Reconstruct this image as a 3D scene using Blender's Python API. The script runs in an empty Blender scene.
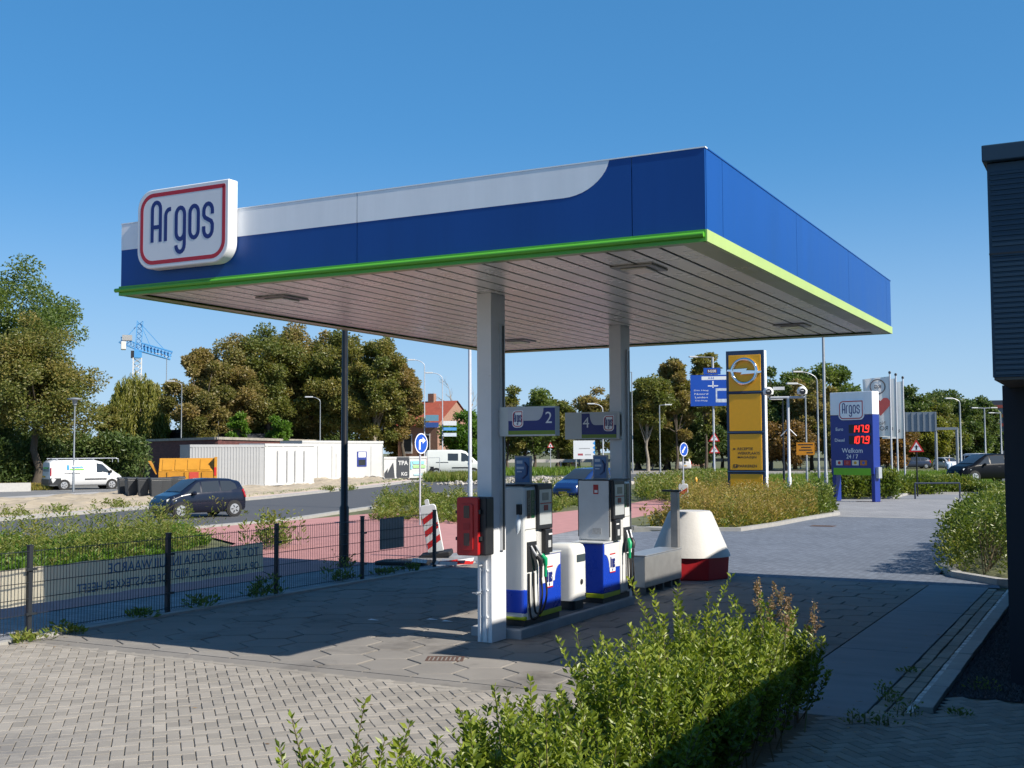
import bpy, math, random
import numpy as np
from mathutils import Vector, Matrix

sc = bpy.context.scene
COL = sc.collection
# ------------------------------------------------------------------ camera
FPX, TILT, ROLL, YAW, EYE = 1153.19, 0.05941, -0.00440, 0.48700, 2.3
_cy, _sy, _ct, _st = math.cos(YAW), math.sin(YAW), math.cos(TILT), math.sin(TILT)
FW = np.array([-_sy*_ct, _cy*_ct, _st]); _R0 = np.array([_cy, _sy, 0.0]); _U0 = np.cross(_R0, FW)
RT = _R0*math.cos(ROLL) + _U0*math.sin(ROLL); UP = -_R0*math.sin(ROLL) + _U0*math.cos(ROLL)
CO = np.array([0, 0, EYE])
cd = bpy.data.cameras.new('camera'); cam = bpy.data.objects.new('camera', cd); COL.objects.link(cam)
cd.sensor_fit = 'HORIZONTAL'; cd.sensor_width = 36; cd.lens = FPX/1024*36; cd.clip_end = 6000; cd.clip_start = .05
cam.matrix_world = Matrix(((RT[0], UP[0], -FW[0], 0), (RT[1], UP[1], -FW[1], 0), (RT[2], UP[2], -FW[2], EYE), (0, 0, 0, 1)))
sc.camera = cam
# ------------------------------------------------------------------ sky and sun
SUN = np.array([5.14, -.37, 4.24]); SUN = SUN/np.linalg.norm(SUN)
EL = math.asin(SUN[2]); AZ = math.atan2(SUN[0], SUN[1])          # azimuth clockwise from +Y
w = bpy.data.worlds.new('World'); sc.world = w; w.use_nodes = True
nt = w.node_tree; bg = nt.nodes['Background']
sky = nt.nodes.new('ShaderNodeTexSky'); sky.sky_type = 'NISHITA'; sky.sun_disc = False
sky.sun_elevation = EL; sky.sun_rotation = AZ
sky.air_density = .75; sky.dust_density = .35; sky.ozone_density = 8; sky.altitude = 1500
gm = nt.nodes.new('ShaderNodeGamma'); gm.inputs[1].default_value = .48                       # a clear, even blue
hs = nt.nodes.new('ShaderNodeHueSaturation'); hs.inputs['Saturation'].default_value = 1.6
nt.links.new(sky.outputs[0], gm.inputs[0]); nt.links.new(gm.outputs[0], hs.inputs['Color']); 
tcw = nt.nodes.new('ShaderNodeTexCoord'); sxyz = nt.nodes.new('ShaderNodeSeparateXYZ'); nt.links.new(tcw.outputs['Generated'], sxyz.inputs[0])
hz = nt.nodes.new('ShaderNodeMapRange'); hz.interpolation_type = 'SMOOTHERSTEP'; hz.inputs[1].default_value = -.12; hz.inputs[2].default_value = .30; hz.inputs[3].default_value = .9; hz.inputs[4].default_value = 0
nt.links.new(sxyz.outputs['Z'], hz.inputs[0])                                               # pale haze all round the horizon
hm = nt.nodes.new('ShaderNodeMix'); hm.data_type = 'RGBA'; nt.links.new(hz.outputs[0], hm.inputs[0]); nt.links.new(hs.outputs[0], hm.inputs[6]); hm.inputs[7].default_value = (1.36, 1.84, 2.36, 1)
nt.links.new(hm.outputs[2], bg.inputs[0]); bg.inputs[1].default_value = .15
sl = bpy.data.lights.new('sun', 'SUN'); sl.energy = 3.3; sl.angle = math.radians(.5); sl.color = (1, .93, .82)
so = bpy.data.objects.new('sun', sl); COL.objects.link(so)
so.rotation_euler = Vector(SUN).to_track_quat('Z', 'Y').to_euler(); so.location = (30, -5, 40)
vs = sc.view_settings; sc.display_settings.display_device = 'sRGB'
vs.view_transform = 'Standard'; vs.look = 'None'; vs.exposure = 1.25; vs.gamma = 1; vs.use_curve_mapping = False
sc.cycles.max_bounces = 6; sc.cycles.transparent_max_bounces = 6

# ------------------------------------------------------------------ where things stand (survey from the photograph: bearings and heights)
def ray(u, v): return FW + RT*(u-512)/FPX - UP*(v-384)/FPX
def G(u, v, z=0.0):
    d = ray(u, v); return CO + d*(z-EYE)/d[2]
def onX(u, v, X): d = ray(u, v); return CO + d*X/d[0]
def onY(u, v, Y): d = ray(u, v); return CO + d*Y/d[1]
def at(u, v, D):
    d = ray(u, v); return CO + d*D/math.hypot(d[0], d[1])
def proj(P):
    d = np.asarray(P, float)-CO; z = d@FW
    return 512+FPX*(d@RT)/z, 384-FPX*(d@UP)/z
def stand(u, v=None, D=None):
    """ground spot seen in column u, either at row v or at distance D"""
    return G(u, v)[:2] if D is None else at(u, 452, D)[:2]
def zat(u, v, D): return float(at(u, v, D)[2])
def face_cam(x, y): return math.atan2(-x, y)*-1.0 if False else math.atan2(x, -y)*1.0

# ------------------------------------------------------------------ materials
MATS = {}
def M(name, rgb, rough=.6, metal=0., var=.12, scale=6., bump=0., bscale=80., rnd=0., spec=.5, coat=0., emit=None, dirt=None, detail=4, stretch=None, world=False):
    if name in MATS: return MATS[name]
    m = bpy.data.materials.new(name); m.use_nodes = True; n = m.node_tree.nodes; l = m.node_tree.links
    b = n['Principled BSDF']; b.inputs['Roughness'].default_value = rough; b.inputs['Metallic'].default_value = metal
    b.inputs['Specular IOR Level'].default_value = spec; b.inputs['Coat Weight'].default_value = coat
    b.inputs['Base Color'].default_value = (*rgb, 1)
    tc = n.new('ShaderNodeTexCoord'); src = tc.outputs['Object']
    if rnd > 0 or world: src = n.new('ShaderNodeNewGeometry').outputs['Position']      # stains run on from piece to piece
    if stretch:
        mp_ = n.new('ShaderNodeMapping'); mp_.inputs['Scale'].default_value = stretch; l.new(src, mp_.inputs[0]); src = mp_.outputs[0]
    col = None
    if var > 0:
        t = n.new('ShaderNodeTexNoise'); t.inputs['Scale'].default_value = scale; t.inputs['Detail'].default_value = detail
        t.inputs['Roughness'].default_value = .65
        l.new(src, t.inputs['Vector'])
        mr = n.new('ShaderNodeMapRange'); mr.inputs[1].default_value = .25; mr.inputs[2].default_value = .75
        mr.inputs[3].default_value = 1-var; mr.inputs[4].default_value = 1+var
        l.new(t.outputs['Fac'], mr.inputs[0]); fac = mr.outputs[0]
        if rnd > 0:
            oi = n.new('ShaderNodeObjectInfo'); ge = n.new('ShaderNodeNewGeometry')
            ad = n.new('ShaderNodeMath'); ad.operation = 'ADD'; l.new(oi.outputs['Random'], ad.inputs[0]); l.new(ge.outputs['Random Per Island'], ad.inputs[1])
            fr = n.new('ShaderNodeMath'); fr.operation = 'FRACT'; l.new(ad.outputs[0], fr.inputs[0])
            m2 = n.new('ShaderNodeMapRange'); m2.inputs[3].default_value = 1-rnd; m2.inputs[4].default_value = 1+rnd; l.new(fr.outputs[0], m2.inputs[0])
            mu = n.new('ShaderNodeMath'); mu.operation = 'MULTIPLY'; l.new(fac, mu.inputs[0]); l.new(m2.outputs[0], mu.inputs[1]); fac = mu.outputs[0]
        vm = n.new('ShaderNodeVectorMath'); vm.operation = 'SCALE'; vm.inputs[0].default_value = rgb; l.new(fac, vm.inputs['Scale'])
        col = vm.outputs[0]
        if dirt:
            t2 = n.new('ShaderNodeTexNoise'); t2.inputs['Scale'].default_value = dirt[1]; t2.inputs['Detail'].default_value = 6; t2.inputs['Roughness'].default_value = .7
            l.new(src, t2.inputs['Vector'])
            m3 = n.new('ShaderNodeMapRange'); m3.inputs[1].default_value = dirt[2]; m3.inputs[2].default_value = dirt[2]+.18; l.new(t2.outputs['Fac'], m3.inputs[0])
            mx = n.new('ShaderNodeMix'); mx.data_type = 'RGBA'; l.new(m3.outputs[0], mx.inputs[0]); l.new(col, mx.inputs[6]); mx.inputs[7].default_value = (*dirt[0], 1)
            col = mx.outputs[2]
        l.new(col, b.inputs['Base Color'])
        rr = n.new('ShaderNodeMapRange'); rr.inputs[3].default_value = max(.03, rough-.08); rr.inputs[4].default_value = min(1, rough+.08); l.new(t.outputs['Fac'], rr.inputs[0]); l.new(rr.outputs[0], b.inputs['Roughness'])
    if bump > 0:
        tb = n.new('ShaderNodeTexNoise'); tb.inputs['Scale'].default_value = bscale; tb.inputs['Detail'].default_value = 3
        l.new(tc.outputs['Object'], tb.inputs['Vector'])
        bp = n.new('ShaderNodeBump'); bp.inputs['Strength'].default_value = bump; bp.inputs['Distance'].default_value = .02
        l.new(tb.outputs['Fac'], bp.inputs['Height']); l.new(bp.outputs[0], b.inputs['Normal'])
    if emit: b.inputs['Emission Color'].default_value = (*emit[:3], 1); b.inputs['Emission Strength'].default_value = emit[3]
    MATS[name] = m; return m

def leafmat(name, cols, rough=.45, trans=.3, spec=.4, tcol=(1.5, 1.6, .7)):
    """cols: list of (r,g,b) spread at random over the leaves, shifted by the clump's own tint"""
    m = bpy.data.materials.new(name); m.use_nodes = True; n = m.node_tree.nodes; l = m.node_tree.links
    b = n['Principled BSDF']; b.inputs['Roughness'].default_value = rough; b.inputs['Specular IOR Level'].default_value = spec
    ge = n.new('ShaderNodeNewGeometry'); at_ = n.new('ShaderNodeAttribute'); at_.attribute_name = 'tint'
    ma = n.new('ShaderNodeMath'); ma.operation = 'MULTIPLY_ADD'; ma.inputs[1].default_value = .45
    l.new(ge.outputs['Random Per Island'], ma.inputs[0])
    mb = n.new('ShaderNodeMath'); mb.operation = 'MULTIPLY'; mb.inputs[1].default_value = .55; l.new(at_.outputs['Fac'], mb.inputs[0]); l.new(mb.outputs[0], ma.inputs[2])
    r = n.new('ShaderNodeValToRGB'); e = r.color_ramp.elements
    while len(e) < len(cols): e.new(.5)
    for i, c in enumerate(cols): e[i].position = i/(len(cols)-1); e[i].color = (*c, 1)
    l.new(ma.outputs[0], r.inputs[0]); l.new(r.outputs[0], b.inputs['Base Color'])
    tr = n.new('ShaderNodeBsdfTranslucent'); ts = n.new('ShaderNodeVectorMath'); ts.operation = 'MULTIPLY'; ts.inputs[1].default_value = tcol
    l.new(r.outputs[0], ts.inputs[0]); l.new(ts.outputs[0], tr.inputs['Color'])
    mx = n.new('ShaderNodeMixShader'); mx.inputs[0].default_value = trans
    l.new(b.outputs[0], mx.inputs[1]); l.new(tr.outputs[0], mx.inputs[2]); l.new(mx.outputs[0], n['Material Output'].inputs['Surface'])
    MATS[name] = m; return m

# ------------------------------------------------------------------ objects
def tag(o, label=None, cat=None, group=None, kind=None):
    if label: o['label'] = label
    if cat: o['category'] = cat
    if group: o['group'] = group
    if kind: o['kind'] = kind
    return o
def thing(name, label, cat, loc=(0, 0, 0), rz=0., group=None):
    o = bpy.data.objects.new(name, None); COL.objects.link(o); o.empty_display_size = .2
    o.location = (float(loc[0]), float(loc[1]), float(loc[2]) if len(loc) > 2 else 0.); o.rotation_euler = (0, 0, rz)
    return tag(o, label, cat, group)
def newob(name, me, parent=None, mats=None):
    o = bpy.data.objects.new(name, me); COL.objects.link(o)
    if mats:
        for m in (mats if isinstance(mats, (list, tuple)) else [mats]): me.materials.append(m)
    if parent is not None: o.parent = parent
    return o
def copy_tree(o, parent=None):
    c = o.copy(); COL.objects.link(c); c.parent = parent
    for ch in o.children: copy_tree(ch, c)
    return c
def npmesh(name, V, F, mats, parent=None, tint=None, smooth=False, mi=None):
    V = np.asarray(V, np.float32); F = np.asarray(F, np.int32); k = F.shape[1]
    me = bpy.data.meshes.new(name); me.vertices.add(len(V)); me.vertices.foreach_set('co', V.ravel())
    me.loops.add(F.size); me.loops.foreach_set('vertex_index', F.ravel())
    me.polygons.add(len(F)); me.polygons.foreach_set('loop_start', np.arange(0, F.size, k, dtype=np.int32)); me.polygons.foreach_set('loop_total', np.full(len(F), k, np.int32))
    me.polygons.foreach_set('use_smooth', np.full(len(F), smooth, bool))
    if mi is not None: me.polygons.foreach_set('material_index', np.asarray(mi, np.int32))
    if tint is not None:
        a = me.attributes.new('tint', 'FLOAT', 'FACE'); a.data.foreach_set('value', np.asarray(tint, np.float32))
    me.update(calc_edges=True)
    return newob(name, me, parent, mats)

class MB:
    def __init__(s): s.v = []; s.f = []; s.m = []; s.mi = 0
    def add(s, vs, fs):
        o = len(s.v); s.v += [tuple(map(float, p)) for p in vs]; s.f += [tuple(i+o for i in f) for f in fs]; s.m += [s.mi]*len(fs); return s
    def box(s, x0, x1, y0, y1, z0, z1):
        if x0 > x1: x0, x1 = x1, x0
        if y0 > y1: y0, y1 = y1, y0
        if z0 > z1: z0, z1 = z1, z0
        return s.add([(x0, y0, z0), (x1, y0, z0), (x1, y1, z0), (x0, y1, z0), (x0, y0, z1), (x1, y0, z1), (x1, y1, z1), (x0, y1, z1)],
                     [(0, 3, 2, 1), (4, 5, 6, 7), (0, 1, 5, 4), (1, 2, 6, 5), (2, 3, 7, 6), (3, 0, 4, 7)])
    def prism(s, poly, a0, a1, axis='z'):
        """2-D polygon pushed from a0 to a1 along axis; polygon in (x,y), (x,z) for y, (y,z) for x"""
        n = len(poly)
        if axis == 'z': f = lambda p, a: (p[0], p[1], a)
        elif axis == 'y': f = lambda p, a: (p[0], a, p[1])
        else: f = lambda p, a: (a, p[0], p[1])
        vs = [f(p, a0) for p in poly]+[f(p, a1) for p in poly]
        fs = [tuple(range(n))[::-1], tuple(range(n, 2*n))]+[(i, (i+1) % n, n+(i+1) % n, n+i) for i in range(n)]
        return s.add(vs, fs)
    def tube(s, pts, r, n=8, cap=True):
        pts = [Vector(map(float, p)) for p in pts]; k = len(pts)
        rs = list(r) if isinstance(r, (list, tuple, np.ndarray)) else [r]*k
        vs = []; u = None
        for i, p in enumerate(pts):
            d = (pts[min(i+1, k-1)]-pts[max(i-1, 0)]).normalized()
            if u is None: u = d.orthogonal().normalized()
            else:
                u = u-d*u.dot(d); u = u.normalized() if u.length > 1e-6 else d.orthogonal().normalized()
            w_ = d.cross(u)
            for j in range(n):
                a = 2*math.pi*j/n; vs.append(p+(u*math.cos(a)+w_*math.sin(a))*rs[i])
        fs = [(i*n+j, i*n+(j+1) % n, (i+1)*n+(j+1) % n, (i+1)*n+j) for i in range(k-1) for j in range(n)]
        if cap: fs += [tuple(range(n))[::-1], tuple(range((k-1)*n, k*n))]
        return s.add(vs, fs)
    def lathe(s, prof, n=16, c=(0, 0, 0), axis='z'):
        """prof: (radius, height); axis z or y or x through c"""
        vs = []
        for r, h in prof:
            for j in range(n):
                a = 2*math.pi*(j+.5)/n; p = (r*math.cos(a), r*math.sin(a), h)
                if axis == 'y': p = (p[0], p[2], p[1])
                elif axis == 'x': p = (p[2], p[0], p[1])
                vs.append((p[0]+c[0], p[1]+c[1], p[2]+c[2]))
        k = len(prof); fs = [(i*n+j, i*n+(j+1) % n, (i+1)*n+(j+1) % n, (i+1)*n+j) for i in range(k-1) for j in range(n)]
        fs += [tuple(range(n))[::-1], tuple(range((k-1)*n, k*n))]
        return s.add(vs, fs)
    def quad(s, *p): return s.add(p, [tuple(range(len(p)))])
    def stroke(s, pts, wd, y0, y1, n=8):
        """flat rounded brush stroke in the x-z plane, from y0 to y1"""
        P = []; L = []; R = []
        for p in pts:
            p = Vector((p[0], p[1]))
            if not P or (p-P[-1]).length > wd*.02: P.append(p)
        for i, p in enumerate(P):
            a = (P[i]-P[i-1]).normalized() if i else (P[1]-P[0]).normalized()
            b = (P[i+1]-P[i]).normalized() if i < len(P)-1 else a
            t = (a+b).normalized(); nn = Vector((-t.y, t.x)); kk = 1/max(.5, nn.dot(Vector((-b.y, b.x))))
            L.append(p+nn*wd/2*kk); R.append(p-nn*wd/2*kk)
        for i in range(len(P)-1):
            q = [R[i], R[i+1], L[i+1], L[i]]
            s.prism([(p.x, p.y) for p in q], y0, y1, 'y')
        return s
    def build(s, name, mats, parent=None, smooth=None, bevel=0., seg=2, loc=None, rz=None):
        me = bpy.data.meshes.new(name); me.from_pydata(s.v, [], s.f)
        if any(s.m): me.polygons.foreach_set('material_index', s.m)
        o = newob(name, me, parent, mats)
        bm_fix(me)
        if smooth is not None:
            me.polygons.foreach_set('use_smooth', [True]*len(me.polygons)); me.set_sharp_from_angle(angle=math.radians(smooth))
        if bevel:
            b = o.modifiers.new('bevel', 'BEVEL'); b.width = bevel; b.segments = seg; b.limit_method = 'ANGLE'; b.angle_limit = math.radians(40)
        if loc is not None: o.location = tuple(map(float, loc))
        if rz is not None: o.rotation_euler = (0, 0, rz)
        return o
import bmesh
def bm_fix(me):
    b = bmesh.new(); b.from_mesh(me); bmesh.ops.recalc_face_normals(b, faces=b.faces); b.to_mesh(me); b.free()
def arc(cx, cz, r, a0, a1, n=8, rz=None):
    rz = r if rz is None else rz
    return [(cx+r*math.cos(math.radians(a0+(a1-a0)*i/n)), cz+rz*math.sin(math.radians(a0+(a1-a0)*i/n))) for i in range(n+1)]
def rrect(x0, x1, z0, z1, r, n=6):
    r = r if isinstance(r, (list, tuple)) else [r]*4      # bottom-right, top-right, top-left, bottom-left
    o = []
    for (cx, cz, a, q) in ((x1, z0, -90, r[0]), (x1, z1, 0, r[1]), (x0, z1, 90, r[2]), (x0, z0, 180, r[3])):
        if q <= 0: o.append((cx, cz)); continue
        sx = -1 if cx == x1 else 1; sz = -1 if cz == z1 else 1
        o += arc(cx+sx*q, cz+sz*q, q, a, a+90, n)
    return o

# ------------------------------------------------------------------ lettering (built-in font, turned to meshes once)
STR = {}
def prepare_text(strings):
    obs = []
    for t, bold in strings:
        cu = bpy.data.curves.new('t', 'FONT'); cu.body = t; cu.size = 1; cu.resolution_u = 3; cu.offset = bold; cu.align_x = 'CENTER'; cu.align_y = 'CENTER'
        o = bpy.data.objects.new('t', cu); COL.objects.link(o); obs.append((t, o))
    bpy.context.view_layer.update(); dg = bpy.context.evaluated_depsgraph_get()
    for t, o in obs:
        me = bpy.data.meshes.new_from_object(o.evaluated_get(dg))
        co = np.zeros(len(me.vertices)*3, np.float32); me.vertices.foreach_get('co', co); co = co.reshape(-1, 3)
        fs = [tuple(p.vertices) for p in me.polygons]; STR[t] = (co, fs)
    for t, o in obs:
        cu = o.data; bpy.data.objects.remove(o); bpy.data.curves.remove(cu)
def text(t, mat, parent, x, y, z, width=None, height=None, mirror=False, plane='xz', name='lettering'):
    """centred at x,z on the plane y (facing -y), or plane 'yz' at x facing +x"""
    co, fs = STR[t]; w0 = np.ptp(co[:, 0]); h0 = np.ptp(co[:, 1]); c = (co.max(0)+co.min(0))/2
    sx = width/w0 if width else height/h0; sz = height/h0 if height else sx
    X = (co[:, 0]-c[0])*sx*(-1 if mirror else 1); Z = (co[:, 1]-c[1])*sz
    V = np.stack([X+x, np.full(len(X), y), Z+z], 1) if plane == 'xz' else np.stack([np.full(len(X), x), X+y, Z+z], 1)
    me = bpy.data.meshes.new(name); me.from_pydata(V.tolist(), [], [f[::-1] for f in fs] if mirror else fs); me.update()
    return newob(name, me, parent, mat)
# ================================================================== palette
asphalt = M('asphalt', (.07, .073, .08), .85, var=.12, scale=3, bump=.25, bscale=120)
conc = M('concrete', (.34, .33, .31), .85, var=.14, scale=5, bump=.2, bscale=90, dirt=((.2, .19, .17), 2.5, .6))
kerbm = M('kerb_concrete', (.32, .31, .29), .85, var=.15, scale=4, bump=.2, bscale=90, rnd=.08)
slabm = M('slab_concrete', (.19, .205, .22), .8, var=.16, scale=1.6, bump=.12, bscale=60, detail=8, stretch=(.6, 2.2, 1), dirt=((.12, .13, .145), 1.2, .56))
brickpave = M('paver_concrete', (.262, .238, .206), .85, var=.13, scale=1.6, bump=.25, bscale=150, rnd=.17, detail=8, dirt=((.165, .155, .145), .55, .53))
hexm = M('hex_concrete', (.20, .185, .167), .85, var=.16, scale=1.1, bump=.25, bscale=110, rnd=.07, dirt=((.098, .088, .078), .8, .53), detail=8)
joint = M('joint_soil', (.075, .062, .045), .95, var=.3, scale=9)
jointl = M('joint_sand', (.17, .145, .11), .95, var=.3, scale=5)
redpath = M('red_asphalt', (.40, .19, .175), .85, var=.14, scale=2.5, bump=.15, bscale=120)
sand = M('sand', (.36, .30, .22), .95, var=.2, scale=.9, bump=.5, bscale=7, detail=8, dirt=((.2, .155, .10), .5, .6))
soil = M('soil_grass', (.10, .105, .045), .95, var=.4, scale=1.2, bump=.4, bscale=10, detail=8)
grassm = M('grass_ground', (.13, .19, .035), .95, var=.35, scale=.9, bump=.5, bscale=14, detail=8)
white = M('white_paint', (.66, .66, .65), .35, var=.05, scale=4)
whitem = M('white_marking', (.62, .62, .6), .7, var=.2, scale=8)
galv = M('galvanised_steel', (.50, .52, .55), .42, metal=.55, var=.1, scale=9)
dark = M('dark_plastic', (.018, .019, .022), .45, var=.15)
black = M('black_rubber', (.012, .012, .013), .7, var=.1)
glass = M('dark_glass', (.03, .035, .04), .06, var=0, spec=.8)
bark = M('bark', (.085, .068, .05), .9, var=.3, scale=3, bump=.5, bscale=12)
barkl = M('pale_bark', (.24, .21, .17), .9, var=.3, scale=3)
bluesign = M('blue_sign', (.012, .075, .42), .4, var=.04)
signwhite = M('sign_white', (.75, .76, .78), .4, var=.03)
signred = M('sign_red', (.5, .02, .02), .4, var=.04)

def sheet(name, poly, z, mat, parent=None, kind='structure', thick=None):
    mb = MB()
    if thick: mb.prism([(p[0], p[1]) for p in poly], z-thick, z)
    else: mb.add([(p[0], p[1], z) for p in poly], [tuple(range(len(poly)))])
    o = mb.build(name, mat, parent)
    if not thick and o.data.polygons[0].normal.z < 0: o.data.flip_normals()
    if parent is None: tag(o, kind=kind)
    return o
def inpoly(P, poly):
    P = np.asarray(P); x, y = P[:, 0], P[:, 1]; c = np.zeros(len(P), bool); n = len(poly)
    for i in range(n):
        x1, y1 = poly[i][:2]; x2, y2 = poly[(i+1) % n][:2]
        t = ((y1 > y) != (y2 > y)) & (x < (x2-x1)*(y-y1)/(y2-y1+1e-12)+x1); c ^= t
    return c
def scatter(poly, n, rng):
    p = np.array([q[:2] for q in poly]); lo, hi = p.min(0), p.max(0); out = []
    tot = 0
    while tot < n:
        q = lo+(hi-lo)*rng.random((n*2, 2)); q = q[inpoly(q, poly)]; out.append(q); tot += len(q)
    return np.concatenate(out)[:n]

# ================================================================== ground, roads, pavements
sheet('ground', [(-2500, -400), (2500, -400), (2500, 3500), (-2500, 3500)], -.05, soil)
g_ = lambda u, v: tuple(G(u, v)[:2])
# the main road curving away to the left, and the wide crossing beyond the pumps
road_near = [(-25.5, -30), (-25.5, 20), (-25.8, 32), (-28.2, 40), (-31.0, 49), (-33, 60), (-34, 72), (-31, 80), (-26, 83)]
road_far = [(-33.5, -30), (-33.8, 10), (-35.0, 27.8), (-39.3, 47), (-46.0, 67), (-53, 84), (-62, 100), (-90, 140)]
sheet('road', road_near+[(-10, 88), (60, 96), (60, 112), (-10, 106), (-40, 108), (-70, 150)]+road_far[::-1], -.012, asphalt)
sheet('crossroad', [(-70, 118), (-40, 112), (40, 124), (120, 132), (120, 148), (-40, 142), (-75, 150)], -.008, M('pale_asphalt', (.24, .225, .205), .9, var=.15, scale=1))
def ribbon(name, pts, wd, z, mat, h=0.0, kind='structure', parent=None):
    mb = MB(); P = [np.array(p[:2], float) for p in pts]; L = []; R = []
    for i in range(len(P)):
        t = P[min(i+1, len(P)-1)]-P[max(i-1, 0)]; t = t/np.linalg.norm(t); n_ = np.array([-t[1], t[0]])
        L.append(P[i]+n_*wd/2); R.append(P[i]-n_*wd/2)
    for i in range(len(P)-1):
        q = [R[i], R[i+1], L[i+1], L[i]]
        if h: mb.prism([tuple(a) for a in q], z-.06, z+h)
        else: mb.quad(*[(a[0], a[1], z) for a in q])
    o = mb.build(name, mat, parent)
    if parent is None: tag(o, kind=kind)
    return o
pinkish = M('pale_red_strip', (.50, .40, .36), .85, var=.1)
ribbon('cycle_lane', [(p[0]-.9, p[1]) for p in road_far[:6]], 1.5, .0, pinkish)
ribbon('kerb', [(p[0]+.1, p[1]) for p in road_far[:6]], .35, .0, kerbm, .1)
ribbon('kerb', [(p[0]+.05, p[1]) for p in road_near[1:6]], .3, .0, kerbm, .05)
0 and ribbon('road_marking', [((a[0]+b[0])/2, (a[1]+b[1])/2) for a, b in zip(road_near[:7], road_far[:7])], .12, -.004, whitem)
# sandy building ground beyond the road (bumpy) with the yard behind it
def sandfield():
    rng = np.random.default_rng(5); nx, ny = 70, 150
    V = []; F = []
    for j in range(ny):
        y = -5+j*.85
        xr = np.interp(y, [p[1] for p in road_far], [p[0] for p in road_far])-1.75
        for i in range(nx):
            s = i/(nx-1); x = xr-s*11
            k = np.sin(math.pi*min(1, s*1.0))**.8
            h = .24*k*(.75+.5*math.sin(x*.9+y*.31)*math.sin(y*.43)+.25*math.sin(y*1.7+x*2.1))+(.05*rng.standard_normal() if 0 < i < nx-1 else -.03)
            V.append((x, y, max(h, -.03)))
    for j in range(ny-1):
        for i in range(nx-1): a = j*nx+i; F.append((a, a+1, a+nx+1, a+nx))
    o = npmesh('sand_verge', V, F, sand, smooth=True); o.data.flip_normals(); tag(o, kind='structure')
sandfield()
sheet('yard', [(-47, 10), (-48, 35), (-51, 50), (-60, 76), (-75, 80), (-90, 60), (-90, 10)], .02, M('yard_asphalt', (.15, .15, .15), .9, var=.15, scale=.8))
sheet('verge_path', [(-49.6, 20), (-50.4, 40), (-52.5, 50), (-55.0, 50), (-53, 40), (-52.2, 20)], .035, M('pale_tiles', (.36, .34, .32), .85, var=.12))
# cycle path, red asphalt, with its grey tiled side strip along the fence
sheet('cycle_path', [(-14.05, -20), (-14.05, 20), (-13.6, 24), (-14.6, 33), (-15.6, 45), (-18.2, 66), (-20.5, 82), (-24, 110), (-28, 110), (-24.5, 82), (-22, 66), (-19.5, 47), (-19.2, 36.5), (-20.5, 34), (-25.5, 38.5), (-25.4, 26.5), (-20.2, 23), (-18.6, 20), (-18.5, -20)], 0.0, redpath)
tilem = M('grey_tiles', (.27, .275, .285), .85, var=.12, scale=2)
def brickmat(name, c1, c2, mortar, sx, sy, rz=0, rough=.85):
    m = M(name, c1, rough, var=.15, scale=.5, detail=8); n = m.node_tree.nodes; l = m.node_tree.links; b = n['Principled BSDF']
    src = b.inputs['Base Color'].links[0].from_socket
    tc = n.new('ShaderNodeTexCoord'); mp = n.new('ShaderNodeMapping'); mp.inputs['Rotation'].default_value = (0, 0, rz); l.new(tc.outputs['Object'], mp.inputs[0])
    t = n.new('ShaderNodeTexBrick'); t.inputs['Scale'].default_value = 1; t.inputs['Brick Width'].default_value = sx; t.inputs['Row Height'].default_value = sy
    t.inputs['Mortar Size'].default_value = .008; t.inputs['Color1'].default_value = (1.1, 1.1, 1.1, 1); t.inputs['Color2'].default_value = tuple(c2/c1_ for c2, c1_ in zip(c2, c1))+(1,); t.inputs['Mortar'].default_value = tuple(a/b_ for a, b_ in zip(mortar, c1))+(1,)
    l.new(mp.outputs[0], t.inputs['Vector'])
    mu = n.new('ShaderNodeVectorMath'); mu.operation = 'MULTIPLY'; l.new(src, mu.inputs[0]); l.new(t.outputs['Color'], mu.inputs[1]); l.new(mu.outputs[0], b.inputs['Base Color'])
    bp = n.new('ShaderNodeBump'); bp.inputs['Strength'].default_value = .5; bp.inputs['Distance'].default_value = .01; bp.invert = True; l.new(t.outputs['Fac'], bp.inputs['Height']); l.new(bp.outputs[0], b.inputs['Normal'])
    return m
stripm = brickmat('strip_tiles', (.23, .23, .24), (.19, .195, .205), (.1, .1, .1), .3, .3)
sheet('tiled_strip', [(-14.05, -20), (-12.28, -20), (-12.28, 21.3), (-12.28, 24), (-12.6, 31), (-14.6, 33), (-13.6, 24), (-14.05, 20)], -.004, stripm)
lanem = brickmat('lane_bricks', (.135, .155, .19), (.105, .12, .15), (.05, .055, .065), .21, .105, math.radians(45))
sheet('lane', [(-12.28, 21.02), (-1.9, 21.02), (-2.0, 21.7), (-3.15, 23.0), (-3.2, 41.4), (-9.2, 41.6), (-9.5, 38.9), (-9.9, 33.0), (-11.8, 32.3), (-12.6, 31)], -.004, lanem)
parkm = brickmat('parking_bricks', (.235, .235, .24), (.195, .195, .205), (.10, .10, .105), .42, .21)
sheet('parking_area', [(-9.2, 41.7), (-3.2, 41.5), (4, 41), (4, 66.3), (-7.6, 65.6), (-10.2, 64.6), (-9.9, 57.6), (-12.7, 56.6), (-11.5, 49), (-9.5, 43.4)], -.004, parkm)
sheet('parking_marking', [(-9.9, 57.7), (-4, 58.4), (-4, 64.5), (-9.9, 63.9)], 0.0, M('dark_pavers', (.19, .195, .21), .85, var=.15))
ribbon('band_line', [(-9.2, 41.62), (-3.2, 41.45)], .25, .0, kerbm)
ribbon('kerb', [(-12.9, 31.9), (-11.8, 32.25), (-9.95, 32.8), (-9.65, 35.6), (-9.55, 38.9), (-9.25, 42.6), (-9.6, 43.8)], .2, -.02, kerbm, .12)
ribbon('kerb', [(-12.7, 56.65), (-10, 57.65), (-10.25, 64.6), (-7.6, 65.65), (1, 66.5)], .25, -.02, kerbm, .12)
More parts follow.
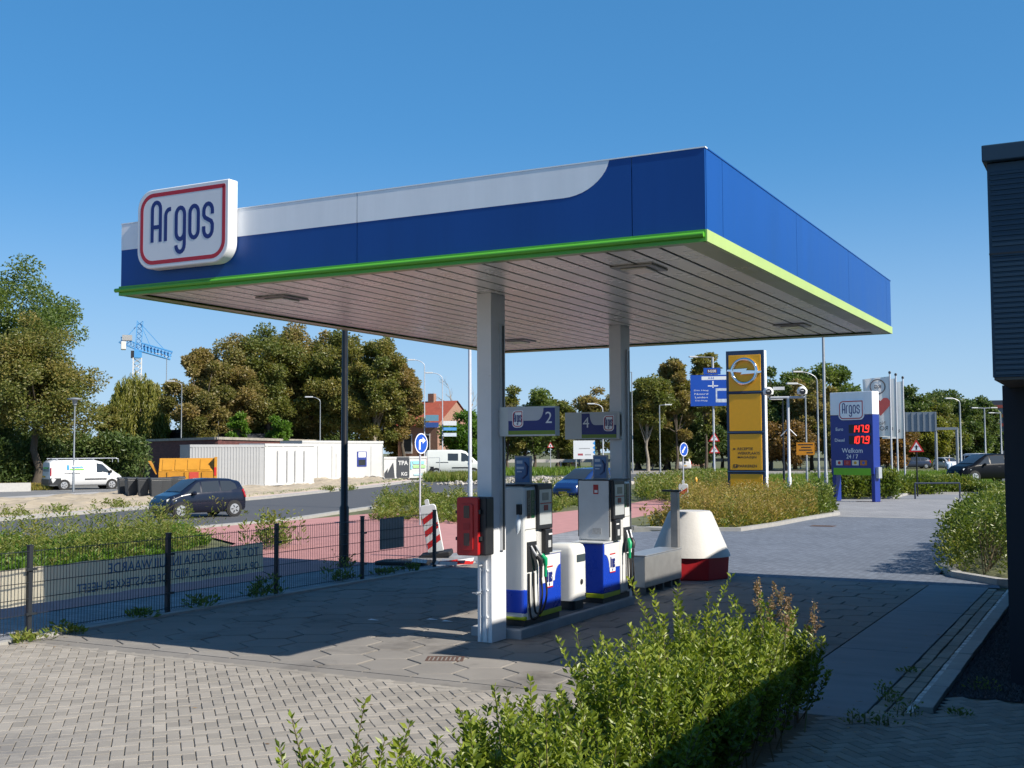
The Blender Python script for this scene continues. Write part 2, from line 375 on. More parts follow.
ribbon('kerb', [(-1.2, 21.45), (-1.95, 21.6), (-2.75, 22.5), (-3.15, 23.8), (-3.2, 30), (-3.2, 41)], .18, -.02, kerbm, .12)
ribbon('edging', [(-12.18, 9.4), (-12.18, 21.2)], .14, -.03, kerbm, .055)
ribbon('edging', [(-12.18, 6.4), (-12.18, 9.36)], .14, -.03, kerbm, .055)
sheet('lawn', [(-4.2, 66.6), (4, 66.8), (30, 90), (30, 100), (-10, 92), (-11, 70)], -.02, grassm)

# ---- hexagonal forecourt tiles, one object each
def hexmesh():
    mb = MB(); R = .338
    def ring(r, z): return [(r*math.cos(math.radians(30+60*k)), r*math.sin(math.radians(30+60*k)), z) for k in range(6)]
    vs = ring(R, -.03)+ring(R, -.005)+ring(R-.008, 0)
    fs = [(12, 13, 14, 15, 16, 17)]+[(k, (k+1) % 6, 6+(k+1) % 6, 6+k) for k in range(6)]+[(6+k, 6+(k+1) % 6, 12+(k+1) % 6, 12+k) for k in range(6)]
    mb.add(vs, fs); o = mb.build('hex_tile', hexm); return o
FX0, FX1, FY0, FY1 = -12.1, -3.045, 9.9, 21.0
fc = sheet('forecourt', [(FX0, FY0), (FX1, FY0), (FX1, FY1), (FX0, FY1)], -.013, joint)
ho = hexmesh(); hme = ho.data; bpy.data.objects.remove(ho)
rng = np.random.default_rng(3)
cells = []
for j in range(-1, 24):
    for i in range(-1, 17):
        x = -8.09+.606*(i-7)+(.303 if j % 2 else 0); y = 11.70+.5248*(j-3)
        if FX0+.30 < x < FX1-.30 and FY0+.60 < y < FY1-.34: cells.append((x, y))
vis = []
for c in cells:
    u, v = proj((c[0], c[1], 0)); vis.append((-20 < u < 1044 and 450 < v < 790, -(c[0]**2+c[1]**2)))
order = sorted(range(len(cells)), key=lambda k: (not vis[k][0], -vis[k][1]))
for n_, k in enumerate(order):
    x, y = cells[k]
    if n_ < 300:
        o = newob('hex_tile', hme, fc); o.location = (x, y, rng.normal(0, .0016)); o.rotation_euler = (rng.normal(0, .0035), rng.normal(0, .0035), rng.normal(0, .004))
rest = [cells[k] for k in order[300:]]
if rest:
    mb = MB()
    for x, y in rest: mb.add([(v.co.x+x, v.co.y+y, v.co.z) for v in hme.vertices], [tuple(p.vertices) for p in hme.polygons])
    o = mb.build('hex_tiles', hexm, fc); o['kind'] = 'stuff'
# hexagons cut off along the straight edges of the forecourt
def clip(poly, ax, lim, keep):
    out = []
    for a, b in zip(poly, poly[1:]+poly[:1]):
        ia, ib = keep*(a[ax]-lim) >= 0, keep*(b[ax]-lim) >= 0
        if ia: out.append(a)
        if ia != ib:
            f = (lim-a[ax])/(b[ax]-a[ax]); out.append((a[0]+f*(b[0]-a[0]), a[1]+f*(b[1]-a[1])))
    return out
mb = MB(); done = set((round(a, 3), round(b, 3)) for a, b in cells)
for j in range(-1, 24):
    for i in range(-1, 18):
        x = -8.09+.606*(i-7)+(.303 if j % 2 else 0); y = 11.70+.5248*(j-3)
        if (round(x, 3), round(y, 3)) in done: continue
        q = [(x+.338*math.cos(math.radians(30+60*k)), y+.338*math.sin(math.radians(30+60*k))) for k in range(6)]
        for ax, lim, kp in ((0, FX0+.005, 1), (0, FX1-.006, -1), (1, FY0+.255, 1), (1, FY1-.005, -1)):
            if len(q) > 2: q = clip(q, ax, lim, kp)
        if len(q) > 2: mb.prism(q, -.03, -.001)
mb.build('cut_tiles', hexm, fc)['kind'] = 'stuff'
mb = MB(); mb.box(FX0, FX1, FY0+.003, FY0+.24, -.03, -.003); mb.build('edge_band', hexm, fc)

# ---- herringbone pavers, laid at 45 degrees
def pavermesh():
    mb = MB(); a, b, c = .105-.0035, .0525-.0035, .004
    r = lambda x, y, z: [(-x, -y, z), (x, -y, z), (x, y, z), (-x, y, z)]
    mb.add(r(a, b, -.03)+r(a, b, -.004)+r(a-c, b-c, 0), [(8, 9, 10, 11)]+[(k, (k+1) % 4, 4+(k+1) % 4, 4+k) for k in range(4)]+[(4+k, 4+(k+1) % 4, 8+(k+1) % 4, 8+k) for k in range(4)])
    o = mb.build('paver', brickpave); me = o.data; bpy.data.objects.remove(o); return me
pvm = pavermesh(); pvv = np.array([v.co for v in pvm.vertices]); pvf = np.array([list(p.vertices) for p in pvm.polygons if len(p.vertices) == 4])
pavA = [(-12.1, 2), (-3.0, 2), (-3.0, 9.9), (-12.1, 9.9)]
pavB = [(-2.4, 6.5), (1.5, 6.5), (1.5, 11.6), (-1.5, 11.6), (-1.5, 10.9), (-2.4, 10.3)]
pa = sheet('pavement', [(-14, 1), (1.6, 1), (1.6, 11.65), (-1.5, 11.65), (-1.5, 10.9), (-2.45, 10.28), (-3.0, 10.28), (-3.0, 9.895), (-12.1, 9.895), (-14, 9.895)], -.014, jointl)
def herring(poly, ang, rng):
    c, s = math.cos(ang), math.sin(ang); w_ = .105; out = []
    P = np.array(poly); xr = P[:, 0]*c+P[:, 1]*s; yr = -P[:, 0]*s+P[:, 1]*c
    for i in range(int(xr.min()/w_)-2, int(xr.max()/w_)+2):
        for j in range(int(yr.min()/w_)-2, int(yr.max()/w_)+2):
            m = (i-j) % 4
            if m == 0: X, Y, r = (i+1)*w_, (j+.5)*w_, 0
            elif m == 3: X, Y, r = (i+.5)*w_, (j+1)*w_, math.pi/2
            else: continue
            out.append((X*c-Y*s, X*s+Y*c, r+ang))
    o = np.array(out); ok = inpoly(o[:, :2], poly); o = o[ok]
    d = np.stack([o[:, 0], o[:, 1], np.zeros(len(o))], 1)-CO; z = d@FW
    u = 512+FPX*(d@RT)/z; v = 384-FPX*(d@UP)/z
    ok = (z > 0) & (u > -60) & (u < 1090) & (v < 830); return o[ok], u[ok], v[ok]
A_, ua, va = herring(pavA, math.radians(45), rng); B_, ub, vb = herring(pavB, math.radians(45), rng)
# those hidden behind the hedge do not count as the 300 that show largest
seenA = (va < 768) & (ua > 0) & (va < 660+np.clip(520-ua, 0, 600)*.62); seenB = (ub < 1024) & (vb < 768)
sel = [(A_[i], math.hypot(*A_[i, :2])) for i in range(len(A_)) if seenA[i]]+[(B_[i], math.hypot(*B_[i, :2])-1.5) for i in range(len(B_)) if seenB[i]]
sel.sort(key=lambda t: t[1]); near = set((round(t[0][0], 3), round(t[0][1], 3)) for t in sel[:300])
VV = []; FF = []; k = 0
for q in np.concatenate([A_, B_]):
    dz = rng.normal(0, .0013); tl = rng.normal(0, .006, 2)
    if (round(q[0], 3), round(q[1], 3)) in near:
        o = newob('paver', pvm, pa); o.location = (q[0], q[1], dz); o.rotation_euler = (tl[0], tl[1], q[2])
    else:
        c, s = math.cos(q[2]), math.sin(q[2]); v = pvv.copy()
        v[:, 2] += dz+tl[0]*v[:, 1]-tl[1]*v[:, 0]; x = v[:, 0]*c-v[:, 1]*s+q[0]; y = v[:, 0]*s+v[:, 1]*c+q[1]
        VV.append(np.stack([x, y, v[:, 2]], 1)); FF.append(pvf+k*len(pvv)); k += 1
npmesh('pavers', np.concatenate(VV), np.concatenate(FF), brickpave, pa)['kind'] = 'stuff'
# straight border rows
mb = MB()
for i in range(42): mb.box(-12.08+i*.2115, -12.08+i*.2115+.205, 9.80, 9.892, -.03, .001)
mb.build('border_pavers', brickpave, pa)['kind'] = 'stuff'

# ---- concrete slab strip, gutter and kerb beside the dark building
cs = sheet('concrete_strip', [(-3.03, 10.3), (-2.08, 10.3), (-2.08, 21.0), (-3.03, 21.0)], -.02, joint)
for i, (a, b) in enumerate(((10.3, 13.9), (13.915, 17.5), (17.515, 21.0))):
    mb = MB().box(-3.03, -2.085, a, b, -.06, 0); mb.build('concrete_slab', slabm, cs, bevel=.006)
gu = sheet('gutter', [(-2.08, 10.3), (-1.5, 10.88), (-1.5, 21.0), (-2.08, 21.0)], -.03, joint)
def rowpieces(name, x0, x1, L_, z, mat, y0, y1):
    base = MB().box(x0, x1, 0, L_-.012, -.06, 0); o = base.build(name, mat, gu, bevel=.006); me = o.data; y = y0; first = True
    while y+L_ < y1:
        c = o if first else o.copy()
        if not first: COL.objects.link(c)
        c.location = (rng.normal(0, .003), y, z+rng.normal(0, .002)); c.rotation_euler = (rng.normal(0, .01), 0, rng.normal(0, .004)); y += L_; first = False
tanp = M('tan_paver', (.26, .235, .195), .85, var=.2, scale=5, bump=.2, rnd=.14)
palep = M('pale_paver', (.52, .52, .50), .85, var=.25, scale=7, bump=.2, rnd=.25)
rowpieces('gutter_paver', -2.07, -1.945, .3, -.006, tanp, 10.35, 21.0)
rowpieces('gutter_paver', -1.93, -1.805, .3, -.012, tanp, 10.5, 21.0)
rowpieces('gutter_cobble', -1.79, -1.725, .105, -.008, palep, 10.65, 21.0)
rowpieces('kerb_stone', -1.705, -1.555, 1.0, .045, kerbm, 10.85, 21.1)
# dark gravel bed
sheet('gravel_bed', [(-1.55, 10.9), (-1.5, 11.66), (1.6, 11.66), (1.6, 21.2), (-1.55, 21.2)], -.01, M('gravel_ground', (.022, .021, .024), .95, var=.5, scale=30, bump=1, bscale=60))
gr = rng.random((5200, 2))*np.array([.62, 9.4])+np.array([-1.54, 11.7]); gr = np.concatenate([gr, rng.random((1500, 2))*np.array([1.2, 2.0])+np.array([-1.5, 11.7])])
s = .010+.016*rng.random((len(gr), 1)); base = np.array([[1, 0, 0], [0, 1, 0], [-1, 0, 0], [0, -1, 0], [0, 0, .8]]); V = []
a = rng.random(len(gr))*6.28; ca, sa = np.cos(a), np.sin(a)
V = np.zeros((len(gr), 5, 3))
for i in range(5):
    b = base[i]; V[:, i, 0] = gr[:, 0]+s[:, 0]*(b[0]*ca-b[1]*sa); V[:, i, 1] = gr[:, 1]+s[:, 0]*(b[0]*sa+b[1]*ca); V[:, i, 2] = -.008+s[:, 0]*b[2]*1.3
F = (np.arange(len(gr))[:, None, None]*5+np.array([[0, 1, 4], [1, 2, 4], [2, 3, 4], [3, 0, 4]])).reshape(-1, 3)
tag(npmesh('gravel', V.reshape(-1, 3), F, M('gravel_stone', (.045, .043, .047), .9, var=.3, rnd=.5)), 'dark grey gravel in the bed beside the dark building', 'gravel', kind='stuff')
# two rusty drain covers in the paving
def drain(x, y, rz, label, s=.42, d=.3):
    t = thing('drain_cover', label, 'drain', (x, y, 0), rz, 'drain covers in the paving'); rust = M('rusty_iron', (.11, .062, .045), .8, metal=.3, var=.35, scale=14)
    mb = MB(); mb.box(-s/2, s/2, -d/2, -d/2+.03, -.02, .006); mb.box(-s/2, s/2, d/2-.03, d/2, -.02, .006); mb.box(-s/2, -s/2+.03, -d/2+.03, d/2-.03, -.02, .006); mb.box(s/2-.03, s/2, -d/2+.03, d/2-.03, -.02, .006); mb.build('frame', rust, t)
    for i in range(7):
        x0 = -s/2+.045+i*(s-.09)/7; MB().box(x0, x0+(s-.09)/7*.6, -d/2+.03, d/2-.03, -.02, .004).build('bar', rust, t)
p = G(445, 659); drain(p[0], p[1], .45, 'rusty drain grate in the sunlit tiles in front of the near column')
p = G(823, 526); drain(p[0], p[1], 0, 'rusty drain grate in the middle of the sunlit brick lane', .7, .5)
p = G(869, 501.5); drain(p[0], p[1]-.15, 0, 'rusty drain grate at the kerb below the price sign', 1.1, .5)
# ================================================================== foliage
def leafquads(P, ln, wd, rng, d=None, up=.0, fold=.25):
    n = len(P); ln = np.broadcast_to(ln, (n,))[:, None]; wd = np.broadcast_to(wd, (n,))[:, None]
    if d is None: d = rng.standard_normal((n, 3)); d[:, 2] += up
    d = d/np.linalg.norm(d, axis=1, keepdims=True)
    r = rng.standard_normal((n, 3)); s = np.cross(d, r); s /= np.linalg.norm(s, axis=1, keepdims=True)+1e-9
    nn = np.cross(s, d)
    V = np.stack([P, P+d*ln*.5+s*wd*.5+nn*wd*fold, P+d*ln, P+d*ln*.5-s*wd*.5+nn*wd*fold], 1).reshape(-1, 3)
    return V, np.arange(4*n).reshape(n, 4)
LM = {}
LM['brown'] = leafmat('leaves_autumn', [(0.098, 0.109, 0.03), (0.149, 0.147, 0.041), (0.206, 0.172, 0.058), (0.263, 0.198, 0.076), (0.309, 0.204, 0.082)], trans=.35)
LM['green'] = leafmat('leaves_green', [(0.065, 0.104, 0.026), (0.098, 0.143, 0.031), (0.137, 0.182, 0.039), (0.195, 0.215, 0.052)], trans=.35)
LM['dark'] = leafmat('leaves_dark', [(0.052, 0.085, 0.026), (0.072, 0.111, 0.03), (0.104, 0.143, 0.039), (0.156, 0.163, 0.046)], trans=.3)
LM['willow'] = leafmat('leaves_willow', [(.13, .15, .03), (.18, .19, .035), (.23, .22, .045), (.27, .24, .06)], trans=.4)
LM['bright'] = leafmat('leaves_bright', [(.06, .13, .015), (.10, .19, .02), (.14, .23, .03)], trans=.4)
LM['mixed'] = leafmat('leaves_mixed', [(0.085, 0.111, 0.026), (0.13, 0.15, 0.036), (0.195, 0.176, 0.046), (0.26, 0.195, 0.058)], trans=.35)
LM['red'] = leafmat('leaves_russet', [(.11, .08, .025), (.18, .105, .03), (.25, .125, .035)], trans=.35)
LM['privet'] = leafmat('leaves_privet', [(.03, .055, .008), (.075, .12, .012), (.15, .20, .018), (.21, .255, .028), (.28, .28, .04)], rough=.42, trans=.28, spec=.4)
LM['hedge'] = leafmat('leaves_hedge', [(.055, .095, .015), (.10, .145, .022), (.16, .19, .03), (.24, .22, .045)], rough=.4, trans=.3)
LM['weed'] = leafmat('leaves_weed', [(.07, .12, .018), (.12, .17, .025), (.19, .2, .04), (.27, .22, .09)], trans=.35)
LM['gold'] = leafmat('leaves_gold', [(.12, .15, .028), (.21, .20, .04), (.29, .23, .05), (.33, .22, .06), (.36, .25, .10)], trans=.35)
LM['grass'] = leafmat('blades_grass', [(.07, .14, .015), (.12, .20, .02), (.18, .22, .03)], trans=.35)
LM['straw'] = leafmat('blades_straw', [(.16, .10, .06), (.25, .16, .09), (.32, .22, .13)], trans=.25)
stemm = M('stem', (.13, .10, .055), .8, var=.2)
stemr = M('stem_green', (.12, .14, .04), .7, var=.2)

def tree(name, label, xy, H, R, cb, leaf, n=6000, ls=.42, seed=0, K=38, group=None, trunk=None, barkmat=None, squash=1., top=1., rcf=.30, lean=(0, 0), tint0=0., gap=.0, cat='tree'):
    rng = np.random.default_rng(seed+11); t = thing(name, label, cat, (*xy, 0), 0, group); barkmat = barkmat or bark
    cz = (cb+H)/2; rz = (H-cb)/2
    c = rng.standard_normal((K, 3)); c /= np.linalg.norm(c, axis=1, keepdims=True)
    rad = (rng.random(K)**.45)*(1-.16*rng.random(K)); c = c*rad[:, None]*(1-rcf*.55)
    wz = 1-(1-top)*np.clip(c[:, 2], 0, 1)
    C = np.stack([c[:, 0]*R*wz+lean[0]*(c[:, 2]+1), c[:, 1]*R*wz*squash+lean[1]*(c[:, 2]+1), cz+c[:, 2]*rz], 1)
    rc = R*rcf*(.6+.75*rng.random(K)); wgt = rc**2; wgt /= wgt.sum()
    own = rng.choice(K, n, p=wgt); off = rng.standard_normal((n, 3)); off /= np.linalg.norm(off, axis=1, keepdims=True)
    off *= (rng.random(n)**.5)[:, None]*rc[own][:, None]*np.array([1, 1, .72]); P = C[own]+off
    d = rng.standard_normal((n, 3))*np.array([1, 1, .6])+off/(rc[own][:, None])*.8
    V, F = leafquads(P, ls*(.6+.8*rng.random(n)), ls*.62*(.6+.8*rng.random(n)), rng, d)
    tn = np.clip(rng.random(K)*.9+tint0, 0, 1)[own]
    npmesh('crown', V, F, LM[leaf], t, tint=tn)
    tr = trunk or max(.16, R*.065); mb = MB()
    top_ = np.array([lean[0], lean[1], cb+(H-cb)*.55]); pts = [np.array([0, 0, -.1])]
    for i in range(1, 7):
        q = i/6; pts.append(top_*q+np.array([rng.normal(0, .15), rng.normal(0, .15), 0])*(q > .1)*min(1, R/4))
    mb.tube(pts, [tr*(1.25 if i == 0 else 1-.7*i/6) for i in range(7)], 8)
    for i in rng.choice(K, min(K, 18), replace=False):
        q = .35+.5*rng.random(); j = q*6; k0 = int(j); a = pts[k0]*(1-(j-k0))+pts[min(6, k0+1)]*(j-k0)
        if a[2] > C[i][2]: a = pts[3]
        m_ = (a+C[i])/2+np.array([0, 0, -.06*R])
        mb.tube([a, m_, C[i]], [tr*.42, tr*.26, tr*.08], 5, cap=False)
    mb.build('trunk', barkmat, t, smooth=60)
    return t
def bare_tree(name, label, xy, H, seed, spread=.5, m=None, r0=.14):
    rng = np.random.default_rng(seed); t = thing(name, label, 'tree', (*xy, 0)); mb = MB(); tw = MB()
    def grow(p, d, L_, r, dep):
        e = p+d*L_; (mb if dep < 2 else tw).tube([p, (p+e)/2+rng.normal(0, L_*.04, 3), e], [r, r*.8, r*.6], 5 if dep < 2 else 3, cap=False)
        if dep >= 4: return
        for k in range(3 if dep else 6):
            s = .45+.55*rng.random(); q = p+d*L_*(s if dep else (.35+.65*rng.random())); nd = d+rng.normal(0, spread, 3); nd[2] = abs(nd[2])*.9+.15; nd /= np.linalg.norm(nd)
            grow(q, nd, L_*(.5+.2*rng.random()), r*.55, dep+1)
    grow(np.zeros(3), np.array([0, 0, 1.]), H*.5, r0, 0)
    mb.build('trunk', m or barkl, t); tw.build('twigs', m or barkl, t); return t
def willow(name, label, xy, H, R, seed, n=150):
    rng = np.random.default_rng(seed); t = thing(name, label, 'tree', (*xy, 0)); Ps = []; Ds = []; Tn = []
    lobes = [(0, 0, 1., .62), (.55, .1, .9, .45), (-.6, -.1, .86, .48), (.15, .5, .92, .5), (-.2, -.5, .95, .5), (.8, -.3, .72, .32), (-.9, .2, .66, .34)]
    for i in range(n*5):
        lx, ly, lh, lr = lobes[rng.integers(len(lobes))]
        a = rng.random()*6.283; q_ = rng.random()**.55; r = R*lr*q_; x, y = lx*R+r*math.cos(a), ly*R*.7+r*math.sin(a)
        zt = H*lh*(.66+.34*math.sqrt(max(0, 1-q_**2)))*(.92+.14*rng.random()); L_ = (zt-.5)*(.25+.6*rng.random())
        m_ = int(24+L_*8); q = np.linspace(0, 1, m_)
        Ps.append(np.stack([x+r*.25*np.cos(a)*q+rng.normal(0, .07, m_)+.25*np.sin(q*2+i), y+r*.25*np.sin(a)*q+rng.normal(0, .07, m_), zt-L_*q+.25*np.sin(q*3.1)], 1))
        Ds.append(np.stack([rng.normal(0, .4, m_), rng.normal(0, .4, m_), -np.ones(m_)], 1)); Tn.append(np.full(m_, rng.random()))
    P = np.concatenate(Ps); V, F = leafquads(P, .45, .12, rng, np.concatenate(Ds)); npmesh('crown', V, F, LM['willow'], t, tint=np.concatenate(Tn))
    mb = MB(); mb.tube([(0, 0, 0), (.2, .1, H*.3), (0, .2, H*.6)], [.5, .4, .2], 8)
    for i in range(9):
        a = i*.7; mb.tube([(.1, .1, H*.35), (math.cos(a)*R*.4, math.sin(a)*R*.4, H*.7), (math.cos(a)*R*.75, math.sin(a)*R*.75, H*.62)], [.2, .12, .04], 5)
    mb.build('trunk', bark, t); return t
def plants(name, label, cat, pts, h, leaf, nleaf, ll, lw, seed, spread=.22, lean=.12, parent=None, kind='stuff', stem=True, low=.05, mat_stem=None, taper=.6, clump=None, loc0=None):
    """upright leafy weeds standing at pts; one mesh of leaves, one of stems"""
    rng = np.random.default_rng(seed); n = len(pts); hh = h[0]+(h[1]-h[0])*rng.random(n)
    if clump is not None: hh = hh*clump
    base = np.concatenate([pts[:, :2], np.zeros((n, 1)) if pts.shape[1] < 3 else pts[:, 2:3]], 1)
    ln = rng.normal(0, lean, (n, 2)); tipv = np.concatenate([ln*hh[:, None], hh[:, None]], 1)
    q = low+(1-low)*rng.random((n, nleaf)); own = np.repeat(np.arange(n), nleaf); q = q.ravel()
    a = rng.random(n*nleaf)*6.283; rr = spread*(1-taper*q)*rng.random(n*nleaf)**.5*(hh[own]/max(h))
    P = base[own]+tipv[own]*q[:, None]; P[:, 0] += rr*np.cos(a)*.6; P[:, 1] += rr*np.sin(a)*.6
    d = np.stack([np.cos(a), np.sin(a), .3+.9*rng.random(len(a))], 1)
    V, F = leafquads(P, ll*(.6+.8*rng.random(len(a)))*(1.1-.4*q), lw*(.6+.8*rng.random(len(a))), rng, d)
    tn = np.clip(rng.random(n)[own]*.7+.35*q-.02, 0, 1)
    if parent is None: o = thing(name, label, cat) if kind is None else None
    lv = npmesh('foliage' if parent is not None else name, V, F, LM[leaf], parent, tint=tn)
    if parent is None: tag(lv, label, cat, kind=kind)
    if stem:
        w_ = .006; sx = np.array([w_, 0, 0]); sy = np.array([0, w_, 0])
        t0, t1 = base, base+tipv*.97
        V = np.stack([t0-sx, t0+sx, t1, t0-sy, t0+sy, t1], 1).reshape(-1, 3); F = np.arange(6*n).reshape(-1, 3)
        s_ = npmesh('stems', V, F, mat_stem or stemr, parent if parent is not None else lv)
    return lv
def blades(name, label, poly, n, h, leaf, seed, wd=.02, kind='stuff'):
    rng = np.random.default_rng(seed); p = scatter(poly, n, rng); P = np.concatenate([p, np.full((n, 1), -.03)], 1)
    d = np.stack([rng.normal(0, .35, n), rng.normal(0, .35, n), np.ones(n)], 1)
    V, F = leafquads(P, h[0]+(h[1]-h[0])*rng.random(n), wd, rng, d); o = npmesh(name, V, F, LM[leaf], tint=np.clip(.5+.5*np.sin(p[:, 0]*.7)*np.cos(p[:, 1]*.9)+rng.normal(0, .15, n), 0, 1))
    return tag(o, label, 'grass', kind=kind)
def hedge(name, label, pts, wd, h, leaf, n, ll, seed, rough=.16, cat='hedge', group=None, z0=.05):
    """clipped or loose hedge along a polyline"""
    rng = np.random.default_rng(seed); P = [np.array(p, float) for p in pts]; seg = [np.linalg.norm(b-a) for a, b in zip(P, P[1:])]; T = sum(seg)
    t = thing(name, label, cat, (*P[0], 0), 0, group); s = rng.random(n)*T; i = np.searchsorted(np.cumsum(seg), s).clip(0, len(seg)-1)
    c0 = np.concatenate([[0], np.cumsum(seg)]); A = np.array([P[k] for k in i]); B = np.array([P[k+1] for k in i]); f = ((s-c0[i])/np.array(seg)[i])[:, None]
    b = A+(B-A)*f; tt = (B-A)/np.linalg.norm(B-A, axis=1, keepdims=True); nn = np.stack([-tt[:, 1], tt[:, 0]], 1)
    hl = h*(1+rough*(np.sin(s*2.1+seed)*.5+np.sin(s*5.3)*.35+np.sin(s*11.7)*.3)); wl = wd*(1+rough*(np.sin(s*3.1)*.4+np.sin(s*7.7)*.4))
    a = rng.random(n)*math.pi; rad = 1-.5*rng.random(n)**2.2
    cx = np.sign(np.cos(a))*np.abs(np.cos(a))**.55*rad*wl/2; cz = np.abs(np.sin(a))**.6*rad*hl
    cz = np.where(rng.random(n) < .25, rng.random(n)*hl*.9, cz); Q = np.concatenate([b+nn*cx[:, None], (z0+cz)[:, None]], 1)-np.array([*P[0], 0])
    Q += rng.normal(0, ll*.45, Q.shape); Q[:, 2] = np.maximum(Q[:, 2], .02)
    d = rng.standard_normal((n, 3))+np.concatenate([nn*np.sign(cx)[:, None], np.full((n, 1), .8)], 1)*.7
    V, F = leafquads(Q, ll*(.6+.8*rng.random(n)), ll*.5, rng, d); tn = np.clip(.45+.3*np.sin(s*1.3+Q[:, 2]*3)+rng.normal(0, .2, n), 0, 1)
    npmesh('foliage', V, F, LM[leaf], t, tint=tn)
    mb = MB(); m_ = max(4, int(T/.45))
    for k in range(m_):
        q = (k+.5)/m_*T; j = int(np.searchsorted(np.cumsum(seg), q).clip(0, len(seg)-1)); f0 = (q-c0[j])/seg[j]; p = P[j]+(P[j+1]-P[j])*f0-P[0]
        for e in range(3): mb.tube([(p[0], p[1], 0), (p[0]+rng.normal(0, wd*.16), p[1]+rng.normal(0, wd*.16), h*.8)], [.012, .005], 4, cap=False)
    mb.build('stems', stemm, t); return t
# ================================================================== station canopy
TXT = [('2', .0), ('4', .0), ('Euro', .01), ('Diesel', .01), ('Welkom', .01), ('24 / 7', .01), ('147.9', .02), ('107.9', .02),
       *[(w_, .012) for w_ in 'TOT € 2.000 EXTRA INRUILWAARDE OP ALLES WAT ROLT, RIJDT OF EEN STEKKER HEEFT'.split()], ('RECEPTIE', .02), ('WERKPLAATS', .02), ('MAGAZIJN', .02), ('PARKEREN', .02), ('P', .02),
       ('TPA', .03), ('KG', .03), ('XG', .03), ('N208', .01), ('Den Haag', .0), ('Leiden', .0), ('Noord', .0), ('A44', .0), ('ROZZO', .01), ('EURO 95', .0), ('DIESEL', .0)]
prepare_text(TXT)
blue = M('fascia_blue', (.006, .066, .28), .4, var=.10, scale=1.2, spec=.35, stretch=(2.5, 2.5, .25))
fwhite = M('fascia_white', (.88, .89, .91), .4, var=.06, scale=1.5, stretch=(2.5, 2.5, .25))
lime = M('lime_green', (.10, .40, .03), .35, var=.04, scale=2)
limesun = M('sunlit_lime', (.40, .54, .17), .4, var=.05, scale=2)  # right-hand edge: sunlight put into a paler lime
soff = M('soffit_metal', (.80, .775, .74), .28, metal=.15, var=.06, scale=1.2)
colm = M('column_white', (.72, .73, .75), .45, var=.05, scale=3, dirt=((.5, .49, .46), 7, .68))
navy = M('logo_navy', (.008, .018, .16), .35, var=.02); lred = M('logo_red', (.47, .008, .02), .35, var=.02)

def logo_strokes(mb, cx, cz, s, y0, y1, wd=.13, maxw=None):
    """rounded condensed lettering reading Argos, x-height s, centred at cx with its baseline at cz-s/2"""
    W_ = .42; gap = .27; r = W_/2; x = 0; L_ = []
    L_.append([(x, 0), (x, .98)]+arc(x+r, .98, r, 180, 0, 8)+[(x+W_, 0)]); L_.append([(x, .45), (x+W_, .45)]); x += W_+gap
    L_.append([(x, 0), (x, .74)]+arc(x+.2, .74, .2, 180, 90, 5)+[(x+.27, .94)]); x += .27+gap
    L_.append([(x+W_, .5), (x+W_, .70)]+arc(x+r, .73, r, 0, 180, 8)+[(x, .22)]+arc(x+r, .22, r, 180, 345, 8))
    L_.append([(x+W_, .52), (x+W_, -.16)]+arc(x+r, -.16, r, 0, -180, 8)); x += W_+gap
    L_.append([(x+W_, .3), (x+W_, .73)]+arc(x+r, .73, r, 0, 180, 8)+[(x, .22)]+arc(x+r, .22, r, 180, 360, 8)+[(x+W_, .3)]); x += W_+gap
    L_.append([(x+W_, .64), (x+W_, .74)]+arc(x+r, .74, r, 0, 180, 8)+[(x, .63), (x+.06, .55), (x+W_-.06, .43), (x+W_, .34), (x+W_, .2)]+arc(x+r, .2, r, 0, -180, 8)+[(x, .3)])
    tot = x+W_; fx_ = min(1., maxw/(tot*s)) if maxw else 1.
    for i_, p in enumerate(L_): mb.stroke([((a-tot/2)*s*fx_+cx, (b-.5)*s+cz) for a, b in p], wd*s*(.5+.5*fx_), y0-.0003*(i_ % 2), y1)
def logo_plate(parent, cx, cz, w_, h, y, depth=.12, name='sign_face', face=None):
    """white plate facing -y with a red outline and the lettering, standing on the plane y"""
    r = .24*h; pl = MB(); pl.prism(rrect(cx-w_/2, cx+w_/2, cz-h/2, cz+h/2, [r, .012, r, r], 8), y-depth, y, 'y'); body = pl.build(name, face or fwhite, parent, smooth=40, bevel=min(.012, depth*.3))
    i = .075*h; q = rrect(cx-w_/2+i, cx+w_/2-i, cz-h/2+i, cz+h/2-i, [r*.8, .004, r*.8, r*.8], 8); q.append(q[0])
    MB().stroke(q, .05*h, y-depth-.0012, y-depth+.002).build('red_outline', lred, body)
    mb = MB(); logo_strokes(mb, cx, cz+.04*h, .42*h, y-depth-.0015, y-depth+.002, .14, w_*.66); mb.build('lettering', navy, body)
    return body

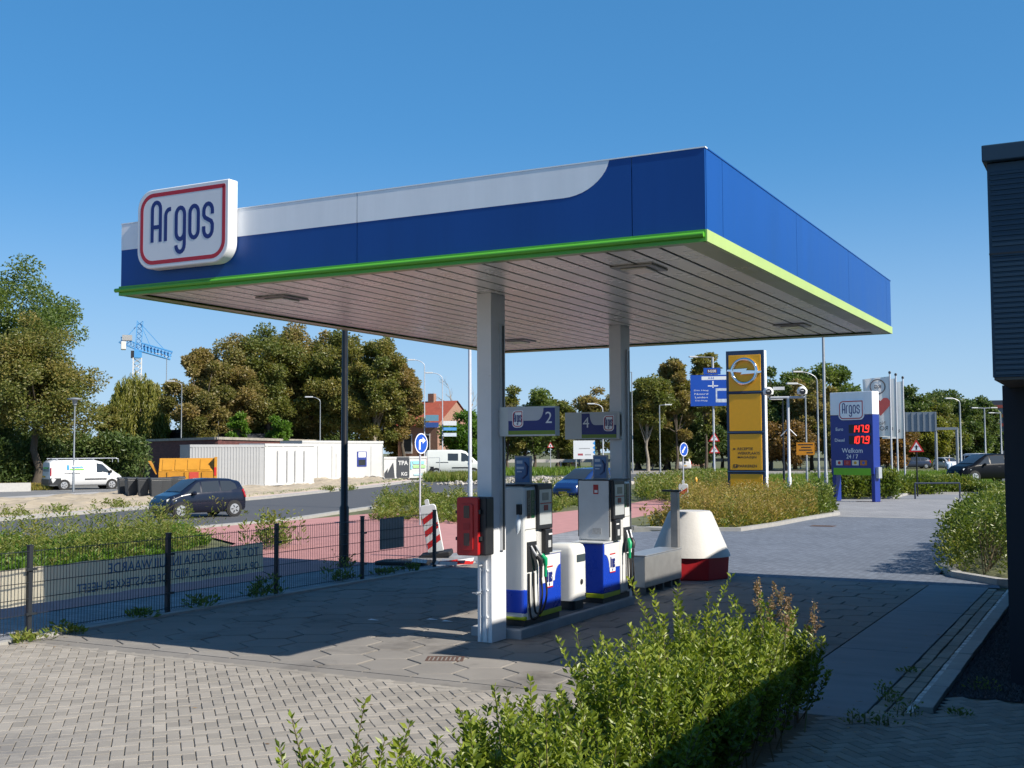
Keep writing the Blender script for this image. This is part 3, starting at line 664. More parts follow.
CX0, CX1, CY0, CY1 = -10.81, -3.35, 10.17, 19.81; ZT, ZB, ZG, ZS = 5.12, 4.355, 4.24, 4.30
cano = thing('station_canopy', 'flat filling station canopy with blue and white fascia, lime edge and two white columns', 'canopy', ((CX0+CX1)/2, (CY0+CY1)/2, 0))
ox, oy = (CX0+CX1)/2, (CY0+CY1)/2
def cb_(name, mat, x0, x1, y0, y1, z0, z1, parent=None, bevel=0): return MB().box(x0-ox, x1-ox, y0-oy, y1-oy, z0, z1).build(name, mat, parent or cano, bevel=bevel)
cb_('roof_deck', dark, CX0+.06, CX1-.06, CY0+.06, CY1-.06, ZS+.06, ZT-.08)
g = .004
fx = [CX0, -7.28, -4.08, CX1]
for a, b in zip(fx, fx[1:]):
    p = cb_('fascia_panel', blue, a+g, b-g, CY0, CY0+.03, ZB, ZT)
    zw = 4.80; q = None
    if b < -4.2: q = [(a+g, zw), (b-g, zw), (b-g, ZT-.002), (a+g, ZT-.002)] if b < -5 else None
    if abs(b+4.08) < .01: q = [(a+g, zw), (-4.80, zw)]+arc(-4.80, zw+.40, .50, -90, -12, 10, .40)[1:]+[(-4.235, ZT-.002), (a+g, ZT-.002)]
    if q: MB().prism([(x-ox, z) for x, z in q], CY0-.003-oy, CY0+.002-oy, 'y').build('white_band', fwhite, p)
fy = [CY0, 10.69, 13.55, 16.47, 19.41, CY1]
for a, b in zip(fy, fy[1:]):
    cb_('fascia_panel', blue, CX1-.03, CX1, a+(.031 if a == CY0 else g), b-(.031 if b == CY1 else g), ZB, ZT)
    cb_('fascia_panel', blue, CX0, CX0+.03, a+(.031 if a == CY0 else g), b-(.031 if b == CY1 else g), ZB, ZT)
for a, b in zip(fx, fx[1:]): cb_('fascia_panel', blue, a+g, b-g, CY1-.03, CY1, ZB, ZT)
cb_('coping', fwhite, CX0-.006, CX1+.006, CY0-.006, CY0+.06, ZT, ZT+.012); cb_('coping', blue, CX1-.06, CX1+.006, CY0+.06, CY1, ZT, ZT+.012)
# lime edge: a flat band with a rounded lip on the front, flat on the sides, turned in below
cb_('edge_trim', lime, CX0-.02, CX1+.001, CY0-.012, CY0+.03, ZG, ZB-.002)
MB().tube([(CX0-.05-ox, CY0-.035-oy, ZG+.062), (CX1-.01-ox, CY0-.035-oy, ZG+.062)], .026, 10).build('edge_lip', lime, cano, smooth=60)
cb_('edge_trim', limesun, CX1-.03, CX1+.014, CY0-.008, CY1, ZG, ZB-.002)
cb_('edge_trim', lime, CX0-.014, CX0+.03, CY0+.03, CY1, ZG, ZB-.002); cb_('edge_trim', lime, CX0+.03, CX1-.03, CY1-.03, CY1+.014, ZG, ZB-.002)
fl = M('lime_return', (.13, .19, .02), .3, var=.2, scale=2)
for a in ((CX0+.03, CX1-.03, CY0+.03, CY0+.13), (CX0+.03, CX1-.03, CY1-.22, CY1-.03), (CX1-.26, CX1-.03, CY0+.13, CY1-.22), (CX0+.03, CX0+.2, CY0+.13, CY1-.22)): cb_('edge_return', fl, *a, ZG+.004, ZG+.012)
ns = 25; x0 = CX0+.2; pw = (CX1-.26-x0)/ns
slat = MB().box(0, pw-.034, CY0+.13-oy, CY1-.22-oy, ZS, ZS+.012); so_ = slat.build('soffit_slat', soff, cano, bevel=.005); so_.location = (x0-ox, 0, -.03)
for i in range(1, ns):
    c = so_.copy(); COL.objects.link(c); c.location = (x0+i*pw-ox, 0, -.03)
cb_('soffit_backing', dark, x0, CX1-.26, CY0+.13, CY1-.22, ZS+.012, ZS+.02)
lampm = M('lamp_glass', (.62, .60, .55), .2, var=.1, scale=20)
for (lx, ly) in ((-4.52, 11.45), (-9.35, 11.45), (-4.52, 17.9), (-9.35, 17.9)):
    fr = MB()
    fr.box(lx-.24-ox, lx+.24-ox, ly-.24-oy, ly+.24-oy, ZS-.055, ZS-.031); f_ = fr.build('canopy_light', M('lamp_frame', (.3, .3, .3), .4, metal=.5), cano, bevel=.01)
    MB().box(lx-.15-ox, lx+.15-ox, ly-.17-oy, ly+.17-oy, ZS-.075, ZS-.055).build('lamp_glass', lampm, f_, bevel=.01)
def column(y0, y1, x0=-7.03, x1=-6.83):
    c = cb_('column', colm, x0, x1, y0, y1, 0, ZS-.03, bevel=.006)
    cb_('cable_channel', galv, x1, x1+.03, y0+.2, y0+.29, 1.1, 3.9, c)
    cb_('channel_cover', dark, x1+.03, x1+.034, y0+.235, y0+.275, 1.1, 3.88, c)
    return c
c1 = column(12.352, 12.72); c2 = column(16.5, 16.868)
for cxx, zz in ((-6.98, .95), (-6.90, 1.0)):
    cd_ = MB().tube([(cxx-ox, 12.335-oy, .02), (cxx-ox, 12.335-oy, zz)], .014, 6).build('conduit', colm, c1, smooth=60)
    for z in (.30, .62, .86): MB().box(cxx-.022-ox, cxx+.022-ox, 12.325-oy, 12.352-oy, z, z+.02).build('bracket', colm, c1)
tp = MB().tube([(-6.98-ox, 12.33-oy, .60), (-6.98-ox, 12.24-oy, .60)], .016, 6).build('tap', galv, c1); MB().tube([(-7.05-ox, 12.26-oy, .60), (-6.92-ox, 12.26-oy, .60)], .008, 6).build('tap_handle', galv, tp)
MB().tube([(-6.96-ox, 12.33-oy, .93), (-6.96-ox, 12.25-oy, .93)], .016, 6).build('tap', galv, c1)

# big illuminated name board on the front fascia
sg = thing('name_sign', 'large white rounded name board with red outline and blue lettering on the canopy corner', 'sign', (-9.66, CY0-.012, 4.97))
logo_plate(sg, 0, 0, 1.42, .95, 0, .155, face=M('signbox_white', (.72, .73, .75), .32, var=.02))
# hanging pump numbers
def numsign(label, x0, x1, y, z0, z1, face, num, flip, blank):
    t = thing('pump_number_sign', label, 'sign', ((x0+x1)/2, y, z0), 0, 'pump number signs'); w_ = x1-x0; h = z1-z0
    MB().box(-w_/2, w_/2, -.06, .06, 0, h).build('case', M('case_grey', (.55, .58, .58), .5, var=.04), t, bevel=.006)
    a, b = face; a -= (x0+x1)/2; b -= (x0+x1)/2; fw = b-a; S = -1 if flip else 1; c = (a+b)/2
    X = lambda q: c+S*q*fw/2                                              # q -1..1 across the face
    pn = MB().box(a, b, -.065, -.06, .02, h-.02).build('face', M('sign_navy', (.010, .02, .17), .4, var=.03), t)
    q = [(X(-1), h*.52), (X(.22), h*.52)]+[(X(.22+.30*math.sin(k/6*1.57)), h*.52+.42*h*(1-math.cos(k/6*1.57))) for k in range(1, 7)]+[(X(.55), h-.02), (X(-1), h-.02)]
    MB().prism(q, -.068, -.064, 'y').build('grey_field', M('sign_pale', (.48, .50, .54), .4, var=.03), pn)
    MB().box(a, b, -.068, -.064, .02, .02+h*.13).build('green_band', M('sign_olive', (.16, .25, .02), .4, var=.03), pn)
    lp = logo_plate(pn, X(-.58), h*.58, h*.42, h*.58, -.068, .006, 'logo_plate')
    text(num, signwhite, pn, X(.74), -.0685, h*.62, height=h*.38)
    MB().box(*((-w_/2-.05, -w_/2) if not flip else (w_/2-.02, w_/2)), -.03, .03, h*.1, h*.9).build('bracket', galv, t)
    return t
numsign('long pump sign numbered 2 fixed to the near canopy column', -6.795, -6.03, 12.56, 2.50, 2.86, (-6.67, -6.035), '2', False, 0)
numsign('long pump sign numbered 4 fixed to the far canopy column', -7.72, -6.80, 16.40, 2.50, 2.92, (-7.43, -6.85), '4', True, 0)

# red cabinet for the extinguisher on the near column
t = thing('extinguisher_cabinet', 'red fire extinguisher cabinet with black case on the near column', 'cabinet', (-6.99, 12.35, 1.065))
redp = M('red_plastic', (.42, .012, .014), .4, var=.06)
MB().box(-.15, .20, -.21, -.002, 0, .70).build('case', dark, t, bevel=.02)
d_ = MB().prism(rrect(-.175, .125, .0, .70, .03), -.27, -.212, 'y').build('door', redp, t, bevel=.012)
MB().prism(rrect(-.11, .06, .06, .62, .03), -.285, -.271, 'y').build('door_panel', redp, d_, bevel=.006)
for z in (.45, .12): MB().prism(rrect(-.065, .015, z, z+.15, .012), -.289, -.286, 'y').build('window', M('smoked', (.07, .055, .05), .15, var=.1), d_)
MB().prism(rrect(-.07, .02, .31, .39, .01), -.289, -.286, 'y').build('label', M('red_label', (.33, .01, .012), .5), d_)
for z in (.18, .5):
    MB().box(.126, .15, -.26, -.2, z, z+.05).build('latch', dark, d_); MB().box(-.195, -.176, -.26, -.2, z, z+.04).build('hinge', dark, d_)

# ================================================================== pump island
isl = thing('pump_island', 'low concrete kerb island carrying both fuel pumps and the bin', 'island', (-6.99, 14.6, 0))
mb = MB().box(-.36, .36, -1.86, 1.87, -.02, .118); mb.build('island_kerb', M('island_concrete', (.30, .31, .325), .75, var=.15, scale=3, bump=.15), isl, bevel=.015)
mb = MB().box(-.29, .29, -1.78, 1.8, .118, .122); mb.build('island_top', M('island_top', (.13, .13, .135), .85, var=.2), isl)
pwhite = M('pump_white', (.64, .65, .64), .32, var=.05, scale=3, dirt=((.48, .47, .44), 9, .68)); pblue = M('pump_blue', (.008, .045, .42), .28, var=.04, scale=3); pgreen = M('pump_lime', (.40, .47, .015), .4, var=.03)
pgrey = M('pump_grey', (.56, .58, .60), .35, metal=.2, var=.06); lcd = M('lcd', (.30, .33, .33), .2, var=.1, scale=30)
nozg = M('nozzle_green', (.0, .30, .12), .4, var=.06)
def pump(label, y0, flip):
    L_ = 1.05; t = thing('fuel_pump', label, 'fuel pump', (-6.94, y0, .122), 0, 'fuel pumps on the island')
    Y = (lambda y: L_-y) if flip else (lambda y: y)
    def bx(name, mat, x0, x1, a, b, z0, z1, par=None, bevel=.0):
        return MB().box(x0, x1, Y(a), Y(b), z0, z1).build(name, mat, par or t, bevel=bevel, seg=3 if bevel > .03 else 2)
    hw = .255
    bx('plinth', dark, -hw+.02, hw-.02, .02, L_-.02, 0, .07)
    tw = bx('hose_tower', pwhite, -hw, hw, 0, .43, .07, 1.755, bevel=.05)
    if not flip:
        for nm, m_, z0, z1 in (('blue_base', pblue, .128, .49), ('green_stripe', pgreen, .075, .128)): bx(nm, m_, -hw-.003, hw+.003, -.003, .20, z0, z1, tw, .05 if nm == 'blue_base' else .02)
    cab = bx('cabinet', pblue, -hw, hw, .432, L_, .14, .85, bevel=.012)
    bx('green_stripe', pgreen, -hw-.003, hw+.003, .434, L_+.003, .075, .138, t, .006)
    bx('cabinet_top', pgrey, -hw-.004, hw+.004, .434, L_+.004, .852, .875, t, .006)
    hd = bx('pump_head', pwhite, -hw-.015, hw-.02, .432, .75, .877, 1.755, bevel=.012)
    bx('head_edge', dark, -hw-.02, hw-.015, .752, .762, .93, 1.765, hd)
    bx('cap', dark, -hw-.01, hw+.005, .01, .76, 1.757, 1.775, t)
    if flip:
        bx('end_panel', pgrey, -hw-.005, hw-.03, .763, .768, .90, 1.755, hd)
        f = Y(.769)
        for (xa, xb, za, zb, m_) in ((-.02, .06, 1.56, 1.70, redp), (.0, .05, 1.58, 1.62, signwhite), (-.04, .10, .97, 1.06, M('sticker_grey', (.38, .39, .40), .5, var=.3, scale=60))): MB().box(xa, xb, f-.004-(za == 1.58)*.002, f, za, zb).build('sticker', m_, hd)
    # white swoosh panel with the name plate, on the side that faces the lane
    q = [(.44, .845), (L_-.03, .845), (L_-.035, .70)]+[(L_-.035-.17*math.sin(k/6*1.57), .70-.20*(1-math.cos(k/6*1.57))) for k in range(1, 7)]+[(.44, .49)]
    wp = MB().prism([(Y(a), z) for a, z in q], hw-.001, hw+.004, 'x').build('white_panel', pwhite, cab)
    pc = .68 if not flip else .73
    a = MB().prism([(Y(pc)-.105+p[0], .56+p[1]) for p in rrect(0, .21, -.14, .14, [.04, .0, .0, .04])], hw+.004, hw+.007, 'x').build('name_plate', signwhite, wp)
    for (za, zb) in ((.68, .70), (.42, .435)): MB().box(hw+.007, hw+.009, Y(pc)-.1, Y(pc)+.1, za, zb).build('red_rule', lred, a)
    mb = MB(); logo_strokes(mb, 0, .56, .13, 0, .003, .15, .16); mb.v = [(hw+.008+v[1], Y(pc)+v[0], v[2]) for v in mb.v]; mb.build('lettering', navy, a)
    # display unit, card reader
    df = bx('display_frame', dark, hw-.02, hw+.035, .30, .735, 1.19, 1.765, bevel=.012)
    bx('display_panel', M('panel_silver', (.52, .55, .57), .3, metal=.3, var=.05), hw+.035, hw+.04, .345, .69, 1.25, 1.70, df)
    bx('lcd_window', lcd, hw+.04, hw+.043, .42, .60, 1.56, 1.66, df); bx('red_button', redp, hw+.04, hw+.046, .47, .58, 1.43, 1.50, df)
    bx('red_rule', lred, hw+.04, hw+.043, .36, .68, 1.515, 1.53, df)
    cr = bx('card_reader', dark, hw-.02, hw+.05, .50, .70, .88, 1.185, bevel=.01); bx('receipt_slot', signwhite, hw+.05, hw+.054, .58, .68, 1.11, 1.13, cr); bx('keypad', pgrey, hw+.05, hw+.055, .56, .64, .95, 1.04, cr)
    bx('notice', M('notice_grey', (.50, .50, .50), .6, var=.2, scale=40), hw, hw+.004, .32, .42, .93, 1.16, tw)
    bx('panel_seam', dark, hw-.001, hw+.002, .428, .434, .10, 1.19, tw); bx('panel_seam', dark, hw-.001, hw+.002, .02, .42, 1.205, 1.211, tw)
    # grade labels
    for k, (nm, c, s_) in enumerate((('grade_label', (.035, .018, .018), 'DIESEL'), ('grade_label', (.0, .10, .03), 'EURO 95'))):
        yy = .06+k*.115; g_l = bx(nm, M('grade%d' % k, c, .3, var=.03), hw, hw+.006, yy, yy+.095, 1.35, 1.70, tw)
        co, fs = STR[s_]; sc_ = .2/np.ptp(co[:, 0]); me = bpy.data.meshes.new('lettering')
        me.from_pydata([(hw+.0075, (Y(yy+.0475))-v[1]*sc_, 1.51+v[0]*sc_) for v in co], [], fs); newob('lettering', me, g_l, M('grade_print', (.32, .34, .3), .5))
    # nozzle board, nozzles and hoses
    nb = bx('nozzle_board', dark, hw-.01, hw+.02, .05, .30, .68, 1.05, tw, .006)
    bx('hose_panel', pwhite, hw, hw+.008, .05, .16, .08, .66, tw)
    for k in range(2):
        yy = Y(.11+.13*k); s = -1 if flip else 1
        nz = MB().tube([(hw+.03, yy, 1.0), (hw+.06, yy+s*.02, .93), (hw+.09, yy+s*.06, .86)], [.014, .017, .02], 8).build('nozzle_spout', galv, nb, smooth=60)
        MB().tube([(hw+.085, yy+s*.055, .88), (hw+.12, yy+s*.09, .82), (hw+.12, yy+s*.10, .74)], [.026, .036, .028], 8).build('nozzle_grip', nozg if k else dark, nz, smooth=60)
        MB().tube([(hw+.12, yy+s*.10, .735), (hw+.118, yy+s*.10, .60)], [.021, .021], 8).build('grip_sleeve', nozg if k else dark, nz, smooth=60)
        dz = .05*k; h = []
        P = [Vector((hw+.118, yy+s*.10, .60)), Vector((hw+.13, yy+s*.11, .38)), Vector((hw+.10, yy+s*.05, .13+dz)), Vector((hw+.05, yy-s*.03, .10+dz)), Vector((hw+.03, yy-s*.05, .30)), Vector((hw+.025, yy-s*.05, .66))]
        for i in range(len(P)-1):
            for q_ in range(5):
                u = q_/5; a0, a1, a2, a3 = P[max(0, i-1)], P[i], P[i+1], P[min(len(P)-1, i+2)]
                h.append(.5*((2*a1)+(a2-a0)*u+(2*a0-5*a1+4*a2-a3)*u*u+(3*a1-a0-3*a2+a3)*u**3))
        h.append(P[-1]); MB().tube(h, .0135, 8).build('hose', black, t, smooth=60)
    return t
pump('fuel pump with rounded white end beside the near canopy column', 12.95, False)
pump('fuel pump with flat grey end panel beside the far canopy column', 15.42, True)
def topper(label, x, y, z):
    t = thing('advert_topper', label, 'sign', (x, y, z), 0, 'advert boards on the pumps'); MB().box(-.115, .115, -.02, .02, 0, .36).build('frame', M('frame_grey', (.30, .32, .36), .4), t)
    p = MB().box(-.10, .10, -.024, -.021, .02, .34).build('poster', M('poster_blue', (.06, .16, .36), .35, var=.35, scale=9), t)
    for k, (a, b, c, d_) in enumerate(((-.085, 0, .26, .30), (-.085, .02, .19, .22), (-.08, -.01, .15, .165))): MB().box(a, b, -.027, -.0245, c, d_).build('poster_text', M('poster_pale', (.45, .55, .7), .4), p)
    MB().tube([(.03, -.0255, .28), (.07, -.0255, .22), (.06, -.0255, .12), (.0, -.0255, .07)], [.012, .02, .016, .01], 5).build('poster_picture', M('poster_dark', (.02, .05, .16), .4), p)
topper('blue advert board standing on top of the near pump', -6.83, 13.2, 1.898)
topper('blue advert board standing on top of the far pump', -6.88, 15.80, 1.898)
# small black holder with paper gloves on the near column
t = thing('glove_holder', 'black holder with a plastic glove on the side of the near pump', 'holder', (-6.72, 12.93, 1.52)); MB().box(-.06, .0, -.03, .015, 0, .13).build('box', dark, t); MB().tube([(-.03, -.03, .0), (-.02, -.05, -.08), (-.03, -.04, -.18), (-.035, -.05, -.24)], [.012, .035, .03, .008], 6).build('glove', M('glove', (.55, .62, .7), .3), t, smooth=60)
# bin between the pumps
t = thing('waste_bin', 'white rounded waste bin on a black foot between the two pumps', 'bin', (-6.98, 14.78, .12))
MB().prism(rrect(-.20, .20, -.19, .19, .07), .0, .13).build('foot', dark, t)
bw = []
for z, s in ((.13, 1), (.75, .985), (.84, .95), (.885, .86), (.905, .7)): bw.append((z, s))
P = rrect(-.235, .235, -.225, .225, .10, 5); mb = MB(); vs = [(p[0]*s, p[1]*s, z) for z, s in bw for p in P]; n = len(P)
mb.add(vs, [(i*n+j, i*n+(j+1) % n, (i+1)*n+(j+1) % n, (i+1)*n+j) for i in range(len(bw)-1) for j in range(n)]+[tuple(range(n))[::-1], tuple(range((len(bw)-1)*n, len(bw)*n))])
body = mb.build('body', pwhite, t, smooth=45)
MB().prism(rrect(-.14, .13, .66, .76, .012), .226, .238, 'x').build('slot', M('slot_dark', (.05, .07, .08), .3), body)
MB().lathe([(.032, .236), (.04, .24), (.036, .245)], 14, (0, .0, .38), 'x').build('emblem', dark, body); MB().box(.232, .24, .12, .15, .17, .21).build('latch', dark, body)
# steel guard box with its post behind the far pump
t = thing('steel_guard', 'brushed steel guard box with upright post at the end of the island', 'guard rail', (-7.05, 18.35, 0))
steel = M('brushed_steel', (.47, .46, .44), .38, metal=.7, var=.12, scale=6)
MB().box(-.2, .2, -.87, .85, .12, .62).build('box', steel, t, bevel=.012)
MB().box(-.21, .21, -.88, .86, .622, .64).build('lid', steel, t, bevel=.006)
for y in (-.82, -.4, 0, .4, .8): MB().box(-.18, .18, y-.03, y+.03, 0, .118).build('foot', M('steel_dark', (.12, .12, .12), .5, metal=.5), t)
po = MB().box(.0, .13, .87, .99, 0, 1.60).build('post', M('steel_post', (.30, .29, .28), .45, metal=.6, var=.15), t, bevel=.008); MB().box(-.16, .16, .87, .99, 1.602, 1.635).build('post_cap', dark, po)
# big painted concrete bollard
t = thing('concrete_bollard', 'white tapered concrete block with a dark red base at the end of the island', 'bollard', (-7.12, 20.45, 0), math.radians(22.5))
n = 8; rr = lambda r, z: [(r*math.cos(math.radians(22.5+45*k)), r*math.sin(math.radians(22.5+45*k)), z) for k in range(8)]
def taper(name, prof, mat, n=8, bev=.02):
    mb = MB(); vs = []
    for r, z in prof: vs += [(r*math.cos(math.radians(22.5+360/n*k)), r*math.sin(math.radians(22.5+360/n*k)), z) for k in range(n)]
    mb.add(vs, [(i*n+j, i*n+(j+1) % n, (i+1)*n+(j+1) % n, (i+1)*n+j) for i in range(len(prof)-1) for j in range(n)]+[tuple(range(n))[::-1], tuple(range((len(prof)-1)*n, len(prof)*n))]); return mb.build(name, mat, t, bevel=bev)
taper('red_base', [(.70, 0), (.73, .40)], M('bollard_red', (.38, .010, .016), .5, var=.1, bump=.1), 8)
taper('white_cone', [(.728, .402), (.40, 1.18), (.36, 1.215)], M('bollard_white', (.47, .46, .44), .6, var=.06, bump=.15, bscale=30, dirt=((.5, .48, .45), 9, .72)), 32, .0)
wc = t.children[1].data; wc.polygons.foreach_set('use_smooth', [True]*len(wc.polygons)); wc.set_sharp_from_angle(angle=math.radians(28))

# ================================================================== dark building on the right
bd = thing('showroom_building', 'dark navy clad building with overhanging upper storey at the right edge', 'building', (0, 12.4, 0))
navyc = M('navy_cladding', (.012, .040, .072), .5, var=.08, scale=2); navyl = M('navy_plaster', (.011, .013, .024), .6, var=.1)
MB().box(-1.06, 9, .1, 8.7, 0, 2.95).build('lower_wall', navyl, bd)
MB().box(-1.01, 9, -1.35, 8.65, 2.95, 4.87).build('upper_wall', navyc, bd)
rib = MB().prism([(.008, 0), (0, .006), (0, .028), (.008, .034)], 0, 8.98, 'x').build('cladding_rib', navyc, bd); rib.location = (-.985, -1.358, 2.965)
for i in range(1, 40):
    if i == 24: continue
    c = rib.copy(); COL.objects.link(c); c.location = (-.985, -1.358, 2.965+i*.046)
MB().box(-1.012, 9, -1.362, -1.35, 4.045, 4.06).build('panel_joint', dark, bd)
MB().box(-1.045, 9.04, -1.42, 8.7, 4.88, 5.03).build('roof_cap', navyc, bd, bevel=.01)
MB().box(-1.0, 9, -1.34, 8.66, 2.925, 2.948).build('underside', M('underside_brown', (.12, .10, .08), .7), bd)
MB().box(.75, 9, -18, .09, 0, 3.2).build('low_wing', navyl, bd)
# ================================================================== mesh fence with banner
FXX = -12.35
fen = thing('mesh_fence', 'dark wire mesh fence with square posts between forecourt and cycle path', 'fence', (FXX, 15, 0))
anth = M('anthracite', (.018, .022, .028), .5, var=.1)
PY = [5.35, 7.78, 10.19, 12.6, 15.03, 17.45, 19.95]
for y in PY:
    p = MB().box(-.03, .03, y-15-.03, y-15+.03, 0, 1.14).build('post', anth, fen, bevel=.006); MB().box(-.034, .034, y-15-.034, y-15+.034, 1.141, 1.155).build('post_cap', anth, p)
    for z in (.27, .83): MB().box(.02, .05, y-15-.075, y-15+.075, z, z+.03).build('clamp', anth, p)
for a, b in zip(PY, PY[1:]):
    V = []; F = []
    def bar(p, q, r):
        p, q = np.array(p), np.array(q); d = q-p; n0 = np.array([1., 0, 0]); n1 = np.cross(d/np.linalg.norm(d), n0); o = len(V)
        for c in (p, q):
            for s, t_ in ((1, 0), (-.5, .87), (-.5, -.87)): V.append(c+(n0*s+n1*t_)*r)
        for k in range(3): F.append((o+k, o+(k+1) % 3, o+3+(k+1) % 3, o+3+k))
    n = 47
    for i in range(n): y = a-15+.045+(b-a-.09)*i/(n-1); bar((.036, y, .05), (.036, y, 1.10), .0042)
    for z in (.07, .28, .48, .68, .86, 1.075):
        for dx in (.028, .044): bar((dx, a-15+.035, z), (dx, b-15-.035, z), .0048)
    npmesh('mesh_panel', V, F, anth, fen)
# the banner, seen from behind through the fence, reads mirrored
bx_ = FXX-.03; q = [onX(u, v, bx_) for u, v in ((264, 541), (264, 571.5), (62, 566), (62, 600))]
zt = (q[0][2]+q[2][2])/2; zb = (q[1][2]+q[3][2])/2; y1 = q[0][1]; y0 = 8.3
cloth = leafmat('banner_cloth', [(.66, .60, .46), (.70, .64, .50)], .8, .55, .1, (1.1, 1.05, .95)); bltx = M('banner_blue', (.10, .20, .38), .8, var=.05)
t = thing('banner', 'long cream banner with two lines of mirrored blue capitals tied to the fence', 'banner', (bx_, y1, (zb+zt)/2))
V = []; F = []; ny = 60; hh = (zt-zb)/2
for i in range(ny+1):
    y = (y0-y1)*i/ny
    for k in range(4): V.append((-.012*math.sin(i*.55+k*.4)-.006*math.sin(i*1.7)-.012, y, -hh+2*hh*k/3+.006*math.sin(i*.8)))
for i in range(ny):
    for k in range(3): F.append((i*4+k, i*4+k+1, (i+1)*4+k+1, (i+1)*4+k))
bn = npmesh('cloth', V, F, cloth, t, smooth=True)
def mtext(line, yc, zc, width, h):      # mirrored: the words run towards -y, so they read from the cycle path
    ws = line.split(); nat = [np.ptp(STR[q][0][:, 0]) for q in ws]; sx = width/(sum(nat)+.28*(len(ws)-1)); y = yc+width/2; cap = np.ptp(STR['TOT'][0][:, 1])
    for q, n_ in zip(ws, nat):
        co, fs = STR[q]; z0_ = co[:, 1].max() if ',' in q else co[:, 1].min()+cap
        me = bpy.data.meshes.new('lettering'); me.from_pydata([(.016, y-(v[0]-co[:, 0].min())*sx, zc+(v[1]-z0_+cap/2)*h/cap) for v in co], [], fs); newob('lettering', me, bn, bltx); y -= (n_+.28)*sx
ya = onX(258, 560, bx_)[1]-y1; yb = onX(107, 575, bx_)[1]-y1; mtext('TOT € 2.000 EXTRA INRUILWAARDE', (ya+yb)/2, hh*.45, ya-yb, hh*.62)
yb = onX(76, 595, bx_)[1]-y1; mtext('OP ALLES WAT ROLT, RIJDT OF EEN STEKKER HEEFT', (ya+yb)/2, -hh*.5, ya-yb, hh*.55)
for z in (hh, -hh): MB().tube([(0, -.02, z), (.03, .30, z+(.12 if z > 0 else -.13))], .006, 5).build('tie', dark, t)
# second board panel on the fence
q = [onX(u, v, FXX-.02) for u, v in ((380, 519), (404, 517), (404, 547), (380, 550))]
t = tag(MB().box(FXX-.03, FXX-.02, q[0][1], q[1][1], q[3][2], q[0][2]).build('fence_board', M('board_grey', (.22, .25, .26), .5, var=.1), None), 'plain dark grey board fixed to the far panel of the fence', 'board')

# tall dark lamp post just behind the fence
def lamp_post(label, x, y, H, arm, m, r=.06, style='arm', arm_dir=None, group='street lamps', name='street_lamp', z0=0, second=None):
    t = thing(name, label, 'lamp post', (x, y, z0), 0, group); d = arm_dir or (-RT[0], -RT[1])
    MB().tube([(0, 0, 0), (0, 0, 1.2), (0, 0, 1.25), (0, 0, H)], [r*1.3, r*1.3, r, r*.75], 10).build('pole', m, t, smooth=60)
    for s in ((1,) if not second else (1, -1)):
        if style == 'arm':
            P = [(0, 0, H-.02)]+[(d[0]*s*arm*(1-math.cos(k/7*1.5)), d[1]*s*arm*(1-math.cos(k/7*1.5)), H+.55*arm*math.sin(k/7*1.45)) for k in range(1, 8)]
            MB().tube(P, r*.6, 6).build('arm', m, t, smooth=60); e = P[-1]
        elif style == 'flat':
            MB().tube([(0, 0, H-.03), (d[0]*s*arm, d[1]*s*arm, H+.02)], r*.55, 6).build('arm', m, t); e = (d[0]*s*arm, d[1]*s*arm, H+.02)
        else:
            MB().lathe([(.12, H), (.17, H+.3), (.45, H+.34), (.45, H+.40), (.1, H+.46)], 14).build('lantern', m, t, smooth=40); return t
        hd = MB().prism([(-.1, -.11), (.62, -.13), (.68, -.05), (.68, .05), (.62, .13), (-.1, .11)], e[2]-.05, e[2]+.07); a = math.atan2(d[1]*s, d[0]*s)
        hd.v = [(e[0]+v[0]*math.cos(a)-v[1]*math.sin(a), e[1]+v[0]*math.sin(a)+v[1]*math.cos(a), v[2]) for v in hd.v]; hd.build('lamp_head', M('lamp_head', (.55, .56, .57), .4, var=.05), t, bevel=.02)
    return t
pole_d = M('pole_dark', (.012, .014, .018), .35, metal=.3, var=.1); pole_g = M('pole_grey', (.26, .28, .30), .45, metal=.4, var=.08); pole_w = M('pole_pale', (.42, .44, .48), .4, var=.05)
x, y = stand(344, 567); lamp_post('slim black lamp post standing behind the fence, its top hidden by the canopy', x, y, 5.6, .8, pole_d, .075)
def SL(label, u, vb, vt, arm=1.6, D=None, m=None, r=.07, style='arm', side=-1, second=None):
    if D is None: p = G(u, vb); D = math.hypot(p[0], p[1])
    x, y = stand(u, D=D); d = (RT[0]*side, RT[1]*side); arm *= .55; r *= .78; lamp_post(label, x, y, zat(u, vt, D), arm, m or pole_g, r, style, d, second=second)
SL('grey lamp post with flat round lantern beside the parked white van', 74, 492, 405, style='lantern', r=.07)
SL('pale tall pole rising behind the weeds left of the near column', 470, 0, 235, 1.2, D=46, m=pole_w, r=.10)
SL('grey lamp post behind the willow with its lamp above the flat roofs', 181, 0, 386, 1.5, D=112)
SL('short curved lamp post left of the man on the roof', 218, 0, 409, 1.6, D=120)
SL('short curved lamp post above the long white cabin', 320, 0, 402, 1.6, D=112)
SL('tall thin lamp post far behind the willow near the crane', 165.5, 0, 358, 2.2, D=190, r=.1)
SL('white lamp post with two blue street name signs before the red roof', 424.5, 0, 366, 2.0, D=112, m=pole_w, r=.08)
SL('white lamp post with three pale direction boards before the red roof', 442.5, 0, 379, 2.0, D=112, m=pole_w, r=.08)
SL('curved street lamp seen left of the far column above the number signs', 603, 0, 409, 1.8, D=120, m=pole_w, r=.1)
SL('straight grey pole right of the far column before the wood', 632.5, 0, 372, .8, D=130, style='flat', r=.09)
SL('single grey street lamp pointing right before the tall bare wood', 660, 0, 405, 1.2, D=128, side=1, style='flat', r=.1)
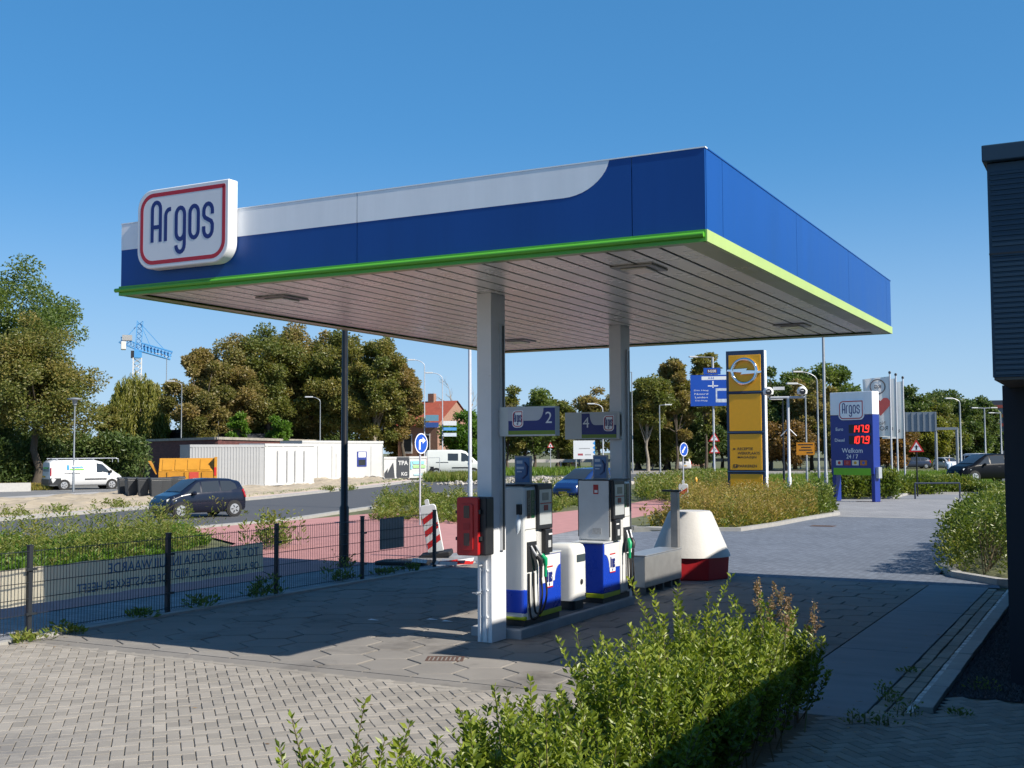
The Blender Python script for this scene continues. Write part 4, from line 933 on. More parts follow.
SL('tall street lamp with long flat arm above the blue road sign', 714, 478, 357, 2.6, style='flat', r=.11)
SL('tall curved street lamp between camera mast and price sign', 818.5, 0, 381, 2.4, D=92, r=.10)
SL('grey lamp post carrying the orange works sign', 806.5, 0, 389, 1.2, D=80, r=.08)
SL('dark slim post behind the camera mast', 783.5, 0, 400, .2, D=70, m=pole_d, r=.07)
SL('very tall grey pole left of the price sign', 825.5, 497, 250, 1.0, r=.10)
SL('street lamp pointing left before the dark wood, tallest by the gantry', 961, 0, 403, 1.5, D=120, r=.13)
SL('double armed street lamp near the white van far right', 985.5, 0, 408, 1.6, D=150, r=.14, style='flat', second=True)
SL('small distant street lamp behind the sign gantry', 949, 0, 420, 1.6, D=180, r=.12)
SL('distant street lamp in front of the dark wood right of the tall lamp', 973, 0, 423, 1.6, D=190, r=.12)
SL('distant grey lamp post beside the red banded flats', 1001.5, 0, 413, 1.6, D=160, r=.15, style='flat')

# round blue arrow signs, warning triangles
def disc_sign(label, x, y, H, r, arrow, rot=0., m=pole_w, pr=.03):
    t = thing('traffic_sign', label, 'traffic sign', (x, y, 0), math.atan2(y, x)-math.pi/2+rot, 'blue arrow signs')
    MB().tube([(0, 0, 0), (0, 0, H+r*.9)], pr, 8).build('pole', m, t)
    mb = MB(); mb.lathe([(r, -.05), (r, -.04)], 28, (0, 0, H), 'y'); d = mb.build('disc', bluesign, t)
    ring = [(r*.95*math.cos(a*math.pi/14), H+r*.95*math.sin(a*math.pi/14)) for a in range(29)]; MB().stroke(ring, r*.1, -.055, -.0505).build('white_rim', signwhite, d)
    if arrow == 'right': st = [(-r*.25, H-r*.6), (-r*.25, H+r*.1)]+arc(-r*.05, H+r*.1, r*.2, 180, 90, 4)+[(r*.3, H+r*.3)]; tip = [(r*.2, H+r*.62), (r*.68, H+r*.3), (r*.2, H-r*.02)]
    else: st = [(r*.35, H+r*.4), (-r*.2, H-r*.2)]; tip = [(-r*.5, H-r*.5), (-r*.05, H-r*.42), (-r*.42, H-r*.02)]
    MB().stroke(st, r*.24, -.055, -.0505).build('arrow_shaft', signwhite, d); MB().prism(tip, -.055, -.0505, 'y').build('arrow_head', signwhite, d); return t
x, y = stand(420, 525); Ds = math.hypot(x, y); disc_sign('round blue turn-right sign on a thin pole in the weeds', x, y, zat(420, 443.5, Ds), .31*Ds/35, 'right', .9)
x, y = stand(683, D=52); disc_sign('round blue keep-left arrow sign near the orange weeds', x, y, zat(683, 449.5, 52), .31, 'left', .95)
def tri_sign(label, u, v, D, s, n=1, vb=None, m=pole_w, rim=.75):
    x, y = stand(u, D=D); t = thing('warning_sign', label, 'traffic sign', (x, y, 0), math.atan2(y, x)-math.pi/2, 'red warning triangles')
    zc = zat(u, v, D); MB().tube([(0, 0, 0), (0, 0, zc+s*.3)], .04, 8).build('pole', m, t)
    for k in range(n):
        z = zc-k*s*1.05
        p = MB().prism([(-s/2, z-s*.4), (s/2, z-s*.4), (0, z+s*.45)], -.06, -.045, 'y').build('triangle', signred, t)
        MB().prism([(-s*.33, z-s*.30), (s*.33, z-s*.30), (0, z+s*.26)], -.064, -.0605, 'y').build('white_field', signwhite, p)
        MB().prism([(-s*.06, z-s*.25), (s*.06, z-s*.25), (s*.04, z+s*.06), (-s*.04, z+s*.06)], -.067, -.0645, 'y').build('symbol', dark, p); MB().prism([(-s*.14, z-.08*s), (s*.14, z-.08*s), (s*.14, z-.03*s), (-s*.14, z-.03*s)], -.067, -.0645, 'y').build('symbol', dark, p)
    return t
tri_sign('pair of red warning triangles below the blue road sign', 714.5, 437, 100, .95, 2)
tri_sign('red warning triangle on a dark post before the distant gantry', 916.5, 446, 62, .75, 1, m=pole_d)
tri_sign('narrow red and white warning sign by the guard rail beyond the pumps', 550.5, 445, 125, .7, 1)
# blue overhead direction board
D = 100; x, y = stand(714, D=D); t = thing('direction_board', 'large blue direction sign with white lettering partly behind the yellow pylon', 'sign', (x, y, 0), math.atan2(y, x)-math.pi/2)
k = D/FPX; X = lambda u: (u-714)*k; Z = lambda v: zat(714, v, D)
MB().tube([(0, 0, 0), (0, 0, Z(357))], .09, 8).build('pole', pole_w, t)
b = MB().box(X(692), X(737), -.2, -.12, Z(406), Z(375)).build('board', bluesign, t); b2 = MB().box(X(705), X(721.5), -.2, -.12, Z(374.5), Z(368)).build('route_board', bluesign, t)
MB().box(X(708.5), X(718), -.203, -.2005, Z(373), Z(369.5)).build('route_number', M('route_brown', (.10, .04, .03), .5), b2); text('N208', signwhite, b2, X(713.3), -.2045, Z(371.2), height=.22)
MB().box(X(703), X(736), -.203, -.2005, Z(380), Z(376.5)).build('white_field', signwhite, b); text('A44', bluesign, b, X(712), -.2045, Z(378.2), height=.22)
for i, s in enumerate(('Den Haag', 'Noord', 'Leiden', 'Den Haag')): text(s, signwhite, b, X(702.5), -.203, Z(390.5+i*3.4), width=(14-i*.8)*k, height=.15)
MB().stroke([(X(714), Z(381)), (X(714), Z(388))], .1, -.203, -.2005).build('arrow_shaft', signwhite, b); MB().stroke([(X(709), Z(386)), (X(719), Z(386))], .1, -.203, -.2005).build('arrow_shaft', signwhite, b)
w_ = MB().box(X(716.5), X(735), -.203, -.2005, Z(402.5), Z(388.5)).build('white_field', M('field_pale', (.55, .6, .68), .5, var=.3, scale=4), b); MB().box(X(718), X(734), -.206, -.2035, Z(399), Z(391)).build('field_inset', bluesign, w_)

# ================================================================== yellow dealer pylon
D = 49.5; x, y = stand(746, D=D); k = D/FPX
t = thing('dealer_pylon', 'tall yellow pylon sign with chrome ring emblem and a blue frame', 'sign', (x, y, 0))
pyl = M('pylon_yellow', (.88, .42, .008), .35, var=.04); pylb = M('pylon_blue', (.018, .045, .10), .4, var=.06); chrome = M('chrome', (.75, .77, .8), .12, metal=1., var=0)
W_ = 1.62; H_ = zat(746, 350.5, D); hw = W_/2; zz = lambda v: zat(746, v, D)
MB().box(-hw, hw, 0, .10, .0, H_).build('front_frame', pylb, t, bevel=.01); MB().box(-hw+.02, hw+.01, .102, .42, 0, H_-.01).build('side_panel', signwhite, t)
pz = [(355, 391), (394, 431), (434, 470), (474, 505)]; pan = []
for a, b in pz: pan.append(MB().box(-hw+.12, hw-.12, -.03, -.001, zz(b), zz(a)).build('yellow_panel', pyl, t, bevel=.01))
for a in (392.5, 432.5, 472): MB().tube([(-hw+.02, -.02, zz(a)), (hw-.02, -.02, zz(a))], .035, 8).build('cross_bar', pylb, t)
zc = zz(371.5); R_ = .52; em = MB()
prof = [(R_+.075*math.cos(a), -.08+.06*math.sin(a)) for a in np.linspace(0, 6.283, 9)[:-1]]
vs = []; n = 40
for j in range(n):
    a = 6.2832*j/n
    for r, yy in prof: vs.append((r*math.cos(a), yy, zc+r*math.sin(a)))
em.add(vs, [(j*8+i, j*8+(i+1) % 8, ((j+1) % n)*8+(i+1) % 8, ((j+1) % n)*8+i) for j in range(n) for i in range(8)]); e_ = em.build('emblem_ring', chrome, t, smooth=80)
MB().prism([(-R_-.24, zc+.02), (-R_-.2, zc+.10), (.16, zc+.13), (.10, zc+.05), (R_+.24, zc-.0), (R_+.2, zc-.09), (-.16, zc-.13), (-.10, zc-.05)], -.12, -.03, 'y').build('emblem_bolt', chrome, e_, bevel=.01)
for i, (s, v) in enumerate((('RECEPTIE', 448.8), ('WERKPLAATS', 453.2), ('MAGAZIJN', 457.5), ('PARKEREN', 466))):
    wd = {'RECEPTIE': .66, 'WERKPLAATS': .95, 'MAGAZIJN': .8, 'PARKEREN': .82}[s]; text(s, dark, pan[2], -.26+wd/2-.09, -.033, zz(v), width=wd, height=.115)
MB().prism([(-.53, zz(447.8)), (-.53, zz(450)), (-.42, zz(448.9))], -.034, -.031, 'y').build('arrow', dark, pan[2]); q = MB().prism(rrect(-.54, -.36, zz(467.8), zz(464.2), .02), -.034, -.031, 'y').build('parking_mark', dark, pan[2]); text('P', pyl, q, -.45, -.036, zz(466), height=.11)
# camera mast
x, y = stand(790, 511); D = math.hypot(x, y); t = thing('camera_mast', 'white mast with a cross bar carrying two dome cameras', 'mast', (x, y, 0), math.atan2(y, x)-math.pi/2); Hm = zat(790, 397.5, D); k = D/FPX
MB().tube([(0, 0, 0), (0, 0, 1.3), (0, 0, 1.32), (0, 0, Hm)], [.085, .085, .06, .05], 10).build('pole', pole_w, t, smooth=60)
MB().tube([(-16.5*k, 0, Hm), (16*k, 0, Hm)], .05, 8).build('cross_bar', pole_w, t)
for s in (-1, 1): MB().tube([(0, 0, zat(790, 428, D)), (s*7.5*k, 0, zat(790, 436, D))], .02, 6).build('bracket', pole_w, t)
for s, u in ((-1, 771.5), (1, 803.5)):
    ux = (u-790)*k; MB().tube([(ux+.3*s*-1*0, 0, Hm), (ux, -.05, Hm+.14)], .03, 6).build('camera_arm', white, t)
    c = MB().lathe([(.05, Hm+.08), (.19, Hm+.13), (.21, Hm+.26), (.14, Hm+.38), (.04, Hm+.42)], 12, (ux, -.05, 0)).build('camera', white, t, smooth=60); MB().lathe([(.12, 0), (.1, .06)], 10, (ux+.02, -.25, Hm+.22), 'y').build('lens', dark, c)
MB().box(-14*k, -3*k, -.06, .06, Hm+.30, Hm+.42).build('floodlight', white, t)
# orange works sign on its lamp post
D = 79.6; x, y = stand(805.5, D=D); t = thing('works_sign', 'small orange works sign with black lettering on a lamp post', 'sign', (x, y, 0), math.atan2(y, x)-math.pi/2); k = D/FPX
o = MB().box(-8.5*k, 8.5*k, -.16, -.13, zat(805, 455, D), zat(805, 442.5, D)).build('board', M('orange_sign', (.55, .22, .01), .5, var=.05), t)
for i, (a, b) in enumerate(((-7, 7), (-4, 5), (-6, 6), (1, 7))): MB().box(a*k, b*k, -.165, -.1605, zat(805, 445.2+i*2.7, D), zat(805, 444.1+i*2.7, D)).build('text_line', dark, o)
# ================================================================== price sign
D = 55.3; x, y = stand(853, D=D); k = D/FPX
rz = math.atan2(y, x)-math.pi/2-math.radians(32); t = thing('price_sign', 'blue price sign with red digits on two posts at the lane end', 'price sign', (x, y, 0), rz)
W_ = 2.2; hw = W_/2; zz = lambda v: zat(853, v, D); blues = M('price_blue', (.012, .032, .22), .35, var=.03); H_ = zz(392)
for s in (-1, 1): MB().box(s*hw-.18*(s > 0)-.0, s*hw+.18*(s < 0), -.02, .42, 0, zz(474)).build('post', blues, t, bevel=.02)
bd_ = MB().box(-hw, hw, -.10, .46, zz(474), zz(415)).build('panel', blues, t, bevel=.02); tp_ = MB().box(-hw, hw, -.10, .46, zz(414.8), H_).build('top_panel', fwhite, t, bevel=.02)
MB().box(-hw+.14, hw-.14, -.13, -.101, zz(475), zz(468)).build('green_field', M('price_green', (.17, .46, .012), .4, var=.03), bd_)
logo_plate(tp_, 0.03, zz(410), 1.32, .92, -.10, .05, 'logo_plate')
redl = M('led_red', (.5, .01, .01), .4, var=0, emit=(1., .03, .02, .8))
for s, lab, v in (('147.9', 'Euro', 429), ('107.9', 'Diesel', 440)):
    d = MB().box(-.12, hw-.1, -.125, -.101, zz(v+4.2), zz(v-4.2)).build('display', dark, bd_)
    # seven segment digits
    segs = {'0': 'abcdef', '1': 'bc', '4': 'fgbc', '7': 'abc', '9': 'abcdfg'}; x0 = .06; hz = .15
    for n_ch, ch in enumerate(s.replace('.', '')):
        sw = .14; zc_ = zz(v); S = {'a': ((0, 1), (1, 1)), 'b': ((1, 1), (1, 0)), 'c': ((1, 0), (1, -1)), 'd': ((0, -1), (1, -1)), 'e': ((0, 0), (0, -1)), 'f': ((0, 1), (0, 0)), 'g': ((0, 0), (1, 0))}
        dg_ = MB()
        for c in segs[ch]:
            (a0, b0), (a1, b1) = S[c]; dg_.stroke([(x0+a0*sw+b0*.02, zc_+b0*hz), (x0+a1*sw+b1*.02, zc_+b1*hz)], .05, -.130, -.1255)
        dg_.build('digit', redl, d); x0 += .215+(.06 if n_ch == 2 else 0)
    MB().box(.06+.215*3-.025, .06+.215*3+.03, -.13, -.1255, zz(v)-.175, zz(v)-.12).build('decimal_point', redl, d)
    text(lab, signwhite, bd_, -.62, -.103, zz(v), height=.15)
text('Welkom', signwhite, bd_, 0.02, -.103, zz(450.5), width=1.08); text('24 / 7', signwhite, bd_, .02, -.103, zz(456.5), height=.19)
for i, (c, c2) in enumerate((((.6, .6, .6), (.5, .02, .02)), ((.4, .02, .03), (.5, .1, .1)), ((.7, .66, .55), (.55, .3, .02)), ((.5, .16, .02), (.05, .1, .4)))):
    xc = -.66+i*.42; e_ = MB().box(xc-.17, xc+.17, -.115, -.101, zz(465.3), zz(460.3)).build('card_emblem', M('emblem%d' % i, c, .4), bd_); MB().lathe([(.075, -.119), (.075, -.1155)], 12, (xc, 0, (zz(465.3)+zz(460.3))/2), 'y').build('emblem_mark', M('emblemm%d' % i, c2, .4), e_)
MB().box(hw+.002, hw+.16, .05, .32, zz(478), zz(467)).build('control_box', galv, t)
# ================================================================== flags
fl_ = leafmat('flag_cloth', [(.84, .82, .81), (.88, .86, .85)], .8, .5, .1, (1, 1, 1)); flr = M('flag_red', (.55, .10, .09), .8); fld = M('flag_dark', (.08, .07, .08), .8)
for i, (u, vt, vb, lab, w_px) in enumerate(((891.5, 373.5, 490, 'white flag pole nearest the price sign, its flag blowing left with a red heart', 25), (897.5, 375.5, 492, 'middle white flag pole with a white flag', 12), (904.5, 378.5, 494, 'white flag pole farthest from the price sign', 12))):
    D = 66+i*1.5; x, y = stand(u, D=D); k = D/FPX; t = thing('flag_pole', lab, 'flag', (x, y, 0), math.atan2(y, x)-math.pi/2, 'white flags in a row'); H_ = zat(u, vt, D)
    MB().tube([(0, 0, 0), (0, 0, H_)], [.055, .04], 8).build('pole', pole_w, t, smooth=60); MB().lathe([(.07, H_), (.08, H_+.06), (.05, H_+.13)], 8).build('pole_cap', dark, t)
    nx, nz = 16, 10; wf = w_px*k*(1.0 if i == 0 else 1.8); hf = 3.25; V = []; F = []
    depth = .25 if i == 0 else .9
    for a in range(nx+1):
        q = a/nx
        for b in range(nz+1):
            z = H_-.15-hf*b/nz-.25*q*(b/nz)*0; V.append((-q*wf*(1-.08*(b/nz)), depth*q*wf*.6+.09*math.sin(q*8+b*.25)*q, z-.12*q*(1-b/nz)))
    for a in range(nx):
        for b in range(nz): j = a*(nz+1)+b; F.append((j, j+1, j+nz+2, j+nz+1))
    fo = npmesh('flag', V, F, fl_, t, smooth=True)
    yf = lambda q, b: depth*q*wf*.6+.09*math.sin(q*8+b*.25)*q-.03
    heart = [(.0, -.42), (-.36, .02), (-.38, .22), (-.27, .36), (-.12, .36), (0, .22), (.12, .36), (.27, .36), (.38, .22), (.36, .02)]; qc = .36 if i == 0 else .45; sx = 1.35*(wf/1.45 if i == 0 else .42)
    me = MB(); me.add([(-qc*wf+p[0]*sx, yf(qc, 5)-p[0]*sx*depth*.6, H_-.15-hf*.50+p[1]*1.25) for p in heart], [tuple(range(10))]); me.build('heart', flr, fo)
    if i == 0:
        n = 20; me = MB(); cx_ = -.45*wf; cz_ = H_-.15-hf*.17
        for j in range(n):
            a0, a1 = 6.2832*j/n, 6.2832*(j+1)/n; me.quad(*[(cx_+r*math.cos(a), yf(.45, 2)-.004, cz_+r*math.sin(a)) for r, a in ((.42, a0), (.42, a1), (.36, a1), (.36, a0))])
        me.build('round_emblem', fld, fo); text('KG', fld, fo, cx_, yf(.45, 2)-.004, cz_, height=.2, mirror=True)
        text('ROZZO', fld, fo, -.5*wf, yf(.5, 9)-.05, H_-.15-hf*.87, width=wf*.8, mirror=True); text('Noord', fld, fo, -.45*wf, yf(.45, 8)-.04, H_-.15-hf*.78, width=wf*.5, mirror=True)
    else: text('ROZZO', fld, fo, -.5*wf, yf(.5, 9)-.2, H_-.15-hf*.87, width=wf*.7, height=.2, mirror=True)
# ================================================================== barrier boards and tape
def barrier(label, x, y, H, w_, rz, tilt, D=None):
    t = thing('barrier_board', label, 'barrier', (x, y, 0), rz, 'red and white barrier boards'); t.rotation_euler = (0.12, tilt, rz)
    b = MB().prism(rrect(-w_/2, w_/2, .12, H, [.03, .07, .07, .03]), -.03, .03, 'y').build('board', white, t, bevel=.012)
    MB().prism(rrect(-.045, .045, H-.02, H+.12, .03), -.025, .025, 'y').build('handle', white, b)
    n = 3
    for i in range(n):
        z = .2+i*(H-.35)/n; h = (H-.35)/n
        MB().prism([(-w_/2+.02, z+h*.0), (w_/2-.02, z+h*.62), (w_/2-.02, z+h*1.1), (-w_/2+.02, z+h*.48)], -.034, -.0305, 'y').build('red_stripe', signred, b)
    MB().prism(rrect(-.35, .35, -.2, .2, .05), .0, .11).build('foot', black, t, bevel=.02); return t
x, y = stand(437, 557); barrier('leaning red and white barrier board at the end of the fence', x, y, 1.18, .36, .35, -.16)
x, y = stand(683, D=40); barrier('small red and white barrier board among the orange weeds', x, y, 1.22, .32, .3, .0)
t = thing('barrier_tape', 'crumpled red and white tape lying at the foot of the last fence post', 'tape', (-12.2, 20.3, 0)); rng = np.random.default_rng(8)
for i in range(9):
    a = rng.normal(0, .22, 2); b = a+rng.normal(0, .22, 2); z = .02+.05*rng.random()
    MB().quad((a[0], a[1], z), (b[0], b[1], z+.03), (b[0]+.02, b[1]+.02, z+.10), (a[0]+.02, a[1]+.02, z+.07)).build('tape_strip', signred if i % 2 else signwhite, t)
x, y = G(404, 564)[:2]; t = thing('rubber_mat', 'flat dark rubber foot lying on the tiled strip behind the fence', 'mat', (x, y, 0), .2); MB().prism(rrect(-.55, .55, -.35, .35, .12), 0.002, .07).build('slab', black, t, bevel=.02)
x, y = G(655, 530)[:2]
t = thing('stone_slab', 'loose broken slabs lying by the weeds near the bollard', 'slab', (x, y, 0), .3); MB().prism([(-.5, -.2), (.4, -.3), (.6, .15), (-.2, .3)], .0, .09).build('piece', conc, t, bevel=.01); MB().prism([(-1.3, -.1), (-.6, -.25), (-.55, .2), (-1.1, .25)], .0, .12).build('piece', M('slab_dark', (.12, .12, .12), .8), t, bevel=.01)
# guard rail across the far road
D = 150; t = thing('guard_rail', 'long pale guard rail along the far road in front of the wood', 'guard rail', (*stand(600, D=D), 0)); o0 = np.array(stand(600, D=D))
P = [np.array(stand(u, D=dd))-o0 for u, dd in ((500, 150), (560, 150), (620, 150), (680, 152), (740, 156), (800, 160), (860, 165))]
for a, b in zip(P, P[1:]): MB().add([(*a, 1.0), (*b, 1.0), (*b, 1.42), (*a, 1.42), (*(a+[.1, .1]), 1.0), (*(b+[.1, .1]), 1.0), (*(b+[.1, .1]), 1.42), (*(a+[.1, .1]), 1.42)], [(0, 1, 2, 3), (4, 7, 6, 5), (3, 2, 6, 7), (0, 4, 5, 1)]).build('rail', M('rail', (.48, .46, .43), .5, var=.1), t)
for p in P:
    for f in (0, .5): MB().box(p[0]+f*8-.08, p[0]+f*8+.08, p[1]+f*2+.1, p[1]+f*2+.25, -.05, 1.0).build('rail_post', galv, t)
# ================================================================== vehicles (local: x forward, y left, z up)
tail = M('tail_red', (.40, .01, .01), .25, var=0); headl = M('headlamp', (.62, .66, .70), .15, var=.05); plate = M('plate_yellow', (.62, .36, .02), .5, var=.05); rimm = M('rim', (.45, .46, .48), .35, metal=.6, var=.05)
def vehicle(name, label, cat, x, y, heading, prof, paint, W_, glasspoly, windscreens, wheels, wr, group=None, z0=0., lower=None, extras=None):
    """prof rows: x, z bottom, z belt, z top, half width at belt, half width at top"""
    t = thing(name, label, cat, (x, y, z0), heading, group); A = np.array(prof, float); xs = A[:, 0]
    def S(q): return [np.interp(q, xs, A[:, j]) for j in range(1, 6)]
    N = 44; X = np.linspace(xs[0], xs[-1], N); X = np.unique(np.concatenate([X, xs])); N = len(X); vs = []
    for q in X:
        zb, ze, zt, hb, ht = S(q); m = (zb+ze)/2
        half = [(0, zb), (hb*.86, zb), (hb*.97, zb+.10), (hb*1.0, m), (hb*.98, ze-.05), (hb*.962, ze), (ht+(hb*.95-ht)*.12, zt-(zt-ze)*.14), (ht*.88, zt-.012), (0, zt)]
        row = half+[(-a, b) for a, b in half[-2:0:-1]]; vs += [(q, a, b) for a, b in row]
    n = 16; fs = [(i*n+j, i*n+(j+1) % n, (i+1)*n+(j+1) % n, (i+1)*n+j) for i in range(N-1) for j in range(n)]+[tuple(range(n)), tuple(range((N-1)*n, N*n))]
    body = MB().add(vs, fs).build('body', paint, t, smooth=50)
    def side(q, f, s, off=.012):
        zb, ze, zt, hb, ht = S(q); y0, y1 = hb*.955, ht+(hb*.95-ht)*.12; z1 = zt-(zt-ze)*.14
        return (q, s*(y0+(y1-y0)*f+off), ze+(z1-ze)*f)
    for s in (1, -1):
        for poly in glasspoly:
            mb = MB(); n_ = len(poly); mb.add([side(q, f, s) for q, f in poly]+[side(q, f, s, -.02) for q, f in poly], [tuple(range(n_))]+[(i, (i+1) % n_, n_+(i+1) % n_, n_+i) for i in range(n_)]); mb.build('window', glass, t)
    for (qa, qb, f) in windscreens:
        mb = MB(); rows = []
        for i in range(5):
            q = qa+(qb-qa)*i/4; zb, ze, zt, hb, ht = S(q)
            for j in range(5):
                v = -1+j/2; rows.append((q, v*ht*f, zt+.006-abs(v)**3*.012+.006))
        mb.add(rows, [(i*5+j, i*5+j+1, i*5+j+6, i*5+j+5) for i in range(4) for j in range(4)]); mb.build('windscreen', glass, t, smooth=60)
    for q in wheels:
        hb = S(q)[3]
        for s in (1, -1):
            MB().lathe([(wr*1.12, -.05), (wr*1.12, .012)] if s > 0 else [(wr*1.12, -.012), (wr*1.12, .05)], 20, (q, s*hb, wr), 'y').build('wheel_arch', black, body)
            wy = s*(hb-.07); w_ = MB().lathe([(wr*.7, -.1), (wr*.96, -.1), (wr, -.07), (wr, .07), (wr*.96, .1), (wr*.7, .1)], 22, (q, wy, wr), 'y').build('wheel', black, t, smooth=50)
            r_ = MB().lathe([(wr*.66, s*.085), (wr*.66, s*.104), (wr*.15, s*.112)] if s > 0 else [(wr*.15, s*.112), (wr*.66, s*.104), (wr*.66, s*.085)], 18, (q, wy, wr), 'y').build('rim', rimm, w_)
            for k in range(5):
                a = k*1.2566; mb = MB().tube([(q+wr*.22*math.cos(a), wy+s*.114, wr+wr*.22*math.sin(a)), (q+wr*.52*math.cos(a), wy+s*.108, wr+wr*.52*math.sin(a))], wr*.075, 5); mb.build('rim_slot', dark, w_)
    def patch(nm, mat, pts, off=.01):   # pts: (x, y, z) outline pushed a little along its outward direction
        P = np.array(pts, float); c = P.mean(0); nrm = np.cross(P[1]-P[0], P[2]-P[0]); nrm /= np.linalg.norm(nrm)+1e-9
        if nrm@np.array([c[0], c[1], 0]) < 0: nrm = -nrm
        n_ = len(P); MB().add([tuple(p+nrm*off) for p in P]+[tuple(p-nrm*.03) for p in P], [tuple(range(n_))]+[(i, (i+1) % n_, n_+(i+1) % n_, n_+i) for i in range(n_)]).build(nm, mat, t)
    if extras: extras(t, body, S, side, patch)
    return t
def hatch(label, x, y, hd, paint, L_=3.6, Wd=1.62, Hh=1.48, group='cars', name='parked_car', light_detail=True, plate_m=None, cat='car', z0=0):
    f = L_/3.6; h = Hh/1.48; hw = Wd/2
    prof = [(-1.80*f, .32*h, .78*h, .80*h, hw*.78, hw*.70), (-1.74*f, .24*h, .92*h, 1.0*h, hw*.90, hw*.72), (-1.55*f, .20*h, .95*h, 1.34*h, hw*.97, hw*.70), (-1.1*f, .19*h, .945*h, 1.455*h, hw, hw*.72), (-.2*f, .19*h, .93*h, 1.48*h, hw, hw*.74), (.35*f, .19*h, .91*h, 1.43*h, hw, hw*.74),
            (.75*f, .19*h, .89*h, 1.20*h, hw*.99, hw*.76), (1.12*f, .19*h, .86*h, .945*h, hw*.98, hw*.80), (1.5*f, .20*h, .72*h, .84*h, hw*.93, hw*.72), (1.72*f, .22*h, .56*h, .66*h, hw*.82, hw*.62), (1.8*f, .30*h, .46*h, .50*h, hw*.66, hw*.5)]
    gl = [[(-1.35*f, .30), (-1.0*f, .12), (-.62*f, .10), (-.62*f, .95), (-1.1*f, .93), (-1.3*f, .75)], [(-.55*f, .10), (.22*f, .08), (.22*f, .95), (-.55*f, .96)], [(.29*f, .08), (.92*f, .10), (.62*f, .72), (.42*f, .93), (.29*f, .95)]]
    def ex(t, body, S, side, patch):
        for s in (1, -1):
            patch('headlamp', headl, [(1.30*f, s*hw*.94, .66*h), (1.66*f, s*hw*.80, .56*h), (1.64*f, s*hw*.72, .70*h), (1.36*f, s*hw*.84, .80*h)], .02)
            patch('tail_lamp', tail, [(-1.68*f, s*hw*.93, .72*h), (-1.76*f, s*hw*.86, .72*h), (-1.64*f, s*hw*.84, 1.05*h), (-1.55*f, s*hw*.93, 1.0*h)], .03)
            MB().lathe([(.02, 0), (.07, .02), (.08, .12), (.04, .16)], 8, (.62*f, s*(hw+.06)-.08, .93*h), 'y').build('mirror', paint, t)
            MB().tube([(-.30*f, s*(hw*.975), .80*h), (-.14*f, s*(hw*.975), .80*h)], .015, 5).build('door_handle', dark, t)
        patch('number_plate', plate, [(1.785*f, -.24, .36*h), (1.785*f, .24, .36*h), (1.785*f, .24, .47*h), (1.785*f, -.24, .47*h)], .03)
        patch('number_plate', plate, [(-1.79*f, -.24, .50*h), (-1.79*f, .24, .50*h), (-1.79*f, .24, .61*h), (-1.79*f, -.24, .61*h)], .03)
        patch('grille', dark, [(1.80*f, -.4, .32*h), (1.80*f, .4, .32*h), (1.76*f, .36, .30*h), (1.76*f, -.36, .30*h)], .02); patch('grille', dark, [(1.77*f, -.45, .50*h), (1.77*f, .45, .50*h), (1.73*f, .42, .58*h), (1.73*f, -.42, .58*h)], .03)
    return vehicle(name, label, cat, x, y, hd, prof, paint, Wd, gl, [(.40*f, 1.06*f, .90), (-1.70*f, -1.42*f, .86)], (-1.18*f, 1.14*f), .295*h, group, z0, extras=ex)
